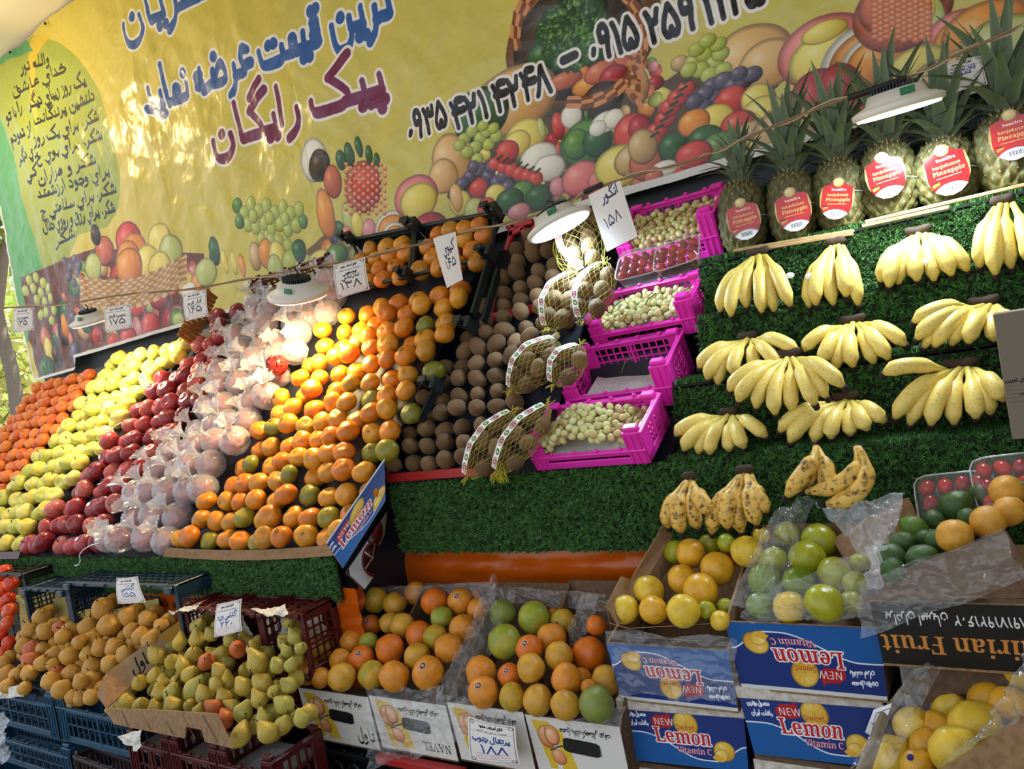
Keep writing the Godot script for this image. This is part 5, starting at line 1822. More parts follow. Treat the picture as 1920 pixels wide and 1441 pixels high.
	punnet(az(1793, 938, -1.50), Basis(Vector3.UP, 0.1) * Basis(Vector3.RIGHT, 0.95) * Basis(Vector3(0, 0, 1), 0.06), 0.118, 0.10, "clear punnet of dark red tomatoes leaning on the grass behind the limes", "lime-side")
	punnet(az(1905, 905, -1.49), Basis(Vector3.UP, 0.1) * Basis(Vector3.RIGHT, 0.95) * Basis(Vector3(0, 0, 1), 0.1), 0.118, 0.10, "clear punnet of red tomatoes at the right edge behind the yellow lemons", "far right")


func punnet(at: Vector3, turn: Basis, w: float, d: float, label: String, short: String):
	var t := base("punnet", at, turn)
	tag(t, label, "punnet", "clear tomato punnets")
	var shell := func(y0: float, y1: float, g0: float, g1: float) -> ArrayMesh:
		var m := MB.new()
		m.grid(32, 6, func(u: float, v: float) -> Vector3:
			var a := u * TAU
			var k: float = lerpf(g0, g1, minf(v * 1.5, 1.0))
			var c := Vector2(cos(a), sin(a))
			var q := pow(pow(absf(c.x), 6.0) + pow(absf(c.y), 6.0), -1.0 / 6.0)
			if v > 0.67:
				k *= (1.0 - v) / 0.33
			return Vector3(c.x * q * w / 2 * k, lerpf(y0, y1, minf(v * 1.5, 1.0)), -c.y * q * d / 2 * k), true)
		return m.mesh()
	put("tray", shell.call(0.0, -0.036, 1.06, 0.9), M.clear, t)
	put("lid", shell.call(0.002, 0.016, 1.06, 0.94), M.clear, t)
	var rim := MB.new()
	var pts := []
	for k in 33:
		var a := k * TAU / 32
		var c := Vector2(cos(a), sin(a))
		var q := pow(pow(absf(c.x), 6.0) + pow(absf(c.y), 6.0), -1.0 / 6.0)
		pts.append(Vector3(c.x * q * w / 2 * 1.07, 0, -c.y * q * d / 2 * 1.07))
	rim.tube(pts, 0.0016, 5)
	put("rim", rim.mesh(), film(0.35, 0.2), t)
	var xf := Transform3D(turn, at)
	for i in 4:
		for j in 3:
			var p := Vector3((i - 1.5) * w * 0.235 + rnd(-0.001, 0.001), -0.004 + rnd(-0.003, 0.002), (j - 1.0) * d * 0.31)
			fruit("small_tomato", G.tomato, M.tomato[(i + j * 2) % 3], xf * p, w * 0.108, turn * Basis.from_euler(Vector3(rnd(0.9, 1.6), rnd(-0.5, 0.5), 0)), "small red tomato, %s row from the front, %s from left, in the %s punnet" % [ord_word(3 - j), ord_word(i + 1), short], "tomato", "tomatoes in the " + label)


# ---------------------------------------------------------------- bananas
func banana_mesh(p0: Vector3, p1: Vector3, p2: Vector3, p3: Vector3, r: float, old: bool, seed_: int) -> ArrayMesh:
	var m := MB.new()
	var path := []
	for k in 15:
		path.append(p0.bezier_interpolate(p1, p2, p3, k / 14.0))
	var green := 0.35 if not old else 0.0
	var body := Color(0.93, 0.83, 0.46) if not old else Color(0.86, 0.70, 0.34)
	var t0: Vector3 = (path[1] - path[0]).normalized()
	var side := t0.cross(Vector3(0.2, 0.1, 1.0)).normalized()
	var fr := []
	for k in 15:
		var t: Vector3 = (path[mini(k + 1, 14)] - path[maxi(k - 1, 0)]).normalized()
		side = (side - t * side.dot(t)).normalized()
		fr.append([side, t.cross(side)])
	var rad := func(v: float) -> float:
		if v < 0.17:
			return lerpf(0.36, 0.44, v / 0.17)
		if v < 0.36:
			return lerpf(0.44, 0.96, smoothstep(0.17, 0.36, v))
		if v < 0.78:
			return 1.0
		if v < 0.955:
			return lerpf(1.0, 0.40, smoothstep(0.76, 0.965, v))
		return 0.33 if v < 0.995 else 0.0
	var knots := [0.0, 0.0, 0.08, 0.16, 0.22, 0.28, 0.34, 0.42, 0.50, 0.58, 0.66, 0.73, 0.79, 0.84, 0.89, 0.93, 0.955, 0.958, 0.985, 0.998]
	var at := func(v: float) -> float: return knots[clampi(int(round(v * 19)), 0, 19)]
	m.grid(12, 19, func(u: float, v: float) -> Vector3:
		var w: float = at.call(v)
		var f := w * 14.0
		var i := mini(int(f), 13)
		var c: Vector3 = (path[i] as Vector3).lerp(path[i + 1], f - i)
		var a := -u * TAU
		var ridge := 1.0 + 0.045 * cos(a * 5.0 + seed_)
		var rr: float = (rad.call(w) if v > 0.01 and v < 0.99 else 0.0) * r * ridge
		return c + (fr[i][0] * cos(a) + fr[i][1] * sin(a)) * rr, true, func(u: float, v: float) -> Color:
			var w: float = at.call(v)
			if w > 0.88:
				return body.lerp(Color(0.55, 0.44, 0.16), (w - 0.88) / 0.07 * 0.5)
			return body.lerp(Color(0.74, 0.72, 0.26), green * (1.0 - smoothstep(0.0, 0.35, w))))
	return m.mesh()


func banana_hand(crown: Vector2, zc: float, zt: float, tips: Array, r: float, label: String, group: String, old := false, bulge := 1.0, crown_w := 0.055):
	var c := az(crown.x, crown.y, zc)
	var t := base("banana_hand", c)
	tag(t, label, "bananas", group)
	var n := tips.size()
	for k in n:
		var z := zt + (0.012 if k % 2 else -0.004)
		var e: Vector3 = az(tips[k].x, tips[k].y, z) - c
		var s := (float(k) / maxf(n - 1, 1) - 0.5)
		var p0 := Vector3(s * crown_w, -absf(s) * 0.012 - 0.006, 0.006 + (0.008 if k % 2 else 0.0))
		var d := e - p0
		var l := Vector2(d.x, d.y).length()
		var phi := atan2(d.x, -d.y)
		var pa := clampf(phi + signf(phi) * (0.14 + 0.42 * absf(phi)) * bulge, -2.3, 2.3)
		var pb := phi - signf(phi) * (0.10 + 0.42 * absf(phi)) * bulge
		var p1 := p0 + Vector3(sin(pa), -cos(pa), 0) * l * 0.36 + Vector3(0, 0, d.z * 0.3 + 0.035)
		var p2 := e - Vector3(sin(pb), -cos(pb), 0) * l * 0.34 + Vector3(0, 0, 0.030)
		var bn := put("banana", banana_mesh(p0, p1, p2, e, r * (1.0 if k % 2 else 0.96), old, k), M.banana_old if old else M.banana, t)
		var td := (e - p2).normalized()
		var tm := MB.new()
		tm.tube([e - td * 0.008, e - td * 0.002, e + td * 0.005, e + td * 0.0075], [r * 0.52, r * 0.46, r * 0.44, r * 0.30], 8)
		put("tip", tm.mesh(), M.banana_tip, bn)
	var cm := MB.new()
	var path := []
	for k in 9:
		var s := (k / 8.0 - 0.5)
		path.append(Vector3(s * crown_w * 1.35, 0.001 + s * s * crown_w * 0.7, 0.004 + s * s * 0.01))
	cm.tube(path, [0.006, 0.009, 0.0105, 0.0105, 0.0105, 0.0105, 0.0105, 0.009, 0.006] if not old else [0.005, 0.008, 0.010, 0.010, 0.010, 0.010, 0.010, 0.008, 0.005], 8)
	put("crown", cm.mesh(), M.crown, t)
	return t


func px_list(s: String) -> Array:
	var f := s.split_floats(" ")
	var out := []
	for k in range(0, f.size() - 1, 2):
		out.append(Vector2(f[k], f[k + 1]))
	return out


func build_bananas():
	rng.seed = 41
	var hands := [
		[1422, 474, -1.865, -1.79, "1352 588 1373 597 1402 580 1430 590 1453 588 1484 578", "freckled yellow banana hand in the top row, left beside the pink crate", 0.06],
		[1566, 455, -1.865, -1.79, "1519 580 1532 576 1565 576 1588 560 1611 577", "banana hand with two white stickers, second from left in the top row", 0.05],
		[1722, 434, -1.865, -1.79, "1652 532 1668 542 1686 536 1722 530 1752 530 1786 520 1816 512", "wide banana hand in the top row below the middle pineapples", 0.06],
		[1880, 376, -1.865, -1.79, "1838 506 1868 520 1898 508 1930 500", "tall banana hand at the right end of the top row", 0.05],
		[1404, 630, -1.775, -1.70, "1312 692 1328 714 1348 724 1378 704 1420 700 1464 690 1500 664", "banana hand in the middle row touching the pink crates", 0.055],
		[1600, 600, -1.775, -1.70, "1508 660 1545 682 1572 692 1602 690 1640 684 1668 676 1700 650", "banana hand in the middle row, centre, with grass either side", 0.06],
		[1845, 566, -1.775, -1.70, "1712 608 1718 640 1732 656 1752 654 1784 650 1816 645 1866 640 1900 632", "bright banana hand in the middle row behind the grey carton", 0.065],
		[1480, 664, -1.690, -1.60, "1368 736 1386 756 1420 768 1456 780 1486 774 1530 762 1552 748 1584 728", "banana hand lying over two others, between the middle and lowest rows", 0.065],
		[1368, 772, -1.675, -1.605, "1268 818 1284 846 1312 852 1334 852 1370 846 1398 840 1440 820", "banana hand at the left end of the lowest row beside grapes", 0.05],
		[1586, 744, -1.675, -1.605, "1462 812 1482 832 1528 830 1560 822 1596 816 1628 806 1660 792", "banana hand in the lowest row, middle, above the stepped grass edge", 0.06],
		[1802, 682, -1.675, -1.605, "1656 704 1678 788 1706 800 1746 800 1790 798 1830 786 1858 778 1884 752", "large banana hand in the lowest row beside the grey carton", 0.07],
	]
	var made := []
	for h in hands:
		made.append(banana_hand(Vector2(h[0], h[1]), h[2], h[3], px_list(h[4]), 0.0160, h[5], "yellow banana hands on the grass steps", false, 1.15, h[6] * 0.62))
	banana_hand(Vector2(1293, 892), -1.50, -1.46, px_list("1254 990 1281 1000 1311 992 1338 962"), 0.0165, "left small bunch of spotted overripe bananas above the yellow lemons", "overripe bananas before the grass", true, 0.8, 0.02)
	banana_hand(Vector2(1397, 880), -1.50, -1.46, px_list("1336 1002 1366 992 1392 1000 1422 984 1440 960"), 0.0165, "bruised overripe banana bunch with a large black patch, middle one", "overripe bananas before the grass", true, 0.8, 0.025)
	for e in [[1529, 838, ["1529 838 1532 880 1515 895 1490 914", "1531 838 1552 872 1556 900 1545 920", "1530 838 1528 870 1500 890 1472 936"], "overripe bananas on a thin dark stem, left half of right bunch"], [1607, 838, ["1606 838 1622 880 1590 918 1502 922", "1609 838 1650 890 1612 946 1540 944"], "overripe pair of bananas curving left above the clear plastic"]]:
		var c := az(e[0], e[1], -1.49)
		var t := base("banana_hand", c)
		tag(t, e[3], "bananas", "overripe bananas before the grass")
		for k in e[2].size():
			var q := px_list(e[2][k])
			var z: float = -1.49 + 0.012 * k + (0.02 if e[0] > 1600 else 0.0)
			var w := []
			for i in 4:
				w.append(az(q[i].x, q[i].y, z + [-0.005, 0.03, 0.045, 0.04][i]) - c)
			var bn := put("banana", banana_mesh(w[0], w[1], w[2], w[3], 0.0165, true, k), M.banana_old, t)
			var td: Vector3 = (w[3] - w[2]).normalized()
			var tm := MB.new()
			tm.tube([w[3] - td * 0.008, w[3], w[3] + td * 0.006], [0.008, 0.0075, 0.005], 8)
			put("tip", tm.mesh(), M.banana_tip, bn)
		var cm := MB.new()
		cm.tube([Vector3(0, 0.006, 0), Vector3(0, -0.004, 0), Vector3(0, -0.02, 0.004)], [0.005, 0.0075, 0.006], 7)
		put("crown", cm.mesh(), M.crown, t)
	# stickers on the bananas
	for e in [[0, 1382, 554], [0, 1481, 516], [1, 1518, 517], [1, 1588, 528], [2, 1732, 490]]:
		var m := MB.new()
		var t: Node3D = made[e[0]]
		m.xf = Transform3D(frame(Vector3(0.1, 0.2, 1.0)), az(e[1], e[2], -1.772) - t.position)
		m.grid(16, 2, func(u: float, v: float) -> Vector3: return Vector3(cos(u * TAU) * 0.010 * v, 0.0012 * (1.0 - v), -sin(u * TAU) * 0.007 * v), true)
		var so := put("sticker", m.mesh(), M.sticker_white, t)
		so.set_meta("label", "small white oval sticker")


# ---------------------------------------------------------------- pineapples
func build_pineapples():
	rng.seed = 51
	var leafs := []
	for k in 4:
		var m := MB.new()
		var bend := 0.25 + 0.22 * k
		m.colored = true
		m.grid(4, 9, func(u: float, v: float) -> Vector3:
			var w := (1.0 - pow(v, 1.7)) * 0.072 + 0.003
			var s := (u - 0.5) * 2.0
			return Vector3(s * w, v * (1.0 - bend * v * 0.3), bend * v * v * 0.8 - (1.0 - s * s) * 0.03 * (1.0 - v)), false, func(u: float, v: float) -> Color:
				return Color(0.47, 0.53, 0.44).lerp(Color(0.40, 0.47, 0.38), v).lerp(Color(0.6, 0.64, 0.52), pow(absf(u - 0.5) * 2, 3) * 0.5))
		leafs.append(m.mesh())
	# body: rows of raised eyes
	var body := MB.new()
	var rows := 11.0
	var cols := 13.0
	var eye := func(u: float, v: float) -> Vector2:   # distance from the centre of its eye, on two diagonal families
		var a := u * cols + v * rows * 0.5
		var b := u * cols - v * rows * 0.5
		return Vector2(a - floor(a) - 0.5, b - floor(b) - 0.5)
	var shape := func(u: float, v: float) -> Vector3:
		var t := (v - 0.5) * PI
		var r := pow(maxf(cos(t), 0.0), 0.55)
		var e: Vector2 = eye.call(u, v)
		var q := maxf(absf(e.x), absf(e.y))
		var lift := 0.085 * (1.0 - smoothstep(0.15, 0.5, q)) + 0.06 * exp(-e.length_squared() * 60.0)
		r *= 1.0 + lift
		return Vector3(cos(u * TAU) * r, sin(t), -sin(u * TAU) * r)
	body.grid(132, 72, shape, true, func(u: float, v: float) -> Color:
		var e: Vector2 = eye.call(u, v)
		var q := maxf(absf(e.x), absf(e.y))
		var c := Color(0.30, 0.33, 0.19).lerp(Color(0.40, 0.34, 0.22), smoothstep(0.32, 0.47, q))
		if e.length() < 0.14:
			c = Color(0.42, 0.32, 0.22)
		return c.lerp(Color(0.60, 0.52, 0.20), pow(1.0 - v, 2.0) * 0.45))
	# one dry bract per eye
	body.col = Color(0.60, 0.52, 0.40)
	for j in range(1, 22):
		for i in 13:
			var v := j / 22.0 + 0.012
			var u := (i + (0.5 if j % 2 else 0.0)) / 13.0
			var p: Vector3 = shape.call(u, v)
			var n := Vector3(p.x, 0, p.z).normalized()
			var s := Vector3(-n.z, 0, n.x)
			body.poly([p - s * 0.035 + n * 0.01, p + s * 0.035 + n * 0.01, p + n * 0.05 + Vector3(0, 0.085, 0)], n)
	G.pine_body = body.mesh()
	var tagc := Canvas.new(256, 330, Color(0.80, 0.70, 0.42))
	tagc.rect(0, 0, 256, 330, Color(0.72, 0.62, 0.34))
	tagc.ell(128, 190, 116, 170, 0, Color(0.74, 0.06, 0.06), Color(0.62, 0.03, 0.04))
	tagc.rect(16, 60, 240, 235, Color(0.72, 0.05, 0.06))
	tagc.ell(128, 40, 40, 36, 0, Color(0.86, 0.78, 0.52), Color(0.66, 0.54, 0.28))
	tagc.latin("Sumifru", 84, 104, 26, Color(0.95, 0.93, 0.9), "Droid Serif", true, 0.0, Color.WHITE, 0.2)
	tagc.latin("kanjukusan", 52, 146, 28, Color(0.88, 0.76, 0.40), "Droid Sans", true)
	tagc.latin("Pineapple", 46, 186, 36, Color(0.90, 0.78, 0.42), "Droid Serif", true)
	tagc.rect(60, 206, 200, 210, Color(0.85, 0.75, 0.45))
	tagc.ell(128, 320, 108, 72, 0, Color(0.93, 0.94, 0.96), Color(0.88, 0.90, 0.94))
	for k in 14:
		tagc.rect(88 + k * 6, 268, 88 + k * 6 + (4 if k % 3 else 2), 300, Color(0.15, 0.15, 0.18))
	for k in 3:
		tagc.ell(40 + k * 12, 246 - k * 4, 12, 12, 0, Color(0.85, 0.55, 0.15), Color(0.5, 0.25, 0.08))
	tagc.seg(30, 222, 62, 228, 4, Color(0.12, 0.05, 0.04))
	var tagm := mat(Color.WHITE, 0.15, {"albedo_texture": tagc.texture(), "clearcoat_enabled": true, "clearcoat": 0.6, "clearcoat_roughness": 0.08})
	var outline := PackedVector2Array()
	for p in [[-0.42, 0.36], [-0.46, 0.30], [-0.50, 0.05], [-0.47, -0.22], [-0.36, -0.46], [-0.18, -0.60], [0, -0.64], [0.18, -0.60], [0.36, -0.46], [0.47, -0.22], [0.50, 0.05], [0.46, 0.30], [0.42, 0.36], [0.22, 0.44], [0.16, 0.54], [0.10, 0.61], [0, 0.64], [-0.10, 0.61], [-0.16, 0.54], [-0.22, 0.44]]:
		outline.append(Vector2(p[0], p[1]))
	var tg := MB.new()
	tg.plate(outline, 0.012, [-0.5, -0.64, 0.5, 0.64])
	var tag_mesh := tg.mesh()
	var spec := [
		# body px x, foot y, shoulder y, half width px, crown tip px, tag px, tag width px, tag tilt, label
		[1396, 468, 338, 45, 1380, 232, 1394, 410, 60, 0.05, "first pineapple from the left, beside the topmost pink crate"], [1490, 452, 322, 46, 1466, 150, 1487, 392, 63, 0.04, "second pineapple from the left, with long upright leaves"],
		[1580, 430, 300, 48, 1530, 128, 1569, 372, 58, -0.25, "third pineapple from the left, its red tag tilted"], [1670, 408, 268, 52, 1690, 70, 1660, 328, 66, 0.08, "fourth pineapple, standing under the lit lamp's left half"],
		[1780, 382, 258, 56, 1745, 60, 1775, 318, 73, 0.10, "fifth pineapple, under the lit lamp's right half"], [1898, 352, 205, 62, 1880, -40, 1898, 252, 72, 0.02, "rightmost pineapple with the thickest leaf crown"],
	]
	for e in spec:
		var foot := az(e[0], e[1], -1.97)
		foot.y = 1.668
		var k := depth(foot) / FOCAL
		var r: float = e[3] * k * 0.9
		var hgt: float = (e[1] - e[2]) * k * 1.0
		var head := foot + Vector3(0, hgt, 0)
		var lean: Vector3 = (az(e[0] + (e[4] - e[0]) * 0.12, e[2], -1.97) - foot)
		lean = Vector3(lean.x * 0.5, hgt, -0.01)
		var f := frame(lean)
		var t := base("pineapple", foot, f)
		tag(t, e[10], "pineapple", "pineapples on the top shelf")
		put("body", G.pine_body, M.pineapple, t, Transform3D(Basis(Vector3.UP, rnd(0, 6)).scaled(Vector3(r, hgt * 0.53, r)), Vector3(0, hgt * 0.53, 0)))
		var tip := az(e[4], e[5], -1.97)
		var ll: float = clampf((tip - head).length() * 1.02, 0.1, 0.30)
		var core := MB.new()
		core.tube([Vector3(0, hgt * 0.98, 0), Vector3(0, hgt * 1.2, 0), Vector3(0, hgt * 1.3, 0)], [r * 0.34, r * 0.22, r * 0.06], 10)
		var crown := put("leaf_crown", core.mesh(), M.stem_green, t)
		var n := 46
		for i in n:
			var q := float(i) / n          # 0 outer, low .. 1 inner, upright
			var a := i * 2.39996
			var out := Vector3(cos(a), 0, sin(a))
			var tilt := lerpf(1.0, 0.08, pow(q, 0.75)) + rnd(-0.1, 0.1)
			var up := (Vector3.UP * cos(tilt) + out * sin(tilt)).normalized()
			var lf := frame(up, out.cross(Vector3.UP) * -1.0)
			if lf.z.dot(out) < 0:
				lf = Basis(-lf.x, lf.y, -lf.z)
			var l := ll * lerpf(0.34, 1.0, pow(q, 0.8)) * rnd(0.85, 1.05)
			put("leaf", leafs[(i * 7) % 4 if q < 0.6 else i % 2], M.leaf, crown, Transform3D(lf * Basis.from_scale(Vector3(minf(l, 0.17) * 1.45, l, l)), Vector3(0, hgt * (1.0 + 0.22 * q), 0) + out * r * 0.30 * (1.0 - q)))
		# its red tag, hung round the body on a clear tie
		var tc := az(e[6], e[7], foot.z + r * 1.10 + 0.006)
		var face := (EYE - tc) * Vector3(1, 0.25, 1)
		var zf := face.normalized().slerp(Vector3(0, 0.05, 1).normalized(), 0.45)
		var tf := Basis(Vector3.UP.cross(zf).normalized(), zf.cross(Vector3.UP.cross(zf).normalized()), zf)
		var tg2 := put("fruit_tag", tag_mesh, tagm, null, Transform3D((tf * Basis(Vector3(0, 0, 1), e[9])).scaled(Vector3.ONE * e[8] * 1.04 * depth(tc) / FOCAL), tc))
		tag(tg2, "red and gold shield-shaped paper tag on the " + e[10].split(",")[0], "tag", "red tags on the pineapples")
		var tm := MB.new()
		var pts := []
		for i in 17:
			var a := lerpf(-0.35, PI + 0.35, i / 16.0)
			pts.append(f * (Vector3(cos(a) * r * 1.10, hgt * 0.52, sin(a) * r * 1.10)))
		tm.tube(pts, 0.0009, 4)
		put("tie", tm.mesh(), M.white_plastic, t)
	# thin wooden battens along the shelf edge
	for e in [[1375, 470, 1602, 432, -1.885, "thin wooden batten along the left part of the pineapple shelf edge"], [1622, 416, 1935, 343, -1.885, "long thin wooden batten along the right part of the shelf edge"], [1616, 424, 1780, 388, -1.875, "second split wooden batten below the right one"], [1430, 466, 1600, 438, -1.872, "second thin batten below the left one"]]:
		var m := MB.new()
		var a := az(e[0], e[1], e[4])
		var b := az(e[2], e[3], e[4])
		m.bar(a, b, 0.008, 0.008, 0.0015)
		tag(put("wooden_batten", m.mesh(), M.wood), e[5], "batten")


# ---------------------------------------------------------------- lower left: pears in crates
func slant(front: Vector3, back: Vector3) -> Callable:
	var n := Vector3.RIGHT.cross(back - front).normalized()
	return func(px, py): return aplane(px, py, front, n)


func panel_px(called: String, q: Array, thick: float, m: Material, parent = null) -> MeshInstance3D:
	# a sheet with four (or more) corners given as [px, py, z]
	var pts := []
	for e in q:
		pts.append(az(e[0], e[1], e[2]))
	var mid := Vector3.ZERO
	for p in pts:
		mid += p / pts.size()
	var b := MB.new()
	var o := Vector3.ZERO if parent == null else (parent as Node3D).position
	var n: Vector3 = (pts[1] - pts[0]).cross(pts[2] - pts[0]).normalized()
	if n.dot(EYE - mid) < 0:
		n = -n
	var front := []
	var rear := []
	for p in pts:
		front.append(p - o)
		rear.append(p - o - n * thick)
	var flat := PackedVector2Array()
	for e in q:
		flat.append(Vector2(e[0], e[1]))
	var tri_ := Geometry2D.triangulate_polygon(flat)
	for k in range(0, tri_.size(), 3):
		b.poly([front[tri_[k]], front[tri_[k + 1]], front[tri_[k + 2]]], n)
		b.poly([rear[tri_[k]], rear[tri_[k + 1]], rear[tri_[k + 2]]], -n)
	for k in pts.size():
		var j := (k + 1) % pts.size()
		b.poly([front[k], front[j], rear[j], rear[k]], (pts[k] + pts[j]) / 2 - mid)
	return put(called, b.mesh(), m, parent)


# crumpled clear film stretched between four corners [px, py, z]
func film_px(q: Array, amp: float, label: String, seed_: int, m: Material = null, bow := 0.0) -> MeshInstance3D:
	var a := az(q[0][0], q[0][1], q[0][2])
	var b := az(q[1][0], q[1][1], q[1][2])
	var c := az(q[2][0], q[2][1], q[2][2])
	var d := az(q[3][0], q[3][1], q[3][2])
	var n := (b - a).cross(d - a).normalized()
	if n.dot(EYE - a) < 0:
		n = -n
	var f := FastNoiseLite.new()
	f.seed = seed_
	f.frequency = 13.0
	f.fractal_type = FastNoiseLite.FRACTAL_RIDGED
	f.fractal_octaves = 4
	var g := MB.new()
	g.grid(56, 56, func(u: float, v: float) -> Vector3:
		var wob := 0.03 * sin(v * 9.0 + seed_) * (1.0 - v) * v * 4.0
		var p := a.lerp(b, u + wob * 0.4).lerp(d.lerp(c, u + wob * 0.4), v + 0.03 * sin(u * 11.0 + seed_))
		return p + n * (amp * 1.35 * f.get_noise_3d(p.x * 0.8, p.y, p.z) + bow * sin(u * PI) * sin(v * PI)))
	var o := put("clear_film", g.mesh(), m if m else M.film)
	tag(o, label, "plastic film")
	return o


# a second layer of the same fruit under the pinned ones, seen in the gaps
func under_layer(called: String, shapes: Array, mats: Array, spots: Array, surface: Callable, r: float, label: String, cat: String, group: String):
	var kept := []
	for s in spots:
		for d in [Vector2(0.9, -0.7), Vector2(-0.9, 0.7)]:
			var p: Vector3 = surface.call(s[0] + d.x * s[2], s[1] + d.y * s[2])
			var ok := true
			for q in kept:
				if p.distance_to(q) < r * 2.0:
					ok = false
			if ok:
				kept.append(p)
	kept.sort_custom(func(a, b): return a.y < b.y if absf(a.y - b.y) > 0.02 else a.x < b.x)
	for k in kept.size():
		fruit(called, shapes[k % shapes.size()], mats[k % mats.size()], kept[k], r * 0.92, frame(Vector3(rnd(-0.6, 0.6), rnd(0.3, 1), rnd(0, 1))), "%s, %s from the foot" % [label, ord_word(k + 1)], cat, group)


func build_lower_left():
	rng.seed = 61
	# low benches that carry the crates
	tag(put("low_bench", slab(Vector3(-4.2, 0, -1.19), Vector3(-2.14, 0.235, -0.98), 0.01), M.navy), "low dark bench under the stacked teal crates", "bench")
	tag(put("low_bench", slab(Vector3(-2.12, 0, -1.19), Vector3(-1.68, 0.49, -0.98), 0.01), M.navy), "low dark bench under the maroon pear crates", "bench")
	tag(put("low_bench", slab(Vector3(-4.2, 0, -1.372), Vector3(-1.67, 0.60, -1.20), 0.01), M.navy), "higher dark bench behind the pear crates", "bench")
	tag(put("low_bench", slab(Vector3(-1.64, 0, -1.53), Vector3(0.9, 0.30, -1.02), 0.01), M.navy), "low dark bench under the orange and lemon boxes", "bench")
	var side_on := Basis(Vector3.RIGHT, PI / 2)
	var rear := {"nx": 15, "ny": 4, "post": 0.045, "holes": true}
	var c1 := crate("plastic_crate", Vector3(-2.70, 0.615, -1.355), side_on, 0.635, 0.415, 0.145, M.blue_crate, rear)
	tag(c1, "blue-grey plastic crate on its side behind the brown pears, with price card", "crate")
	var c2 := crate("plastic_crate", Vector3(-3.02, 0.61, -1.355), side_on, 0.31, 0.395, 0.145, M.blue_crate, rear)
	tag(c2, "blue-grey plastic crate on its side at the left edge, lined with yellow paper", "crate")
	for e in [[Vector3(-3.27, 0.565, -1.075), 0.645, 0.115, 0.145, "blue plastic crate of brown pears in front at the left edge"], [Vector3(-2.605, 0.565, -1.075), 0.475, 0.115, 0.145, "blue plastic crate of brown pears in front, beside the cut carton"], [Vector3(-3.27, 0.43, -1.07), 0.70, 0.12, 0.115, "teal plastic crate stacked under the brown pears at bottom left"], [Vector3(-3.25, 0.245, -1.06), 0.70, 0.12, 0.12, "empty teal plastic crate lowest in the bottom left stack"]]:
		var c := crate("plastic_crate", e[0], Basis(), e[1], e[2], e[3], M.teal_crate, {"nx": 12, "ny": 3, "post": 0.05, "holes": true, "back": 0.05, "front": e[3] * 0.8})
		tag(c, e[4], "crate")
	var bc := crate("plastic_crate", Vector3(-2.52, 0.245, -1.055), Basis(Vector3(0, 0, 1), -0.04), 0.36, 0.06, 0.30, M.brown_crate, {"nx": 14, "ny": 4, "post": 0.02, "bar": 0.006})
	tag(bc, "dark brown slotted crate standing on its side below the pears", "crate")
	# pale yellow paper in the blue crates
	for e in [[[[32, 1100, -1.300], [118, 1096, -1.330], [165, 1178, -1.290], [40, 1190, -1.260]], "pale yellow lining paper at the back of the pear crate, left"], [[[150, 1160, -1.305], [300, 1120, -1.335], [305, 1165, -1.320], [150, 1185, -1.295]], "pale yellow lining paper behind the top pears, right"], [[[14, 1112, -1.260], [40, 1118, -1.250], [78, 1146, -1.240], [72, 1156, -1.240]], "crumpled strip of pale yellow paper over the crate edge"], [[[140, 1145, -1.260], [172, 1140, -1.260], [168, 1162, -1.240], [146, 1162, -1.240]], "small folded flap of yellow paper among the pears"]]:
		var q: Array = e[0]
		var m := MB.new()
		var f := FastNoiseLite.new()
		f.seed = 4
		f.frequency = 6.0
		var a := az(q[0][0], q[0][1], q[0][2])
		var b := az(q[1][0], q[1][1], q[1][2])
		var c := az(q[2][0], q[2][1], q[2][2])
		var d := az(q[3][0], q[3][1], q[3][2])
		m.grid(20, 14, func(u: float, v: float) -> Vector3:
			var p := d.lerp(c, u).lerp(a.lerp(b, u), v)
			return p + Vector3(0, 0, 0.012 * f.get_noise_3d(p.x * 2, p.y * 2, 0.0) + 0.004 * sin(u * 20)))
		tag(put("lining_paper", m.mesh(), M.yellow_paper), e[1], "paper")
	var white := film_px([[0, 1288, -1.065], [46, 1284, -1.065], [48, 1304, -1.055], [0, 1310, -1.055]], 0.012, "scrap of white packing paper on the left crate rim", 3, M.paper)
	white.name = numbered("packing_paper")
	white.set_meta("category", "paper")
	# brown pears
	var spots := parse_spots("193 1140 21 b;242 1155 18 b;278 1160 17 b;303 1172 14 o;78 1156 17 b;57 1182 16 b;87 1182 17 b;112 1176 13 r;135 1180 18 o;166 1175 19 b;205 1172 21 b;247 1182 15 b;265 1192 17 b;285 1200 19 b;175 1197 17 o;150 1203 14 b;118 1192 15 o;45 1210 15 b;60 1216 16 r;82 1218 15 b;103 1228 17 o;131 1228 18 o;164 1226 14 o;189 1213 17 b;216 1214 18 b;236 1226 18 b;207 1244 17 o;58 1238 17 r;80 1243 15 o;100 1246 13 o;135 1263 19 o;174 1251 19 b;108 1262 15 r;95 1276 17 o;116 1292 19 b;152 1277 15 b;174 1276 18 b;192 1288 14 o;136 1306 14 b;152 1308 14 b;172 1306 15 o;32 1265 15 o;12 1264 17 b;8 1240 13 b;55 1262 15 o;14 1286 14 o;46 1290 13 o")
	for e in heap(spots, slant(Vector3(-2.6, 0.735, -1.09), Vector3(-2.6, 0.97, -1.265))):
		var b := frame(Vector3(rnd(-0.8, 0.8), rnd(0.2, 1.2), rnd(-0.6, 0.9))) * Basis(Vector3.UP, rnd(0, TAU))
		var red: bool = e.key == "r"
		fruit("brown_pear", G.squat_pear[rng.randi() % 2], M.pear[e.key], e.p, e.r * 1.0, b, "%s pear in the blue crates, %s row from the front, %s from left" % ["reddish" if red else "speckled tan", ord_word(e.row), ord_word(e.col)], "pear", "brown pears in the blue crates", [["stem", G.squat_stem, M.stem]])
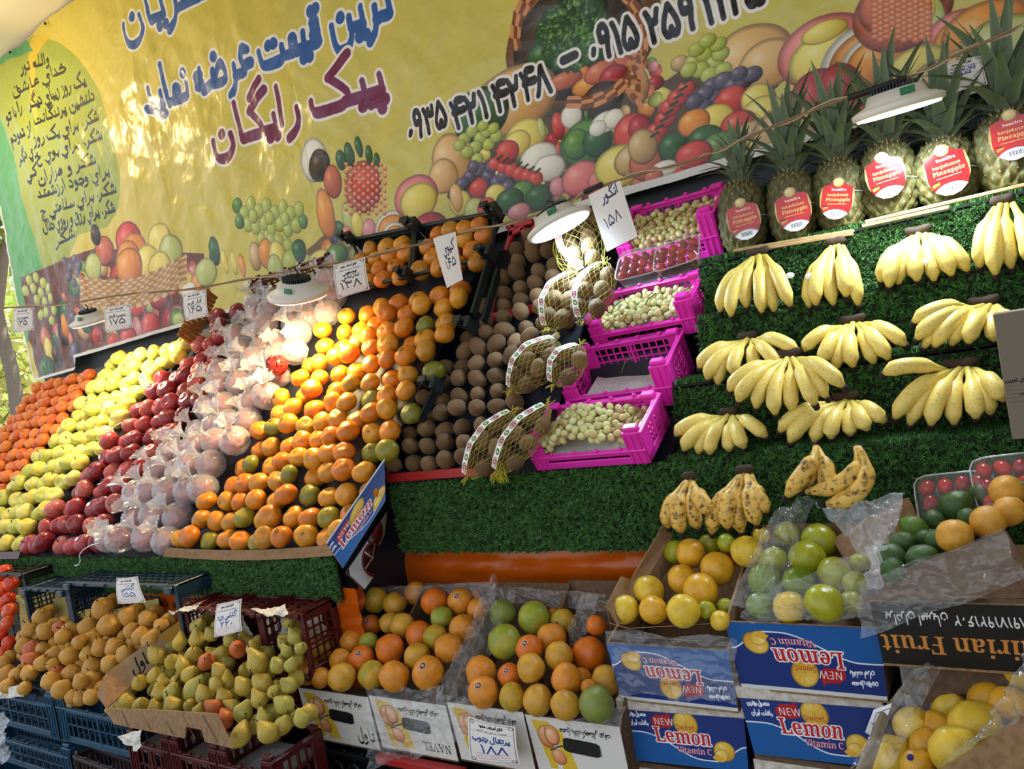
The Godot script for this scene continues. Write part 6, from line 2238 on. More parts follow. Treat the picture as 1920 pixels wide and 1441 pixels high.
	under_layer("brown_pear", G.squat_pear, [M.pear.b, M.pear.o], spots, slant(Vector3(-2.6, 0.70, -1.115), Vector3(-2.6, 0.935, -1.29)), 0.026, "tan pear half hidden in the blue crates", "pear", "brown pears in the blue crates")
	# red persimmons in a black crate at the very left
	var pc := crate("plastic_crate", Vector3(-3.66, 0.61, -1.355), Basis(Vector3.RIGHT, PI / 2), 0.625, 0.44, 0.13, M.black_crate, {"nx": 9, "ny": 3, "post": 0.03})
	tag(pc, "black plastic crate of red persimmons at the left edge", "crate")
	for e in heap(parse_spots("8 1074 17 d;22 1092 16 d;4 1104 16 o;16 1124 16 d;18 1145 16 o;2 1140 12 d;14 1166 13 o;3 1186 14 d;16 1204 14 d;4 1222 12 o;-22 1090 17 d;-16 1116 16 o;-24 1146 16 d;-20 1176 16 o;-18 1206 16 d;-50 1110 17 o;-52 1142 16 d;-50 1174 16 d;-48 1206 16 o"), slant(Vector3(-3.4, 0.85, -1.19), Vector3(-3.4, 1.05, -1.25))):
		fruit("persimmon", G.mandarin[rng.randi() % 4], M.persimmon[0 if e.key == "d" else 1], e.p, e.r * 0.95, frame(Vector3(rnd(-0.4, 0.4), 0.6, 1)), "glossy red persimmon at the left edge, %s row from below, %s in its row" % [ord_word(e.row), ord_word(e.col)], "persimmon", "red persimmons at the left edge", [["button", G.button, M.calyx]])
	# maroon crates of green pears
	for k in 3:
		var c := crate("plastic_crate", Vector3(-2.058 + k * 0.171, 0.61 if k < 2 else 0.79, -1.345), side_on, 0.168, 0.352 if k < 2 else 0.172, 0.125, M.maroon, {"nx": 5, "ny": 4, "post": 0.026, "bar": 0.005})
		tag(c, "maroon plastic crate on its side behind the green pears, %s of three" % ["left", "middle", "right"][k], "crate", "maroon crates of pears")
		c = crate("plastic_crate", Vector3(-2.095 + k * 0.203, 0.50, -1.02), Basis(), 0.198, 0.155, 0.195, M.maroon, {"nx": 5, "ny": 4, "post": 0.034, "bar": 0.006, "front": 0.165, "back": 0.06})
		tag(c, "upright maroon plastic crate below the green pears, %s of three" % ["left", "middle", "right"][k], "crate", "maroon crates of pears")
		tag(put("padding", slab(Vector3(-2.085 + k * 0.203, 0.63, -1.165), Vector3(-1.908 + k * 0.203, 0.645, -1.035)), M.grey_paper), "grey paper padding under the green pears, %s crate" % ["left", "middle", "right"][k], "padding")
	for e in [[[[345, 1132, -1.30], [392, 1126, -1.30], [412, 1200, -1.28], [352, 1206, -1.28]], "grey paper lining in the left maroon crate"], [[[420, 1140, -1.30], [455, 1135, -1.30], [480, 1205, -1.28], [436, 1206, -1.28]], "grey paper lining in the middle maroon crate"], [[[492, 1146, -1.30], [545, 1142, -1.30], [532, 1222, -1.27], [500, 1226, -1.26]], "grey paper lining in the right maroon crate"], [[[545, 1150, -1.30], [604, 1138, -1.33], [612, 1188, -1.33], [562, 1200, -1.30]], "white paper showing through the right maroon crate's lattice"]]:
		var o := film_px(e[0], 0.012, e[1], 8, M.paper)
		o.name = numbered("lining_paper")
		o.set_meta("category", "paper")
	for e in [[[472, 1143, -1.20], [536, 1133, -1.22], [540, 1150, -1.18], [504, 1158, -1.18]], [[318, 1148, -1.20], [382, 1130, -1.21], [372, 1142, -1.19], [322, 1152, -1.19]], [[226, 1378, -0.985], [272, 1365, -0.985], [262, 1408, -0.98], [234, 1392, -0.98]]]:
		var o := film_px(e, 0.010, ["torn white paper over the right maroon crate rim", "torn white paper over the left maroon crate rim", "torn white paper under the cardboard front"][[472, 318, 226].find(e[0][0])], 12, M.paper)
		o.name = numbered("torn_paper")
		o.set_meta("category", "paper")
	# the cut cardboard carton round the green pears
	var ct := base("cut_carton", az(300, 1330, -1.010))
	tag(ct, "brown cut cardboard carton with a black word, round the green pears", "carton")
	panel_px("front_panel", [[197, 1328, -0.990], [300, 1331, -0.990], [405, 1338, -0.990], [437, 1403, -0.975], [384, 1390, -0.975], [378, 1368, -0.980], [348, 1362, -0.980], [346, 1384, -0.975], [213, 1357, -0.975]], 0.004, M.kraft, ct)
	panel_px("side_flap", [[181, 1302, -1.010], [198, 1262, -1.050], [231, 1238, -1.090], [247, 1284, -1.080], [199, 1328, -0.995]], 0.004, M.kraft, ct)
	var pcv := Canvas.new(256, 128, Color(0.62, 0.52, 0.42))
	pcv.fill([[Vector2(150, 10), Vector2(240, 0), Vector2(256, 60), Vector2(190, 90)]], Color(0.72, 0.52, 0.16))
	write(pcv, "ناول", 20, 100, 84, 60, 6.0, Color(0.08, 0.07, 0.07))
	var pm := mat(Color.WHITE, 0.85, {"albedo_texture": pcv.texture()})
	var sp := MB.new()
	var pq := [az(247, 1284, -1.080) - ct.position, az(352, 1198, -1.250) - ct.position, az(341, 1160, -1.260) - ct.position, az(230, 1238, -1.090) - ct.position]
	sp.poly(pq, EYE - ct.position, [Vector2(0, 1), Vector2(1, 1), Vector2(1, 0), Vector2(0, 0)])
	var pn: Vector3 = (pq[1] - pq[0]).cross(pq[3] - pq[0]).normalized() * 0.004
	if pn.dot(EYE - ct.position) > 0:
		pn = -pn
	sp.poly(pq.map(func(p): return p + pn), pn, [Vector2(0, 1), Vector2(0, 1), Vector2(0, 1), Vector2(0, 1)])
	put("printed_side_panel", sp.mesh(), pm, ct)
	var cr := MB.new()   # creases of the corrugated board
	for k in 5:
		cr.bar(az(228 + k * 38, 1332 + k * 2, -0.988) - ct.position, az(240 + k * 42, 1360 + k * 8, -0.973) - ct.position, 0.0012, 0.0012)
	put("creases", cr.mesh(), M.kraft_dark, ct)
	# green pears
	spots = parse_spots("372 1174 17 g;370 1198 17 y;396 1188 14 g;337 1203 15 y;363 1227 18 y;323 1240 16 y;295 1228 18 y;387 1240 17 r;413 1230 20 y;447 1216 18 r;432 1198 15 g;482 1240 22 y;520 1247 16 g;546 1246 14 g;474 1214 14 y;543 1166 14 g;552 1193 15 g;564 1214 13 g;537 1219 12 g;530 1206 11 g;262 1279 16 y;290 1266 15 y;306 1280 16 y;331 1276 12 y;356 1264 17 y;366 1291 22 g;412 1258 17 y;426 1280 18 y;457 1286 18 y;492 1281 20 y;541 1284 16 g;235 1316 20 y;265 1322 17 y;291 1328 15 y;325 1324 19 y;323 1298 18 g;299 1298 16 y;356 1322 13 y;384 1303 18 y;419 1308 17 y;436 1324 15 y;400 1326 16 r;372 1331 12 y;422 1347 17 r;457 1333 20 g;485 1310 17 y;495 1347 17 g;533 1320 19 g;530 1359 18 y;565 1347 16 g;453 1376 21 y;500 1372 20 y;513 1296 13 y;210 1326 12 y;405 1282 14 y;342 1246 14 y")
	for e in heap(spots, slant(Vector3(-1.9, 0.735, -1.035), Vector3(-1.9, 0.93, -1.24))):
		var b := frame(Vector3(rnd(-0.9, 0.9), rnd(0.5, 1.3), rnd(-0.5, 0.7))) * Basis(Vector3.UP, rnd(0, TAU))
		fruit("green_pear", G.pear[rng.randi() % 3], M.pear[e.key], e.p - b.y * e.r * 0.15, e.r * 0.96, b, "%s pear in the maroon crates, %s row from the front, %s from left" % ["red-cheeked" if e.key == "r" else ("green" if e.key == "g" else "yellow green"), ord_word(e.row), ord_word(e.col)], "pear", "green pears in the maroon crates", [["stem", G.pear_stem, M.stem]])
	under_layer("green_pear", G.pear, [M.pear.y, M.pear.g], spots, slant(Vector3(-1.9, 0.695, -1.055), Vector3(-1.9, 0.885, -1.265)), 0.024, "yellow green pear half hidden in the maroon crates", "pear", "green pears in the maroon crates")
	# clear bag hanging at the very left foot
	film_px([[-10, 1330, -1.0], [14, 1345, -1.0], [22, 1420, -1.0], [-10, 1441, -1.0]], 0.02, "clear plastic bag hanging at the bottom left corner", 5, M.bag)


# ---------------------------------------------------------------- orange boxes
func orange_print(word: String, latin: bool) -> ImageTexture:
	var c := Canvas.new(512, 256, Color(0.86, 0.84, 0.81))
	var y := Color(0.86, 0.72, 0.18)
	c.fill([[Vector2(30, 20), Vector2(130, 20), Vector2(120, 236), Vector2(80, 236)]], y)
	c.fill([[Vector2(160, 40), Vector2(190, 60), Vector2(240, 236), Vector2(150, 236)]], y)
	for e in [[96, 90, 50, 52], [128, 80, 44, 48], [140, 178, 42, 36]]:
		c.ell(e[0], e[1], e[2], e[3], 0.2, Color(0.93, 0.66, 0.46), Color(0.76, 0.42, 0.22))
	c.ell(126, 84, 36, 40, 0, Color(0.95, 0.74, 0.55), Color(0.85, 0.5, 0.3))
	c.line([Vector2(100, 150), Vector2(150, 130), Vector2(190, 120)], 4, Color(0.35, 0.28, 0.2))
	# this panel is printed to be read from the other side up
	var t := Canvas.new(512, 256, Color.BLACK)
	t.b = c.b
	var f := Canvas.new(512, 256, Color.WHITE)
	for i in 512 * 256:   # turn by half
		var j := 512 * 256 - 1 - i
		f.b[i * 3] = c.b[j * 3]
		f.b[i * 3 + 1] = c.b[j * 3 + 1]
		f.b[i * 3 + 2] = c.b[j * 3 + 2]
	write(f, "محصول باغات کوهستانی جیرفت", 60, 330, 210, 26, 2.4, Color(0.10, 0.09, 0.09), 0.0, Color.WHITE, 0.0, 0.3)
	if latin:
		f.latin(word, 30, 66, 56, Color(0.16, 0.15, 0.15), "Droid Serif")
	var o := Canvas.new(512, 256, Color.WHITE)
	for i in 512 * 256:
		var j := 512 * 256 - 1 - i
		o.b[i * 3] = f.b[j * 3]
		o.b[i * 3 + 1] = f.b[j * 3 + 1]
		o.b[i * 3 + 2] = f.b[j * 3 + 2]
	if not latin and word:
		write(o, word, 370, 490, 214, 56, 6.0, Color(0.10, 0.09, 0.09))
	return o.texture()


# an open carton: front wall hf tall, back wall hb tall, sides sloping between; flares a little towards the top
func open_carton(called: String, label: String, group: String, o: Vector3, w: float, d: float, hf: float, hb: float, taper: float, inside: Material, front: Material, turn := Basis()) -> Node3D:
	var t := base(called, o, turn)
	tag(t, label, "carton", group)
	var k := w * taper
	var th := 0.005
	var mk := func(called2: String, a: Vector3, b: Vector3, c: Vector3, e: Vector3, m: Material): put(called2, sheet_between(a, b, c, e, th), m, t)
	var uvf := MB.new()
	var a := Vector3(k, 0, 0)
	var b := Vector3(w - k, 0, 0)
	var c := Vector3(w, hf, 0.012)
	var e := Vector3(0, hf, 0.012)
	uvf.poly([a, b, c, e], Vector3(0, 0, 1), [Vector2(0, 1), Vector2(1, 1), Vector2(1, 0), Vector2(0, 0)])
	put("printed_front", uvf.mesh(), front, t)
	mk.call("front_wall", a - Vector3(0, 0, 0.001), b - Vector3(0, 0, 0.001), c - Vector3(0, 0, 0.001), e - Vector3(0, 0, 0.001), inside)
	mk.call("back_wall", Vector3(w - k, 0, -d), Vector3(k, 0, -d), Vector3(0, hb, -d - 0.01), Vector3(w, hb, -d - 0.01), inside)
	mk.call("side_wall", Vector3(k, 0, -d), a, e, Vector3(0, hb, -d - 0.01), inside)
	mk.call("side_wall", b, Vector3(w - k, 0, -d), Vector3(w, hb, -d - 0.01), c, inside)
	put("bottom", sheet_between(Vector3(k, 0.001, 0), Vector3(k, 0.001, -d), Vector3(w - k, 0.001, -d), Vector3(w - k, 0.001, 0), -th), inside, t)
	# paper packing that holds the fruit up
	put("padding", sheet_between(Vector3(k + 0.004, hf * 0.42, -0.006), Vector3(w - k - 0.004, hf * 0.42, -0.006), Vector3(w - k - 0.004, hb * 0.55, -d + 0.006), Vector3(k + 0.004, hb * 0.55, -d + 0.006), th), M.kraft_dark, t)
	return t


func handle_hole(t: Node3D, x: float, y: float, w: float, h: float, z: float):
	var pts := PackedVector2Array()
	for k in 24:
		var a := k * TAU / 24
		pts.append(Vector2(clampf(cos(a) * h * 0.7, -h / 2, h / 2) + signf(cos(a)) * (w - h) / 2, sin(a) * h / 2))
	var m := MB.new()
	m.xf = Transform3D(Basis(Vector3(0, 0, 1), -0.05), Vector3(x, y, z))
	m.plate(pts, 0.0015)
	put("hand_hole", m.mesh(), M.wire, t)


func build_orange_boxes():
	rng.seed = 71
	var p1 := mat(Color.WHITE, 0.75, {"albedo_texture": orange_print("ناول", false)})
	var p2 := mat(Color.WHITE, 0.75, {"albedo_texture": orange_print("NAVEL", true)})
	var p3 := mat(Color.WHITE, 0.75, {"albedo_texture": orange_print("", false)})
	var g := "white printed boxes of navel oranges"
	var boxes := [
		[Vector3(-1.648, 0.605, -1.262), 0.258, 0.142, p1, "first white orange box from the left, printed with a black Persian word"], [Vector3(-1.386, 0.615, -1.262), 0.244, 0.138, p2, "second white orange box from the left, under a hanging clear film"],
		[Vector3(-1.137, 0.622, -1.262), 0.208, 0.140, p3, "third white orange box, carrying the large price card"], [Vector3(-0.925, 0.630, -1.262), 0.222, 0.128, p3, "fourth white orange box, next to the blue lemon cartons"],
	]
	for k in 4:
		var e = boxes[k]
		var t := open_carton("orange_box", e[4], g, e[0], e[1], 0.255, e[2], 0.325, 0.012, M.kraft_dark, e[3])
		if k != 2:
			handle_hole(t, e[1] * 0.56, e[2] * 0.55, 0.085, 0.030, 0.008)
	# black crates and a red tray beneath
	for k in 3:
		var t := crate("plastic_crate", Vector3(-1.66 + k * 0.33, 0.315, -1.265), Basis(), 0.32, 0.25, 0.265, M.black_crate, {"nx": 2, "ny": 1, "post": 0.03})
		tag(t, "black plastic crate with round openings under the orange boxes, %s from the left" % ord_word(k + 1), "crate", "black crates under the orange boxes")
		var rg := MB.new()
		for j in 5:
			for i in 2:
				var pts := []
				for a in 13:
					pts.append(Vector3(0.035 + j * 0.062 + cos(a * TAU / 12) * 0.022, 0.215 - i * 0.07 + sin(a * TAU / 12) * 0.022, 0.004))
				rg.tube(pts, 0.006, 5)
		put("ring_pattern", rg.mesh(), M.black_crate, t)
	tag(put("red_tray", slab(Vector3(-1.39, 0.585, -1.262), Vector3(-1.12, 0.607, -1.235), 0.004), M.red_tray), "red tray edge under the second orange box", "tray")
	var sticker := Transform3D(Basis.from_euler(Vector3(0.5, 0, 0)), Vector3.ZERO)
	for h in [["704 1124 25 m;740 1132 23 y;779 1112 23 o;815 1127 27 d;864 1127 26 os;897 1143 23 o;893 1118 14 d;828 1157 22 g;868 1178 27 o;642 1178 27 os;694 1173 22 ds;730 1167 20 y;755 1172 25 y;787 1190 27 d;816 1194 24 m;841 1214 28 o;604 1213 27 m;660 1202 24 o;691 1203 19 g;731 1216 29 d;638 1237 22 o;679 1235 26 ds;782 1230 26 y;578 1259 25 o;602 1270 20 o;641 1269 27 y;697 1264 27 m;739 1267 30 o;802 1261 32 os", Vector3(-1.4, 0.795, -1.275), Vector3(-1.4, 0.94, -1.50), "left heap"],
			["943 1149 27 G;1001 1158 32 g;1056 1164 25 m;1040 1150 12 o;946 1203 34 g;992 1216 27 ds;1034 1196 29 o;1048 1229 28 y;1105 1225 33 d;1118 1172 20 d;902 1259 31 o;956 1266 24 ds;995 1252 28 y;1062 1273 30 o;1091 1272 21 o;1136 1275 30 y;1104 1288 16 o;906 1297 31 os;961 1306 27 m;1008 1312 30 y;1060 1322 29 y;1119 1320 35 G", Vector3(-0.9, 0.80, -1.275), Vector3(-0.9, 0.93, -1.49), "right heap"]]:
		for e in heap(parse_spots(h[0]), slant(h[1], h[2])):
			var key: String = e.key[0]
			var extra := []
			var b := frame(Vector3(rnd(-1, 1), rnd(-0.2, 1), rnd(-0.6, 0.8))) * Basis(Vector3.UP, rnd(0, TAU))
			if e.key.length() > 1:
				var local: Vector3 = (EYE - e.p).normalized() + Vector3(-0.35, 0.45, 0.0)
				extra = [["sticker", G.sticker, M.sticker_red, Transform3D(b.inverse() * frame(local), Vector3.ZERO)]]
			fruit("navel_orange", G.orange[rng.randi() % 3], M.orange[key], e.p, e.r * 0.965, b, "%s orange, %s, %s row from the front, %s from left%s" % [{"o": "bright", "d": "deep", "y": "yellowish", "m": "green-tinged", "g": "yellow green", "G": "mostly green"}[key], h[3], ord_word(e.row), ord_word(e.col), ", with sticker" if extra else ""], "orange", "navel oranges in the white boxes", extra)
	# clear film lining the boxes
	film_px([[690, 1102, -1.50], [938, 1090, -1.50], [930, 1130, -1.49], [700, 1120, -1.49]], 0.014, "clear film lining the back of the left orange heap", 21)
	film_px([[965, 1100, -1.50], [1140, 1112, -1.50], [1140, 1145, -1.49], [950, 1130, -1.49]], 0.014, "clear film lining the back of the right orange heap", 22)
	film_px([[925, 1085, -1.50], [975, 1110, -1.49], [872, 1330, -1.25], [822, 1300, -1.245]], 0.022, "crumpled clear film ridge between the two orange heaps", 23, null, 0.02)
	film_px([[1092, 1120, -1.47], [1128, 1118, -1.47], [1092, 1215, -1.40], [1062, 1212, -1.40]], 0.02, "crumpled clear film fold between the last two orange boxes", 24)
	film_px([[690, 1288, -1.236], [836, 1286, -1.236], [822, 1405, -1.225], [694, 1436, -1.225]], 0.014, "clear film hanging in front of the second orange box", 25)
	film_px([[818, 1290, -1.236], [985, 1340, -1.236], [900, 1370, -1.23], [828, 1400, -1.23]], 0.012, "clear film hanging over the top of the third orange box", 26)
	film_px([[1050, 1355, -1.235], [1180, 1320, -1.235], [1172, 1365, -1.23], [1070, 1372, -1.23]], 0.02, "scrap of clear film under the green orange at the right", 27)
	film_px([[690, 1110, -1.47], [712, 1130, -1.46], [650, 1150, -1.44], [655, 1140, -1.44]], 0.015, "clear film edge at the back left of the oranges", 28)


# ---------------------------------------------------------------- lemons, limes and their cartons
func lemon_print() -> Canvas:
	var c := Canvas.new(512, 240, Color(0.06, 0.18, 0.47))
	var cyan := []
	cyan.append(Vector2(0, 240))
	cyan.append(Vector2(0, 150))
	var curve := []
	for k in 33:
		var x := k * 16.0
		curve.append(Vector2(x, 118 + 40 * pow((x - 70) / 200.0, 2) * 0.22 if x < 70 else 118 + 92 * smoothstep(70, 330, x) - 66 * smoothstep(390, 512, x)))
	cyan.append_array(curve)
	cyan.append(Vector2(512, 240))
	c.fill([cyan], Color(0.03, 0.34, 0.62))
	c.line(curve, 2.6, Color(0.92, 0.93, 0.95))
	c.rect(0, 0, 512, 14, Color(0.85, 0.85, 0.84))
	for e in [[268, 72, 50, 52], [418, 168, 46, 40]]:
		c.ell(e[0], e[1], e[2], e[3], 0.2, Color(0.93, 0.76, 0.28), Color(0.82, 0.58, 0.14))
	for k in 9:
		var a := k * TAU / 9
		c.seg(268, 72, 268 + cos(a) * 36, 72 + sin(a) * 38, 1.0, Color(0.80, 0.62, 0.25))
	c.ell(405, 186, 30, 26, -0.4, Color(0.95, 0.82, 0.42), Color(0.90, 0.70, 0.25))
	c.fill([[Vector2(366, 196), Vector2(384, 180), Vector2(420, 198), Vector2(390, 214)]], Color(0.90, 0.68, 0.2))
	# red flag and words
	c.fill([[Vector2(128, 62), Vector2(150, 44), Vector2(196, 42), Vector2(206, 30), Vector2(212, 46), Vector2(214, 84), Vector2(196, 94), Vector2(140, 96), Vector2(128, 84)]], Color(0.70, 0.08, 0.12))
	c.latin("NEW", 138, 84, 38, Color(0.95, 0.95, 0.95))
	c.latin("Sweet", 226, 96, 28, Color(0.66, 0.16, 0.08))
	c.latin("Lemon", 128, 152, 80, Color(0.76, 0.06, 0.12), "Droid Serif", true, 4.5, Color(0.95, 0.93, 0.93), 0.06, 0.86)
	c.latin("Vitamin C", 216, 188, 32, Color(0.90, 0.88, 0.92), "Droid Serif", false, 1.6, Color(0.66, 0.10, 0.22), 0.1)
	write(c, "محصول بهترین", 24, 110, 52, 18, 2.3, Color(0.93, 0.94, 0.96), 0.0, Color.WHITE, 0.0, 0.2)
	write(c, "باغات ایران", 32, 112, 88, 18, 2.3, Color(0.93, 0.94, 0.96), 0.0, Color.WHITE, 0.0, 0.2)
	return c


func closed_carton(called: String, label: String, group: String, o: Vector3, w: float, d: float, h: float, taper: float, front: Material, side: Material, turn := Basis()) -> Node3D:
	var t := base(called, o, turn)
	tag(t, label, "carton", group)
	var k := w * taper
	var m := MB.new()
	var pts := [Vector3(k, 0, 0), Vector3(w - k, 0, 0), Vector3(w, h, 0), Vector3(0, h, 0)]
	var bk := pts.map(func(p): return p - Vector3(0, 0, d))
	m.poly(bk, Vector3(0, 0, -1))
	for j in 4:
		m.poly([pts[j], pts[(j + 1) % 4], bk[(j + 1) % 4], bk[j]], (pts[j] + pts[(j + 1) % 4]) / 2 - Vector3(w / 2, h / 2, 0))
	m.poly(pts, Vector3(0, 0, 1))
	put("body", m.mesh(), side, t)
	var f := MB.new()
	f.poly(pts.map(func(p): return p + Vector3(0, 0, 0.001)), Vector3(0, 0, 1), [Vector2(0, 1), Vector2(1, 1), Vector2(1, 0), Vector2(0, 0)])
	put("printed_front", f.mesh(), front, t)
	var l := MB.new()
	l.box(Vector3(w / 2, h - 0.006, -d / 2), Vector3(w + 0.006, 0.022, d + 0.006), 0.002)
	put("lid", l.mesh(), M.white_board, t)
	return t


func build_lemon_corner():
	rng.seed = 81
	var print_ := lemon_print()
	var up_m := mat(Color.WHITE, 0.5, {"albedo_texture": print_.texture()})
	var down_m := mat(Color.WHITE, 0.5, {"albedo_texture": up_m.albedo_texture, "uv1_scale": Vector3(-1, -1, 1), "uv1_offset": Vector3(1, 1, 0)})
	var side := mat(Color(0.05, 0.09, 0.33), 0.5)
	var g := "blue printed lemon cartons"
	closed_carton("lemon_carton", "lower left blue lemon carton, print upright, beside the white orange box", g, Vector3(-0.726, 0.662, -1.30), 0.253, 0.26, 0.122, 0.04, up_m, side, Basis(Vector3.UP, 0.08))
	closed_carton("lemon_carton", "lower right blue lemon carton, print upright, beside the front lemons", g, Vector3(-0.472, 0.712, -1.30), 0.240, 0.26, 0.122, 0.05, up_m, side, Basis(Vector3.UP, 0.05))
	# open cartons on top, print upside down
	var a := open_carton("lemon_carton", "upper left blue lemon carton, upside-down print, open with yellow lemons", g, Vector3(-0.722, 0.790, -1.30), 0.250, 0.255, 0.120, 0.19, 0.02, M.kraft, down_m)
	panel_px("folded_front_flap", [[1136, 1128, -1.285], [1142, 1168, -1.28], [1178, 1178, -1.28], [1352, 1168, -1.28], [1374, 1196, -1.28], [1375, 1205, -1.282], [1146, 1192, -1.282]], 0.004, M.kraft, a)
	panel_px("raised_side_flap", [[1138, 1135, -1.29], [1166, 1080, -1.36], [1184, 1086, -1.38], [1244, 984, -1.50], [1262, 1002, -1.52], [1262, 1060, -1.50], [1160, 1172, -1.29]], 0.004, M.kraft, a)
	open_carton("lemon_carton", "upper right blue lemon carton, upside-down print, holding bagged green limes", g, Vector3(-0.470, 0.838, -1.30), 0.258, 0.255, 0.128, 0.23, 0.03, M.kraft, down_m)
	# plain cartons further down
	for e in [[Vector3(-0.72, 0.31, -1.31), 0.24, 0.342, "brown plain carton under the lower left lemon carton"], [Vector3(-0.465, 0.31, -1.31), 0.225, 0.395, "brown plain carton under the lower right lemon carton"]]:
		var t := base("plain_carton", e[0])
		tag(t, e[3], "carton")
		var m := MB.new()
		m.box(Vector3(e[1] / 2, e[2] / 2, -0.12), Vector3(e[1], e[2], 0.24), 0.003)
		put("body", m.mesh(), M.kraft_dark, t)
		m = MB.new()
		m.box(Vector3(e[1] / 2, e[2] - 0.018, 0.002), Vector3(e[1] + 0.004, 0.02, 0.004), 0.001)
		put("lid_edge", m.mesh(), M.white_board, t)
	var citrus := func(spots: String, front: Vector3, back: Vector3, called: String, shape: Array, where: String, names: Dictionary, cat: String, group: String):
		for e in heap(parse_spots(spots), slant(front, back)):
			var key: String = e.key[0]
			var b := frame(Vector3(rnd(-1, 1), rnd(0.0, 1), rnd(-0.3, 0.9))) * Basis(Vector3.UP, rnd(0, TAU))
			var extra := []
			if e.key.length() > 1:
				extra = [["sticker", G.sticker, mat(Color(0.12, 0.12, 0.45), 0.3), Transform3D(b.inverse() * frame(Vector3(-0.3, 0.9, 0.6)), Vector3.ZERO)]]
			fruit(called, shape[rng.randi() % shape.size()], M.lemon[key], e.p, e.r * 0.955, b, "%s %s, %s row from the front, %s from left" % [names[key], where, ord_word(e.row), ord_word(e.col)], cat, group, extra)
	citrus.call("1171 1142 29 l;1225 1143 28 y;1281 1145 33 l;1217 1107 31 l;1295 1037 30 y;1280 1086 30 y;1314 1107 35 y;1345 1066 33 y;1400 1033 31 l;1266 1034 24 g;1330 1020 22 g;1362 1018 19 g;1428 1004 17 l;1325 1143 18 g;1350 1163 20 l;1360 1136 16 g", Vector3(-0.6, 0.95, -1.31), Vector3(-0.6, 1.08, -1.50), "sweet_lemon", G.round_lemon, "sweet lemon in left carton", {"l": "pale yellow", "y": "golden yellow", "g": "greenish"}, "lemon", "sweet lemons in the open carton")
	citrus.call("1434 1088 33 G;1496 1090 30 G;1514 1047 36 g;1536 1015 36 g;1475 1003 28 g;1450 1052 29 g;1565 1076 34 g;1424 1134 26 G;1480 1138 32 l;1546 1130 38 g;1605 1094 26 g;1597 1128 22 g;1612 1056 20 g", Vector3(-0.35, 0.97, -1.31), Vector3(-0.35, 1.08, -1.50), "green_sweet_lemon", G.round_lemon, "sweet lemon under film", {"l": "yellow", "g": "yellow-green", "G": "bright green"}, "lemon", "green sweet lemons under film")
	citrus.call("1791 949 32 L;1838 928 24 L;1753 975 19 L;1713 990 25 M;1733 1010 19 L;1693 1018 24 L;1675 1046 28 L;1732 1046 29 L;1675 1072 26 L;1763 1014 26 L;1815 970 20 L;1918 915 18 L", Vector3(-0.15, 1.05, -1.27), Vector3(-0.15, 1.12, -1.42), "lime", G.lime, "lime in the right carton", {"L": "dark green", "M": "pale yellow-green"}, "lime", "limes at the right")
	citrus.call("1790 1006 35 o;1852 978 33 o;1887 920 32 o;1892 958 30 o", Vector3(-0.05, 1.07, -1.235), Vector3(-0.05, 1.14, -1.385), "rough_lemon", G.round_lemon, "rough lemon atop the limes", {"o": "orange yellow"}, "lemon", "rough lemons on the limes")
	citrus.call("1835 1270 44 l;1910 1258 34 l;1783 1290 20 l;1744 1319 31 y;1783 1333 37 l;1713 1360 38 l;1766 1366 30 y;1828 1358 48 l;1852 1312 36 y;1890 1317 32 y;1665 1420 43 l;1738 1400 32 y;1790 1405 46 l;1720 1434 30 ys", Vector3(-0.15, 0.74, -1.12), Vector3(-0.1, 0.88, -1.27), "lemon", G.lemon, "lemon in the corner heap", {"l": "bright yellow", "y": "deep yellow"}, "lemon", "lemons in the front right corner")
	# black carton with its kraft flap
	var bc := Canvas.new(1024, 256, Color(0.045, 0.04, 0.045))
	bc.latin("Amirian Fruit", 270, 122, 100, Color(0.80, 0.52, 0.22), "Droid Serif", true, 0.0, Color.WHITE, 0.0, 1.05)
	bc.latin("+", 350, 214, 54, Color(0.86, 0.86, 0.86))
	write(bc, "۹۸۹۱۷۱۹۲۱۶۰۲", 384, 690, 208, 40, 4.2, Color(0.86, 0.86, 0.86), 0.0, Color.WHITE, 0.0, 0.3)
	write(bc, "برادران امیریان", 712, 968, 204, 38, 4.0, Color(0.86, 0.86, 0.86), 0.0, Color.WHITE, 0.0, 0.3)
	var bm := mat(Color.WHITE, 0.55, {"albedo_texture": bc.texture(), "uv1_scale": Vector3(-1, -1, 1), "uv1_offset": Vector3(1, 1, 0)})
	var bo := az(1652, 1242, -1.255)
	var bx := open_carton("black_carton", "black printed fruit carton, upside-down gold lettering, holding limes", "", bo, 0.34, 0.22, 0.105, 0.12, 0.01, M.kraft, bm)
	panel_px("kraft_flap", [[1622, 1124, -1.238], [1652, 1082, -1.25], [1886, 994, -1.25], [1925, 1060, -1.24], [1960, 1120, -1.238]], 0.004, M.kraft_dark, bx)
	var prop := base("plain_carton", Vector3(bo.x + 0.01, 0.31, -1.29))
	tag(prop, "plain grey-papered carton under the black carton", "carton")
	var prm := MB.new()
	prm.box(Vector3(0.16, (bo.y - 0.31) / 2 - 0.004, -0.09), Vector3(0.30, bo.y - 0.31 - 0.008, 0.18), 0.004)
	put("body", prm.mesh(), M.grey_paper, prop)
	var hole := MB.new()
	hole.xf = Transform3D(Basis(Vector3.RIGHT, -PI / 2), Vector3.ZERO)
	hole.grid(16, 1, func(u: float, v: float) -> Vector3: return az(1700, 1288, -1.287).rotated(Vector3.RIGHT, PI / 2) + Vector3(cos(u * TAU), 0, -sin(u * TAU)) * 0.005 * v, true)
	put("round_hole", hole.mesh(), M.wire, prop, Transform3D(Basis(), -prop.position))
	# carton at the back right of the limes
	var kb := base("kraft_carton", Vector3(-0.17, 0.95, -1.45))
	tag(kb, "brown cardboard carton wall behind the film-covered limes", "carton")
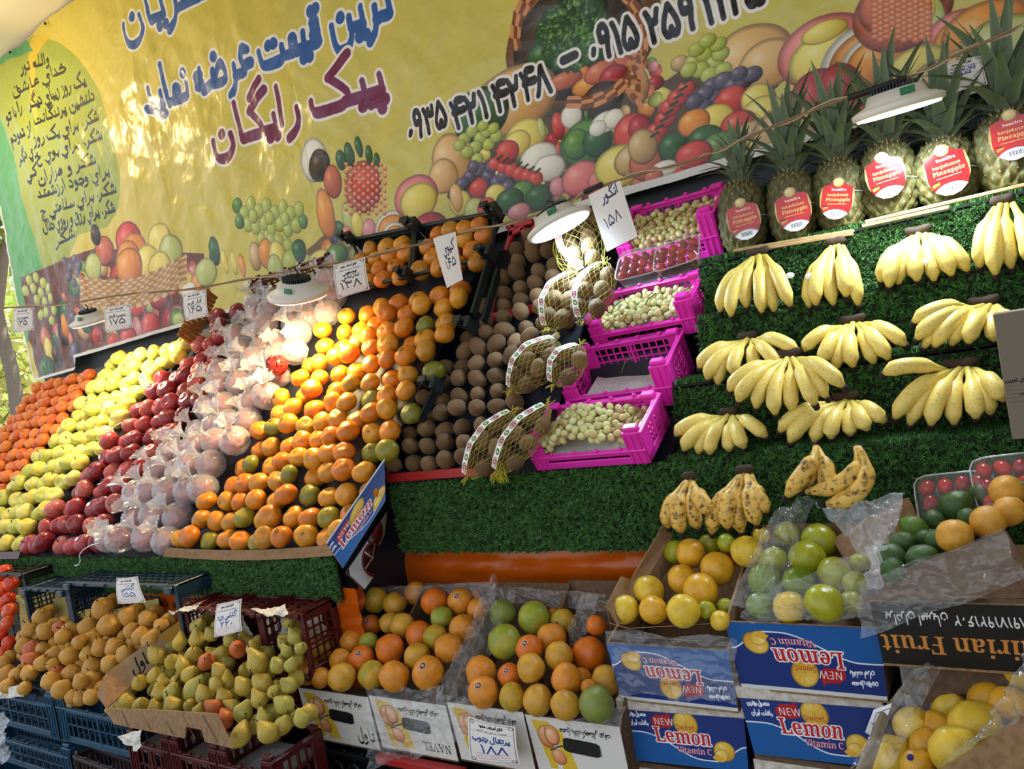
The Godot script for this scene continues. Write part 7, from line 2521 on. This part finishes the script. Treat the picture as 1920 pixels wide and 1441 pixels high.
	panel_px("side_panel", [[1560, 1010, -1.50], [1690, 935, -1.52], [1704, 932, -1.52], [1722, 970, -1.50], [1640, 1080, -1.40], [1590, 1060, -1.46]], 0.005, M.kraft, kb)
	# front right carton
	var fc := base("kraft_carton", az(1840, 1400, -1.05))
	tag(fc, "brown cardboard carton of lemons in the front right corner", "carton")
	panel_px("front_panel", [[1700, 1475, -1.03], [1780, 1432, -1.035], [1880, 1366, -1.045], [1960, 1300, -1.05], [2000, 1560, -1.03], [1700, 1600, -1.02]], 0.005, M.kraft, fc)
	panel_px("left_panel", [[1600, 1470, -1.04], [1655, 1340, -1.13], [1716, 1264, -1.26], [1722, 1275, -1.265], [1668, 1345, -1.135], [1622, 1480, -1.045]], 0.005, M.kraft_grey, fc)
	panel_px("back_panel", [[1720, 1265, -1.275], [1925, 1195, -1.275], [1960, 1260, -1.27], [1730, 1320, -1.27]], 0.005, M.kraft_dark, fc)
	tag(put("carton_prop", slab(Vector3(-0.10, 0.31, -1.26), Vector3(0.25, 0.50, -1.06), 0.004), M.kraft_dark), "brown carton block carrying the front right lemons, below the frame", "carton")
	tag(put("padding", sheet_between(Vector3(-0.185, 0.66, -1.07), Vector3(0.15, 0.66, -1.07), Vector3(0.15, 0.80, -1.26), Vector3(-0.20, 0.80, -1.26), 0.006), M.kraft_dark), "cardboard padding under the front right lemons", "padding")
	# small card with a 3
	var cc := Canvas.new(128, 160, Color(0.90, 0.90, 0.90))
	for s in [[30, 30, 120, 20], [30, 30, 44, 120]]:
		cc.seg(s[0], s[1], s[2], s[3], 2, Color(0.1, 0.1, 0.12))
	cc.latin("3", 78, 66, 44, Color(0.08, 0.08, 0.1), "Droid Sans", true)
	cc.line([Vector2(20, 90), Vector2(60, 96), Vector2(110, 78)], 3, Color(0.3, 0.4, 0.6))
	sign_px("number_card", [[1638, 1330, -1.14], [1672, 1318, -1.14], [1650, 1390, -1.13], [1622, 1372, -1.13]], cc.texture(), "white card numbered 3 tucked beside the front right carton", 0.0)
	# films
	film_px([[1452, 958, -1.44], [1530, 930, -1.48], [1460, 1130, -1.30], [1362, 1140, -1.285]], 0.02, "clear film drawn over the left side of the green limes", 41, null, 0.02)
	film_px([[1530, 945, -1.46], [1700, 930, -1.48], [1660, 1085, -1.32], [1575, 1000, -1.42]], 0.03, "bunched clear film at the back of the lime carton", 42, M.bag, 0.02)
	film_px([[1400, 1118, -1.275], [1650, 1010, -1.34], [1645, 1150, -1.275], [1385, 1158, -1.275]], 0.018, "clear film stretched across the front of the green limes", 43, null, 0.015)
	film_px([[1610, 1090, -1.24], [1880, 992, -1.235], [1925, 1085, -1.228], [1615, 1195, -1.225]], 0.014, "sheet of clear film hanging over the black carton's flap", 44)
	film_px([[1640, 1010, -1.31], [1668, 1030, -1.29], [1664, 1110, -1.24], [1632, 1110, -1.24]], 0.03, "twisted knot of clear film between limes and black carton", 45, M.bag)
	film_px([[1136, 1178, -1.276], [1382, 1196, -1.276], [1384, 1316, -1.27], [1162, 1300, -1.27]], 0.010, "clear film over the upside-down print of the upper left carton", 46)
	film_px([[1590, 1450, -1.02], [1708, 1262, -1.235], [1760, 1262, -1.25], [1672, 1441, -1.06]], 0.025, "crumpled clear film along the left edge of the front lemon carton", 47)
	film_px([[1770, 1441, -1.02], [1885, 1330, -1.03], [1935, 1200, -1.06], [1950, 1330, -1.02]], 0.022, "crumpled clear film along the right rim of the front lemon carton", 48)
	# grey carton standing before the bananas
	var gc := Canvas.new(256, 512, Color(0.47, 0.43, 0.38))
	for k in 6:
		gc.rect(0, 280 + k * 16, 200, 281.5 + k * 16, Color(0.2, 0.18, 0.16))
	gc.rect(96, 0, 98, 272, Color(0.22, 0.2, 0.17))
	write(gc, "دستگاه های توزین", 2, 130, 276, 14, 1.6, Color(0.1, 0.1, 0.1), 0.0, Color.WHITE, 0.0, 0.2)
	write(gc, "مشخصات فنی", 40, 140, 328, 12, 1.4, Color(0.1, 0.1, 0.1), 0.0, Color.WHITE, 0.0, 0.2)
	var gm := mat(Color.WHITE, 0.85, {"albedo_texture": gc.texture()})
	var gt := base("grey_carton", Vector3(0.009, 1.222, -1.50))
	tag(gt, "plain grey-brown carton standing on the grass at the right edge", "carton")
	var bxm := MB.new()
	bxm.box(Vector3(0.12, 0.108, -0.035), Vector3(0.24, 0.216, 0.07), 0.002)
	put("body", bxm.mesh(), M.kraft_grey, gt)
	var fr := MB.new()
	fr.poly([Vector3(0.001, 0.001, 0.001), Vector3(0.119, 0.001, 0.001), Vector3(0.119, 0.215, 0.001), Vector3(0.001, 0.215, 0.001)], Vector3(0, 0, 1), [Vector2(0, 1), Vector2(1, 1), Vector2(1, 0), Vector2(0, 0)])
	put("printed_front", fr.mesh(), gm, gt)
	# tilted blue carton and the picture carton closing the step between the stands
	var wedge := Canvas.new(512, 240, Color.BLACK)
	wedge.b = print_.b
	var wq := [az(611, 1017, -1.27), az(643, 1064, -1.27), az(723, 938, -1.47), az(721, 858, -1.485)]
	var wt := base("tilted_carton", wq[0])
	tag(wt, "blue lemon carton tilted along the edge between mandarins and kiwi grass", "carton")
	var wm := MB.new()
	var lq := wq.map(func(p): return p - wq[0])
	wm.poly([lq[0], lq[1], lq[2], lq[3]], EYE - wq[0], [Vector2(0.15, 0.0), Vector2(0.15, 1.0), Vector2(0.9, 1.0), Vector2(0.9, 0.0)])
	var wn: Vector3 = (lq[1] - lq[0]).cross(lq[3] - lq[0]).normalized() * 0.006
	if wn.dot(EYE - wq[0]) > 0:
		wn = -wn
	put("printed_side", wm.mesh(), up_m, wt)
	put("board", sheet_between(lq[0] + wn * 0.1, lq[1] + wn * 0.1, lq[2] + wn * 0.1, lq[3] + wn * 0.1, 0.006 if (lq[1] - lq[0]).cross(lq[3] - lq[0]).dot(wn) < 0 else -0.006), M.kraft, wt)
	var pomc := Canvas.new(256, 256, Color(0.80, 0.78, 0.76))
	pomc.ell(170, 70, 54, 54, 0, Color(0.66, 0.16, 0.2), Color(0.4, 0.06, 0.1))
	pomc.ell(150, 170, 66, 66, 0, Color(0.75, 0.3, 0.3), Color(0.5, 0.12, 0.12))
	pomc.ell(150, 170, 56, 56, 0, Color(0.3, 0.03, 0.06), Color(0.22, 0.02, 0.05))
	for k in 5:
		pomc.seg(150, 170, 150 + cos(k * 1.26) * 54, 170 + sin(k * 1.26) * 54, 4, Color(0.86, 0.8, 0.74))
	for k in 16:
		pomc.ell(40 + (k * 37) % 120, 30 + (k * 23) % 80, 16, 8, k, Color(0.55, 0.58, 0.5), Color(0.3, 0.34, 0.28))
	pomc.rect(0, 0, 14, 256, Color(0.12, 0.1, 0.1))
	var pq := [az(650, 1072, -1.33), az(684, 1104, -1.36), az(715, 1062, -1.55), az(726, 958, -1.55)]
	var pt := base("pomegranate_carton", pq[0])
	tag(pt, "white carton side printed with cut pomegranates, under the tilted blue carton", "carton")
	var pmm := MB.new()
	var lp := pq.map(func(p): return p - pq[0])
	pmm.poly([lp[0], lp[1], lp[2], lp[3]], EYE - pq[0], [Vector2(0, 0.75), Vector2(0.3, 1), Vector2(0.8, 0.85), Vector2(1, 0)])
	put("printed_side", pmm.mesh(), mat(Color.WHITE, 0.6, {"albedo_texture": pomc.texture()}), pt)
	var pn2: Vector3 = (lp[1] - lp[0]).cross(lp[3] - lp[0]).normalized()
	var face := 1.0 if pn2.dot(EYE - pq[0]) > 0 else -1.0
	var back := lp.map(func(p): return p - pn2 * face * 0.002)
	put("board", sheet_between(back[0], back[1], back[2], back[3], 0.004 * face), M.kraft_dark, pt)


# ---------------------------------------------------------------- price cards, string, lamps
func sign_px(called: String, q: Array, tex: Texture2D, label: String, curl: float, rough := 0.7) -> MeshInstance3D:
	# corners: top left, top right, foot right, foot left as [px, py, z]
	var a := az(q[0][0], q[0][1], q[0][2])
	var b := az(q[1][0], q[1][1], q[1][2])
	var c := az(q[2][0], q[2][1], q[2][2])
	var d := az(q[3][0], q[3][1], q[3][2])
	var m := MB.new()
	for s in [0.0, -0.0008]:
		m.grid(10, 10, func(u: float, v: float) -> Vector3:
			var uu := u if s == 0.0 else 1.0 - u
			return d.lerp(c, uu).lerp(a.lerp(b, uu), v) + Vector3(0, 0, s + curl * sin(v * PI) * 0.6 + curl * sin(uu * PI)))
	for k in range(121, 242):
		m.uv[k] = Vector2(0.02, 0.5)
	var o := put(called, m.mesh(), mat(Color.WHITE, rough, {"albedo_texture": tex}))
	tag(o, label, "price card" if called == "price_card" else "card", "handwritten price cards" if called == "price_card" else "")
	return o


func card(lines: Array, ink: Color, plain := false) -> ImageTexture:
	var c := Canvas.new(200, 240, Color(0.90, 0.88, 0.86))
	if not plain:
		for s in [[8, 8, 192, 8], [8, 232, 192, 232], [8, 8, 8, 232], [192, 8, 192, 232]]:
			c.seg(s[0], s[1], s[2], s[3], 1.2, Color(0.35, 0.25, 0.25))
		for p in [[18, 18], [182, 18], [18, 222], [182, 222]]:
			for k in 8:
				c.ell(p[0] + cos(k) * 8, p[1] + sin(k) * 8, 3, 3, 0, Color(0.3, 0.2, 0.2), Color(0.3, 0.2, 0.2))
		write(c, "اتاق اصناف مشهد", 50, 150, 34, 16, 1.8, Color(0.1, 0.1, 0.12), 0.0, Color.WHITE, 0.0, 0.2)
		write(c, "قیمت برای هر کیلو", 40, 165, 56, 8, 0.8, Color(0.25, 0.2, 0.22), 0.0, Color.WHITE, 0.0, 0.2)
		for y in [60, 118]:
			c.seg(16, y, 184, y, 0.7, Color(0.4, 0.3, 0.3))
		for y in [186, 200, 214]:
			c.seg(30, y, 170, y, 0.8, Color(0.65, 0.2, 0.2))
	for l in lines:
		write(c, l[0], l[1], l[2], l[3], l[4], l[5], ink, 0.0, Color.WHITE, l[6] if l.size() > 6 else 0.0, 0.35)
	return c.texture()


func build_lamps_and_signs():
	var black := Color(0.08, 0.08, 0.14)
	var blue := Color(0.10, 0.20, 0.52)
	var z := -1.80
	var zz := func(px: float) -> float: return lerpf(-1.64, -1.80, smoothstep(560.0, 900.0, px))
	var cards := [
		[[[26, 578, zz.call(26)], [63, 576, zz.call(63)], [64, 618, zz.call(64)], [27, 624, zz.call(27)]], [["سیب زرد", 50, 160, 105, 34, 3.5], ["۱۳۵", 45, 155, 176, 56, 5.0]], black, "price card at the far left end of the string, over the tree trunk"],
		[[[195, 576, zz.call(195)], [246, 570, zz.call(246)], [249, 613, zz.call(249)], [200, 623, zz.call(200)]], [["سیب قرمز", 40, 165, 105, 34, 3.5], ["۱۷۵", 40, 165, 180, 56, 5.0]], black, "price card hanging beside the leftmost lamp"],
		[[[343, 552, zz.call(343)], [387, 542, zz.call(387)], [391, 592, zz.call(391)], [349, 602, zz.call(349)]], [["انار قرمز", 40, 165, 105, 34, 3.5], ["۱۶۵", 40, 165, 180, 56, 5.0]], black, "price card on the string above the orange brown carton side"],
		[[[625, 498, zz.call(625)], [684, 482, zz.call(684)], [693, 542, zz.call(693)], [634, 560, zz.call(634)]], [["موسمی", 60, 150, 86, 22, 3.0], ["نارنگی", 50, 160, 116, 30, 3.2], ["۱۳۸", 30, 165, 188, 54, 5.0]], black, "price card over the top of the mandarin slope, right of the second lamp"],
		[[[878, 1342, -1.215], [966, 1362, -1.215], [975, 1432, -1.215], [882, 1424, -1.215]], [["پرتقال جنوب", 20, 175, 108, 30, 3.6], ["۱۸۸", 50, 165, 180, 50, 5.0]], blue, "large blue-inked price card on the third orange box"],
		[[[1765, 122, -1.95], [1838, 104, -1.95], [1852, 158, -1.95], [1772, 178, -1.95]], [["اتاق اصناف", 40, 165, 90, 30, 3.0], ["مشهد", 70, 140, 120, 26, 3.0]], blue, "printed guild card on the wall behind the rightmost pineapples"],
		[[[219, 1083, -1.195], [258, 1080, -1.195], [274, 1128, -1.185], [221, 1131, -1.185]], [["گلابی", 50, 160, 105, 34, 3.6], ["۱۵۵", 50, 160, 176, 46, 4.2]], blue, "curled price card clipped on the blue pear crate"],
		[[[407, 1132, -1.19], [453, 1122, -1.19], [454, 1182, -1.17], [402, 1194, -1.17]], [["گلابی ویژه", 30, 170, 108, 30, 3.6], ["۲۲۰", 55, 155, 176, 46, 4.4]], blue, "price card tied to the middle maroon crate of pears"],
	]
	for e in cards:
		sign_px("price_card", e[0], card(e[1], e[2]), e[3], 0.006)
	sign_px("price_card", [[1103, 366, zz.call(1103)], [1163, 338, zz.call(1163)], [1196, 443, z + 0.02], [1138, 472, z + 0.02]], card([["انگور", 70, 175, 50, 40, 4.0, -0.1], ["۱۵۸", 40, 150, 160, 46, 3.6, -0.15]], Color(0.10, 0.14, 0.34), true), "large plain white paper price sign beside the brightest lamp", 0.004)
	var torn := sign_px("price_card", [[812, 447, zz.call(812)], [854, 434, zz.call(854)], [868, 524, z + 0.01], [838, 540, z + 0.01]], card([["کیوی", 70, 170, 85, 46, 4.4, -0.1], ["۱۶۵", 60, 170, 165, 46, 4.4, -0.1]], Color(0.10, 0.12, 0.25), true), "torn narrow white paper price strip over the upper mandarin crates", 0.004)
	torn.set_meta("group", "handwritten price cards")
	# the string and its flex
	var rope := MB.new()
	var path := []
	var pts := px_list("-60 578 30 576 130 568 240 551 345 543 470 522 560 505 690 482 830 446 950 418 1040 392 1110 356 1180 332 1300 300 1360 276 1470 228 1590 182 1700 146 1800 100 1920 46 2010 4")
	for k in pts.size() - 1:
		for t in 4:
			var p: Vector2 = pts[k].cubic_interpolate(pts[k + 1], pts[maxi(k - 1, 0)], pts[mini(k + 2, pts.size() - 1)], t / 4.0)
			path.append(az(p.x, p.y, (zz.call(p.x) as float) - 0.01))
	rope.tube(path, 0.0035, 6)
	var cord := base("twisted_cord", az(960, 418, z - 0.01))
	var co := Transform3D(Basis(), -cord.position)
	put("rope", rope.mesh(), M.rope, cord, co)
	tag(cord, "tan twisted cord strung along the banner that carries lamps and price cards", "cord")
	var flex := MB.new()
	var fp := []
	for k in path.size():
		fp.append(path[k] + Vector3(0.004 * sin(k * 1.7), 0.006 * cos(k * 1.3), 0.004 * cos(k * 0.9)))
	flex.tube(fp, 0.0018, 5)
	put("lamp_flex", flex.mesh(), mat(Color(0.72, 0.66, 0.56), 0.5), cord, co)
	for e in [[1590, 184, 1700, 146], [1096, 360, 1130, 345]]:
		var tp := MB.new()
		tp.tube([az(e[0], e[1], z - 0.008), az((e[0] + e[2]) / 2.0, (e[1] + e[3]) / 2.0, z - 0.005), az(e[2], e[3], z - 0.008)], 0.007, 7)
		put("insulating_tape", tp.mesh(), M.wire, cord, co)
	# LED lamps: a flat white saucer under a finned heat sink
	lamp(az(172, 602, -1.64), 0.082, Basis(Vector3(0, 0, 1), -0.14) * Basis(Vector3.RIGHT, deg_to_rad(17)), Color(1.0, 0.93, 0.78), 0.8, "leftmost round LED lamp, its white back toward us, over the apples", true)
	lamp(az(562, 552, -1.64), 0.100, Basis(Vector3(0, 0, 1), -0.28) * Basis(Vector3.RIGHT, deg_to_rad(17)), Color(1.0, 0.86, 0.60), 1.2, "second LED lamp from the left, shining on the mandarins", true)
	lamp(az(1050, 424, z), 0.094, Basis(Vector3.RIGHT, deg_to_rad(4.5)) * Basis(Vector3(0, 0, 1), 0.27), Color(0.80, 0.91, 1.0), 0.6, "brightest round LED lamp, above the kiwis and grapes", false)
	lamp(az(1684, 206, z + 0.02), 0.088, Basis(Vector3.RIGHT, deg_to_rad(9)) * Basis(Vector3(0, 0, 1), 0.0), Color(0.90, 0.96, 1.0), 0.55, "rightmost round LED lamp with a green label, above the pineapples", false)
	# a warm bulb on the ceiling near the banner, above the picture
	var bt := base("ceiling_bulb", Vector3(-4.4, 3.45, -1.7))
	tag(bt, "warm bare bulb hanging from the ceiling before the banner", "lamp")
	var bm := MB.new()
	bm.tube([Vector3(0, 0.35, 0), Vector3(0, 0.10, 0)], 0.004, 6)
	bm.box(Vector3(0, 0.085, 0), Vector3(0.036, 0.06, 0.036), 0.012)
	put("holder", bm.mesh(), M.lamp_white, bt)
	bm = MB.new()
	bm.grid(16, 12, func(u: float, v: float) -> Vector3: return Vector3(cos(u * TAU) * sin(v * PI), -cos(v * PI) * 1.15, -sin(u * TAU) * sin(v * PI)) * 0.045, true)
	put("bulb", bm.mesh(), mat(Color(1, 0.9, 0.7), 0.3, {"emission_enabled": true, "emission": Color(1.0, 0.82, 0.5), "emission_energy_multiplier": 8.0}), bt)
	var ol := OmniLight3D.new()
	ol.name = "bulb_light"
	ol.light_color = Color(1.0, 0.87, 0.62)
	ol.light_energy = 0.7
	ol.omni_range = 12.0
	ol.omni_attenuation = 2.0
	ol.light_size = 0.05
	ol.shadow_enabled = true
	ol.position = Vector3(0, -0.07, 0.06)
	bt.add_child(ol)


func lamp(at: Vector3, r: float, turn: Basis, col: Color, energy: float, label: String, back: bool):
	var t := base("led_lamp", at, turn)
	tag(t, label, "lamp", "LED lamps on the cord")
	var m := MB.new()
	m.grid(40, 7, func(u: float, v: float) -> Vector3:
		var prof := [[0.0, -0.004], [0.90, -0.004], [0.99, 0.0], [1.0, 0.012], [0.93, 0.017], [0.68, 0.028], [0.60, 0.050], [0.0, 0.050]]
		var q: Array = prof[int(round(v * 7))]
		return Vector3(cos(u * TAU) * q[0] * r, q[1] * r / 0.11, -sin(u * TAU) * q[0] * r), true)
	var hs := put("housing", m.mesh(), M.lamp_white, t)
	var d := MB.new()
	d.grid(40, 2, func(u: float, v: float) -> Vector3: return Vector3(cos(u * TAU), 0, sin(u * TAU)) * r * 0.90 * v + Vector3(0, -0.006, 0) * r / 0.11, true)
	put("lamp_diffuser", d.mesh(), mat(Color(0.95, 0.95, 0.95), 0.4, {"emission_enabled": true, "emission": col, "emission_energy_multiplier": 5.0}), t)
	var s := MB.new()
	for k in 15:
		var x := (k / 14.0 - 0.5) * 0.96 * r
		var l := sqrt(maxf(0.26 - pow(x / r, 2), 0.01)) * r * 1.5
		s.box(Vector3(x, r * 0.50, 0), Vector3(r * 0.026, r * 0.17, l), 0.0005)
	put("heat_sink_fins", s.mesh(), mat(Color(0.20, 0.24, 0.30), 0.4, {"metallic": 0.5}), hs)
	var c := MB.new()
	c.tube([Vector3(0, r * 0.6, 0), Vector3(0.01, r * 0.72, -0.004), Vector3(-0.004, r * 0.85, -0.004)], 0.003, 6)
	put("hanger", c.mesh(), M.wire, t)
	var g := MB.new()
	g.box(Vector3(r * 0.28, r * 0.34, r * 0.66), Vector3(r * 0.30, r * 0.16, 0.004), 0.001, Basis(Vector3.RIGHT, -0.35))
	put("green_label", g.mesh(), mat(Color(0.05, 0.42, 0.25), 0.4), hs)
	var l := SpotLight3D.new()
	l.name = "lamp_light"
	l.light_color = col
	l.light_energy = energy
	l.spot_range = 8.0
	l.spot_attenuation = 2.0
	l.spot_angle = 78.0
	l.spot_angle_attenuation = 0.6
	l.light_size = r * 0.8
	l.shadow_enabled = true
	l.position = Vector3(0, -0.03, 0)
	l.rotation = Vector3(-PI / 2, 0, 0)
	t.add_child(l)
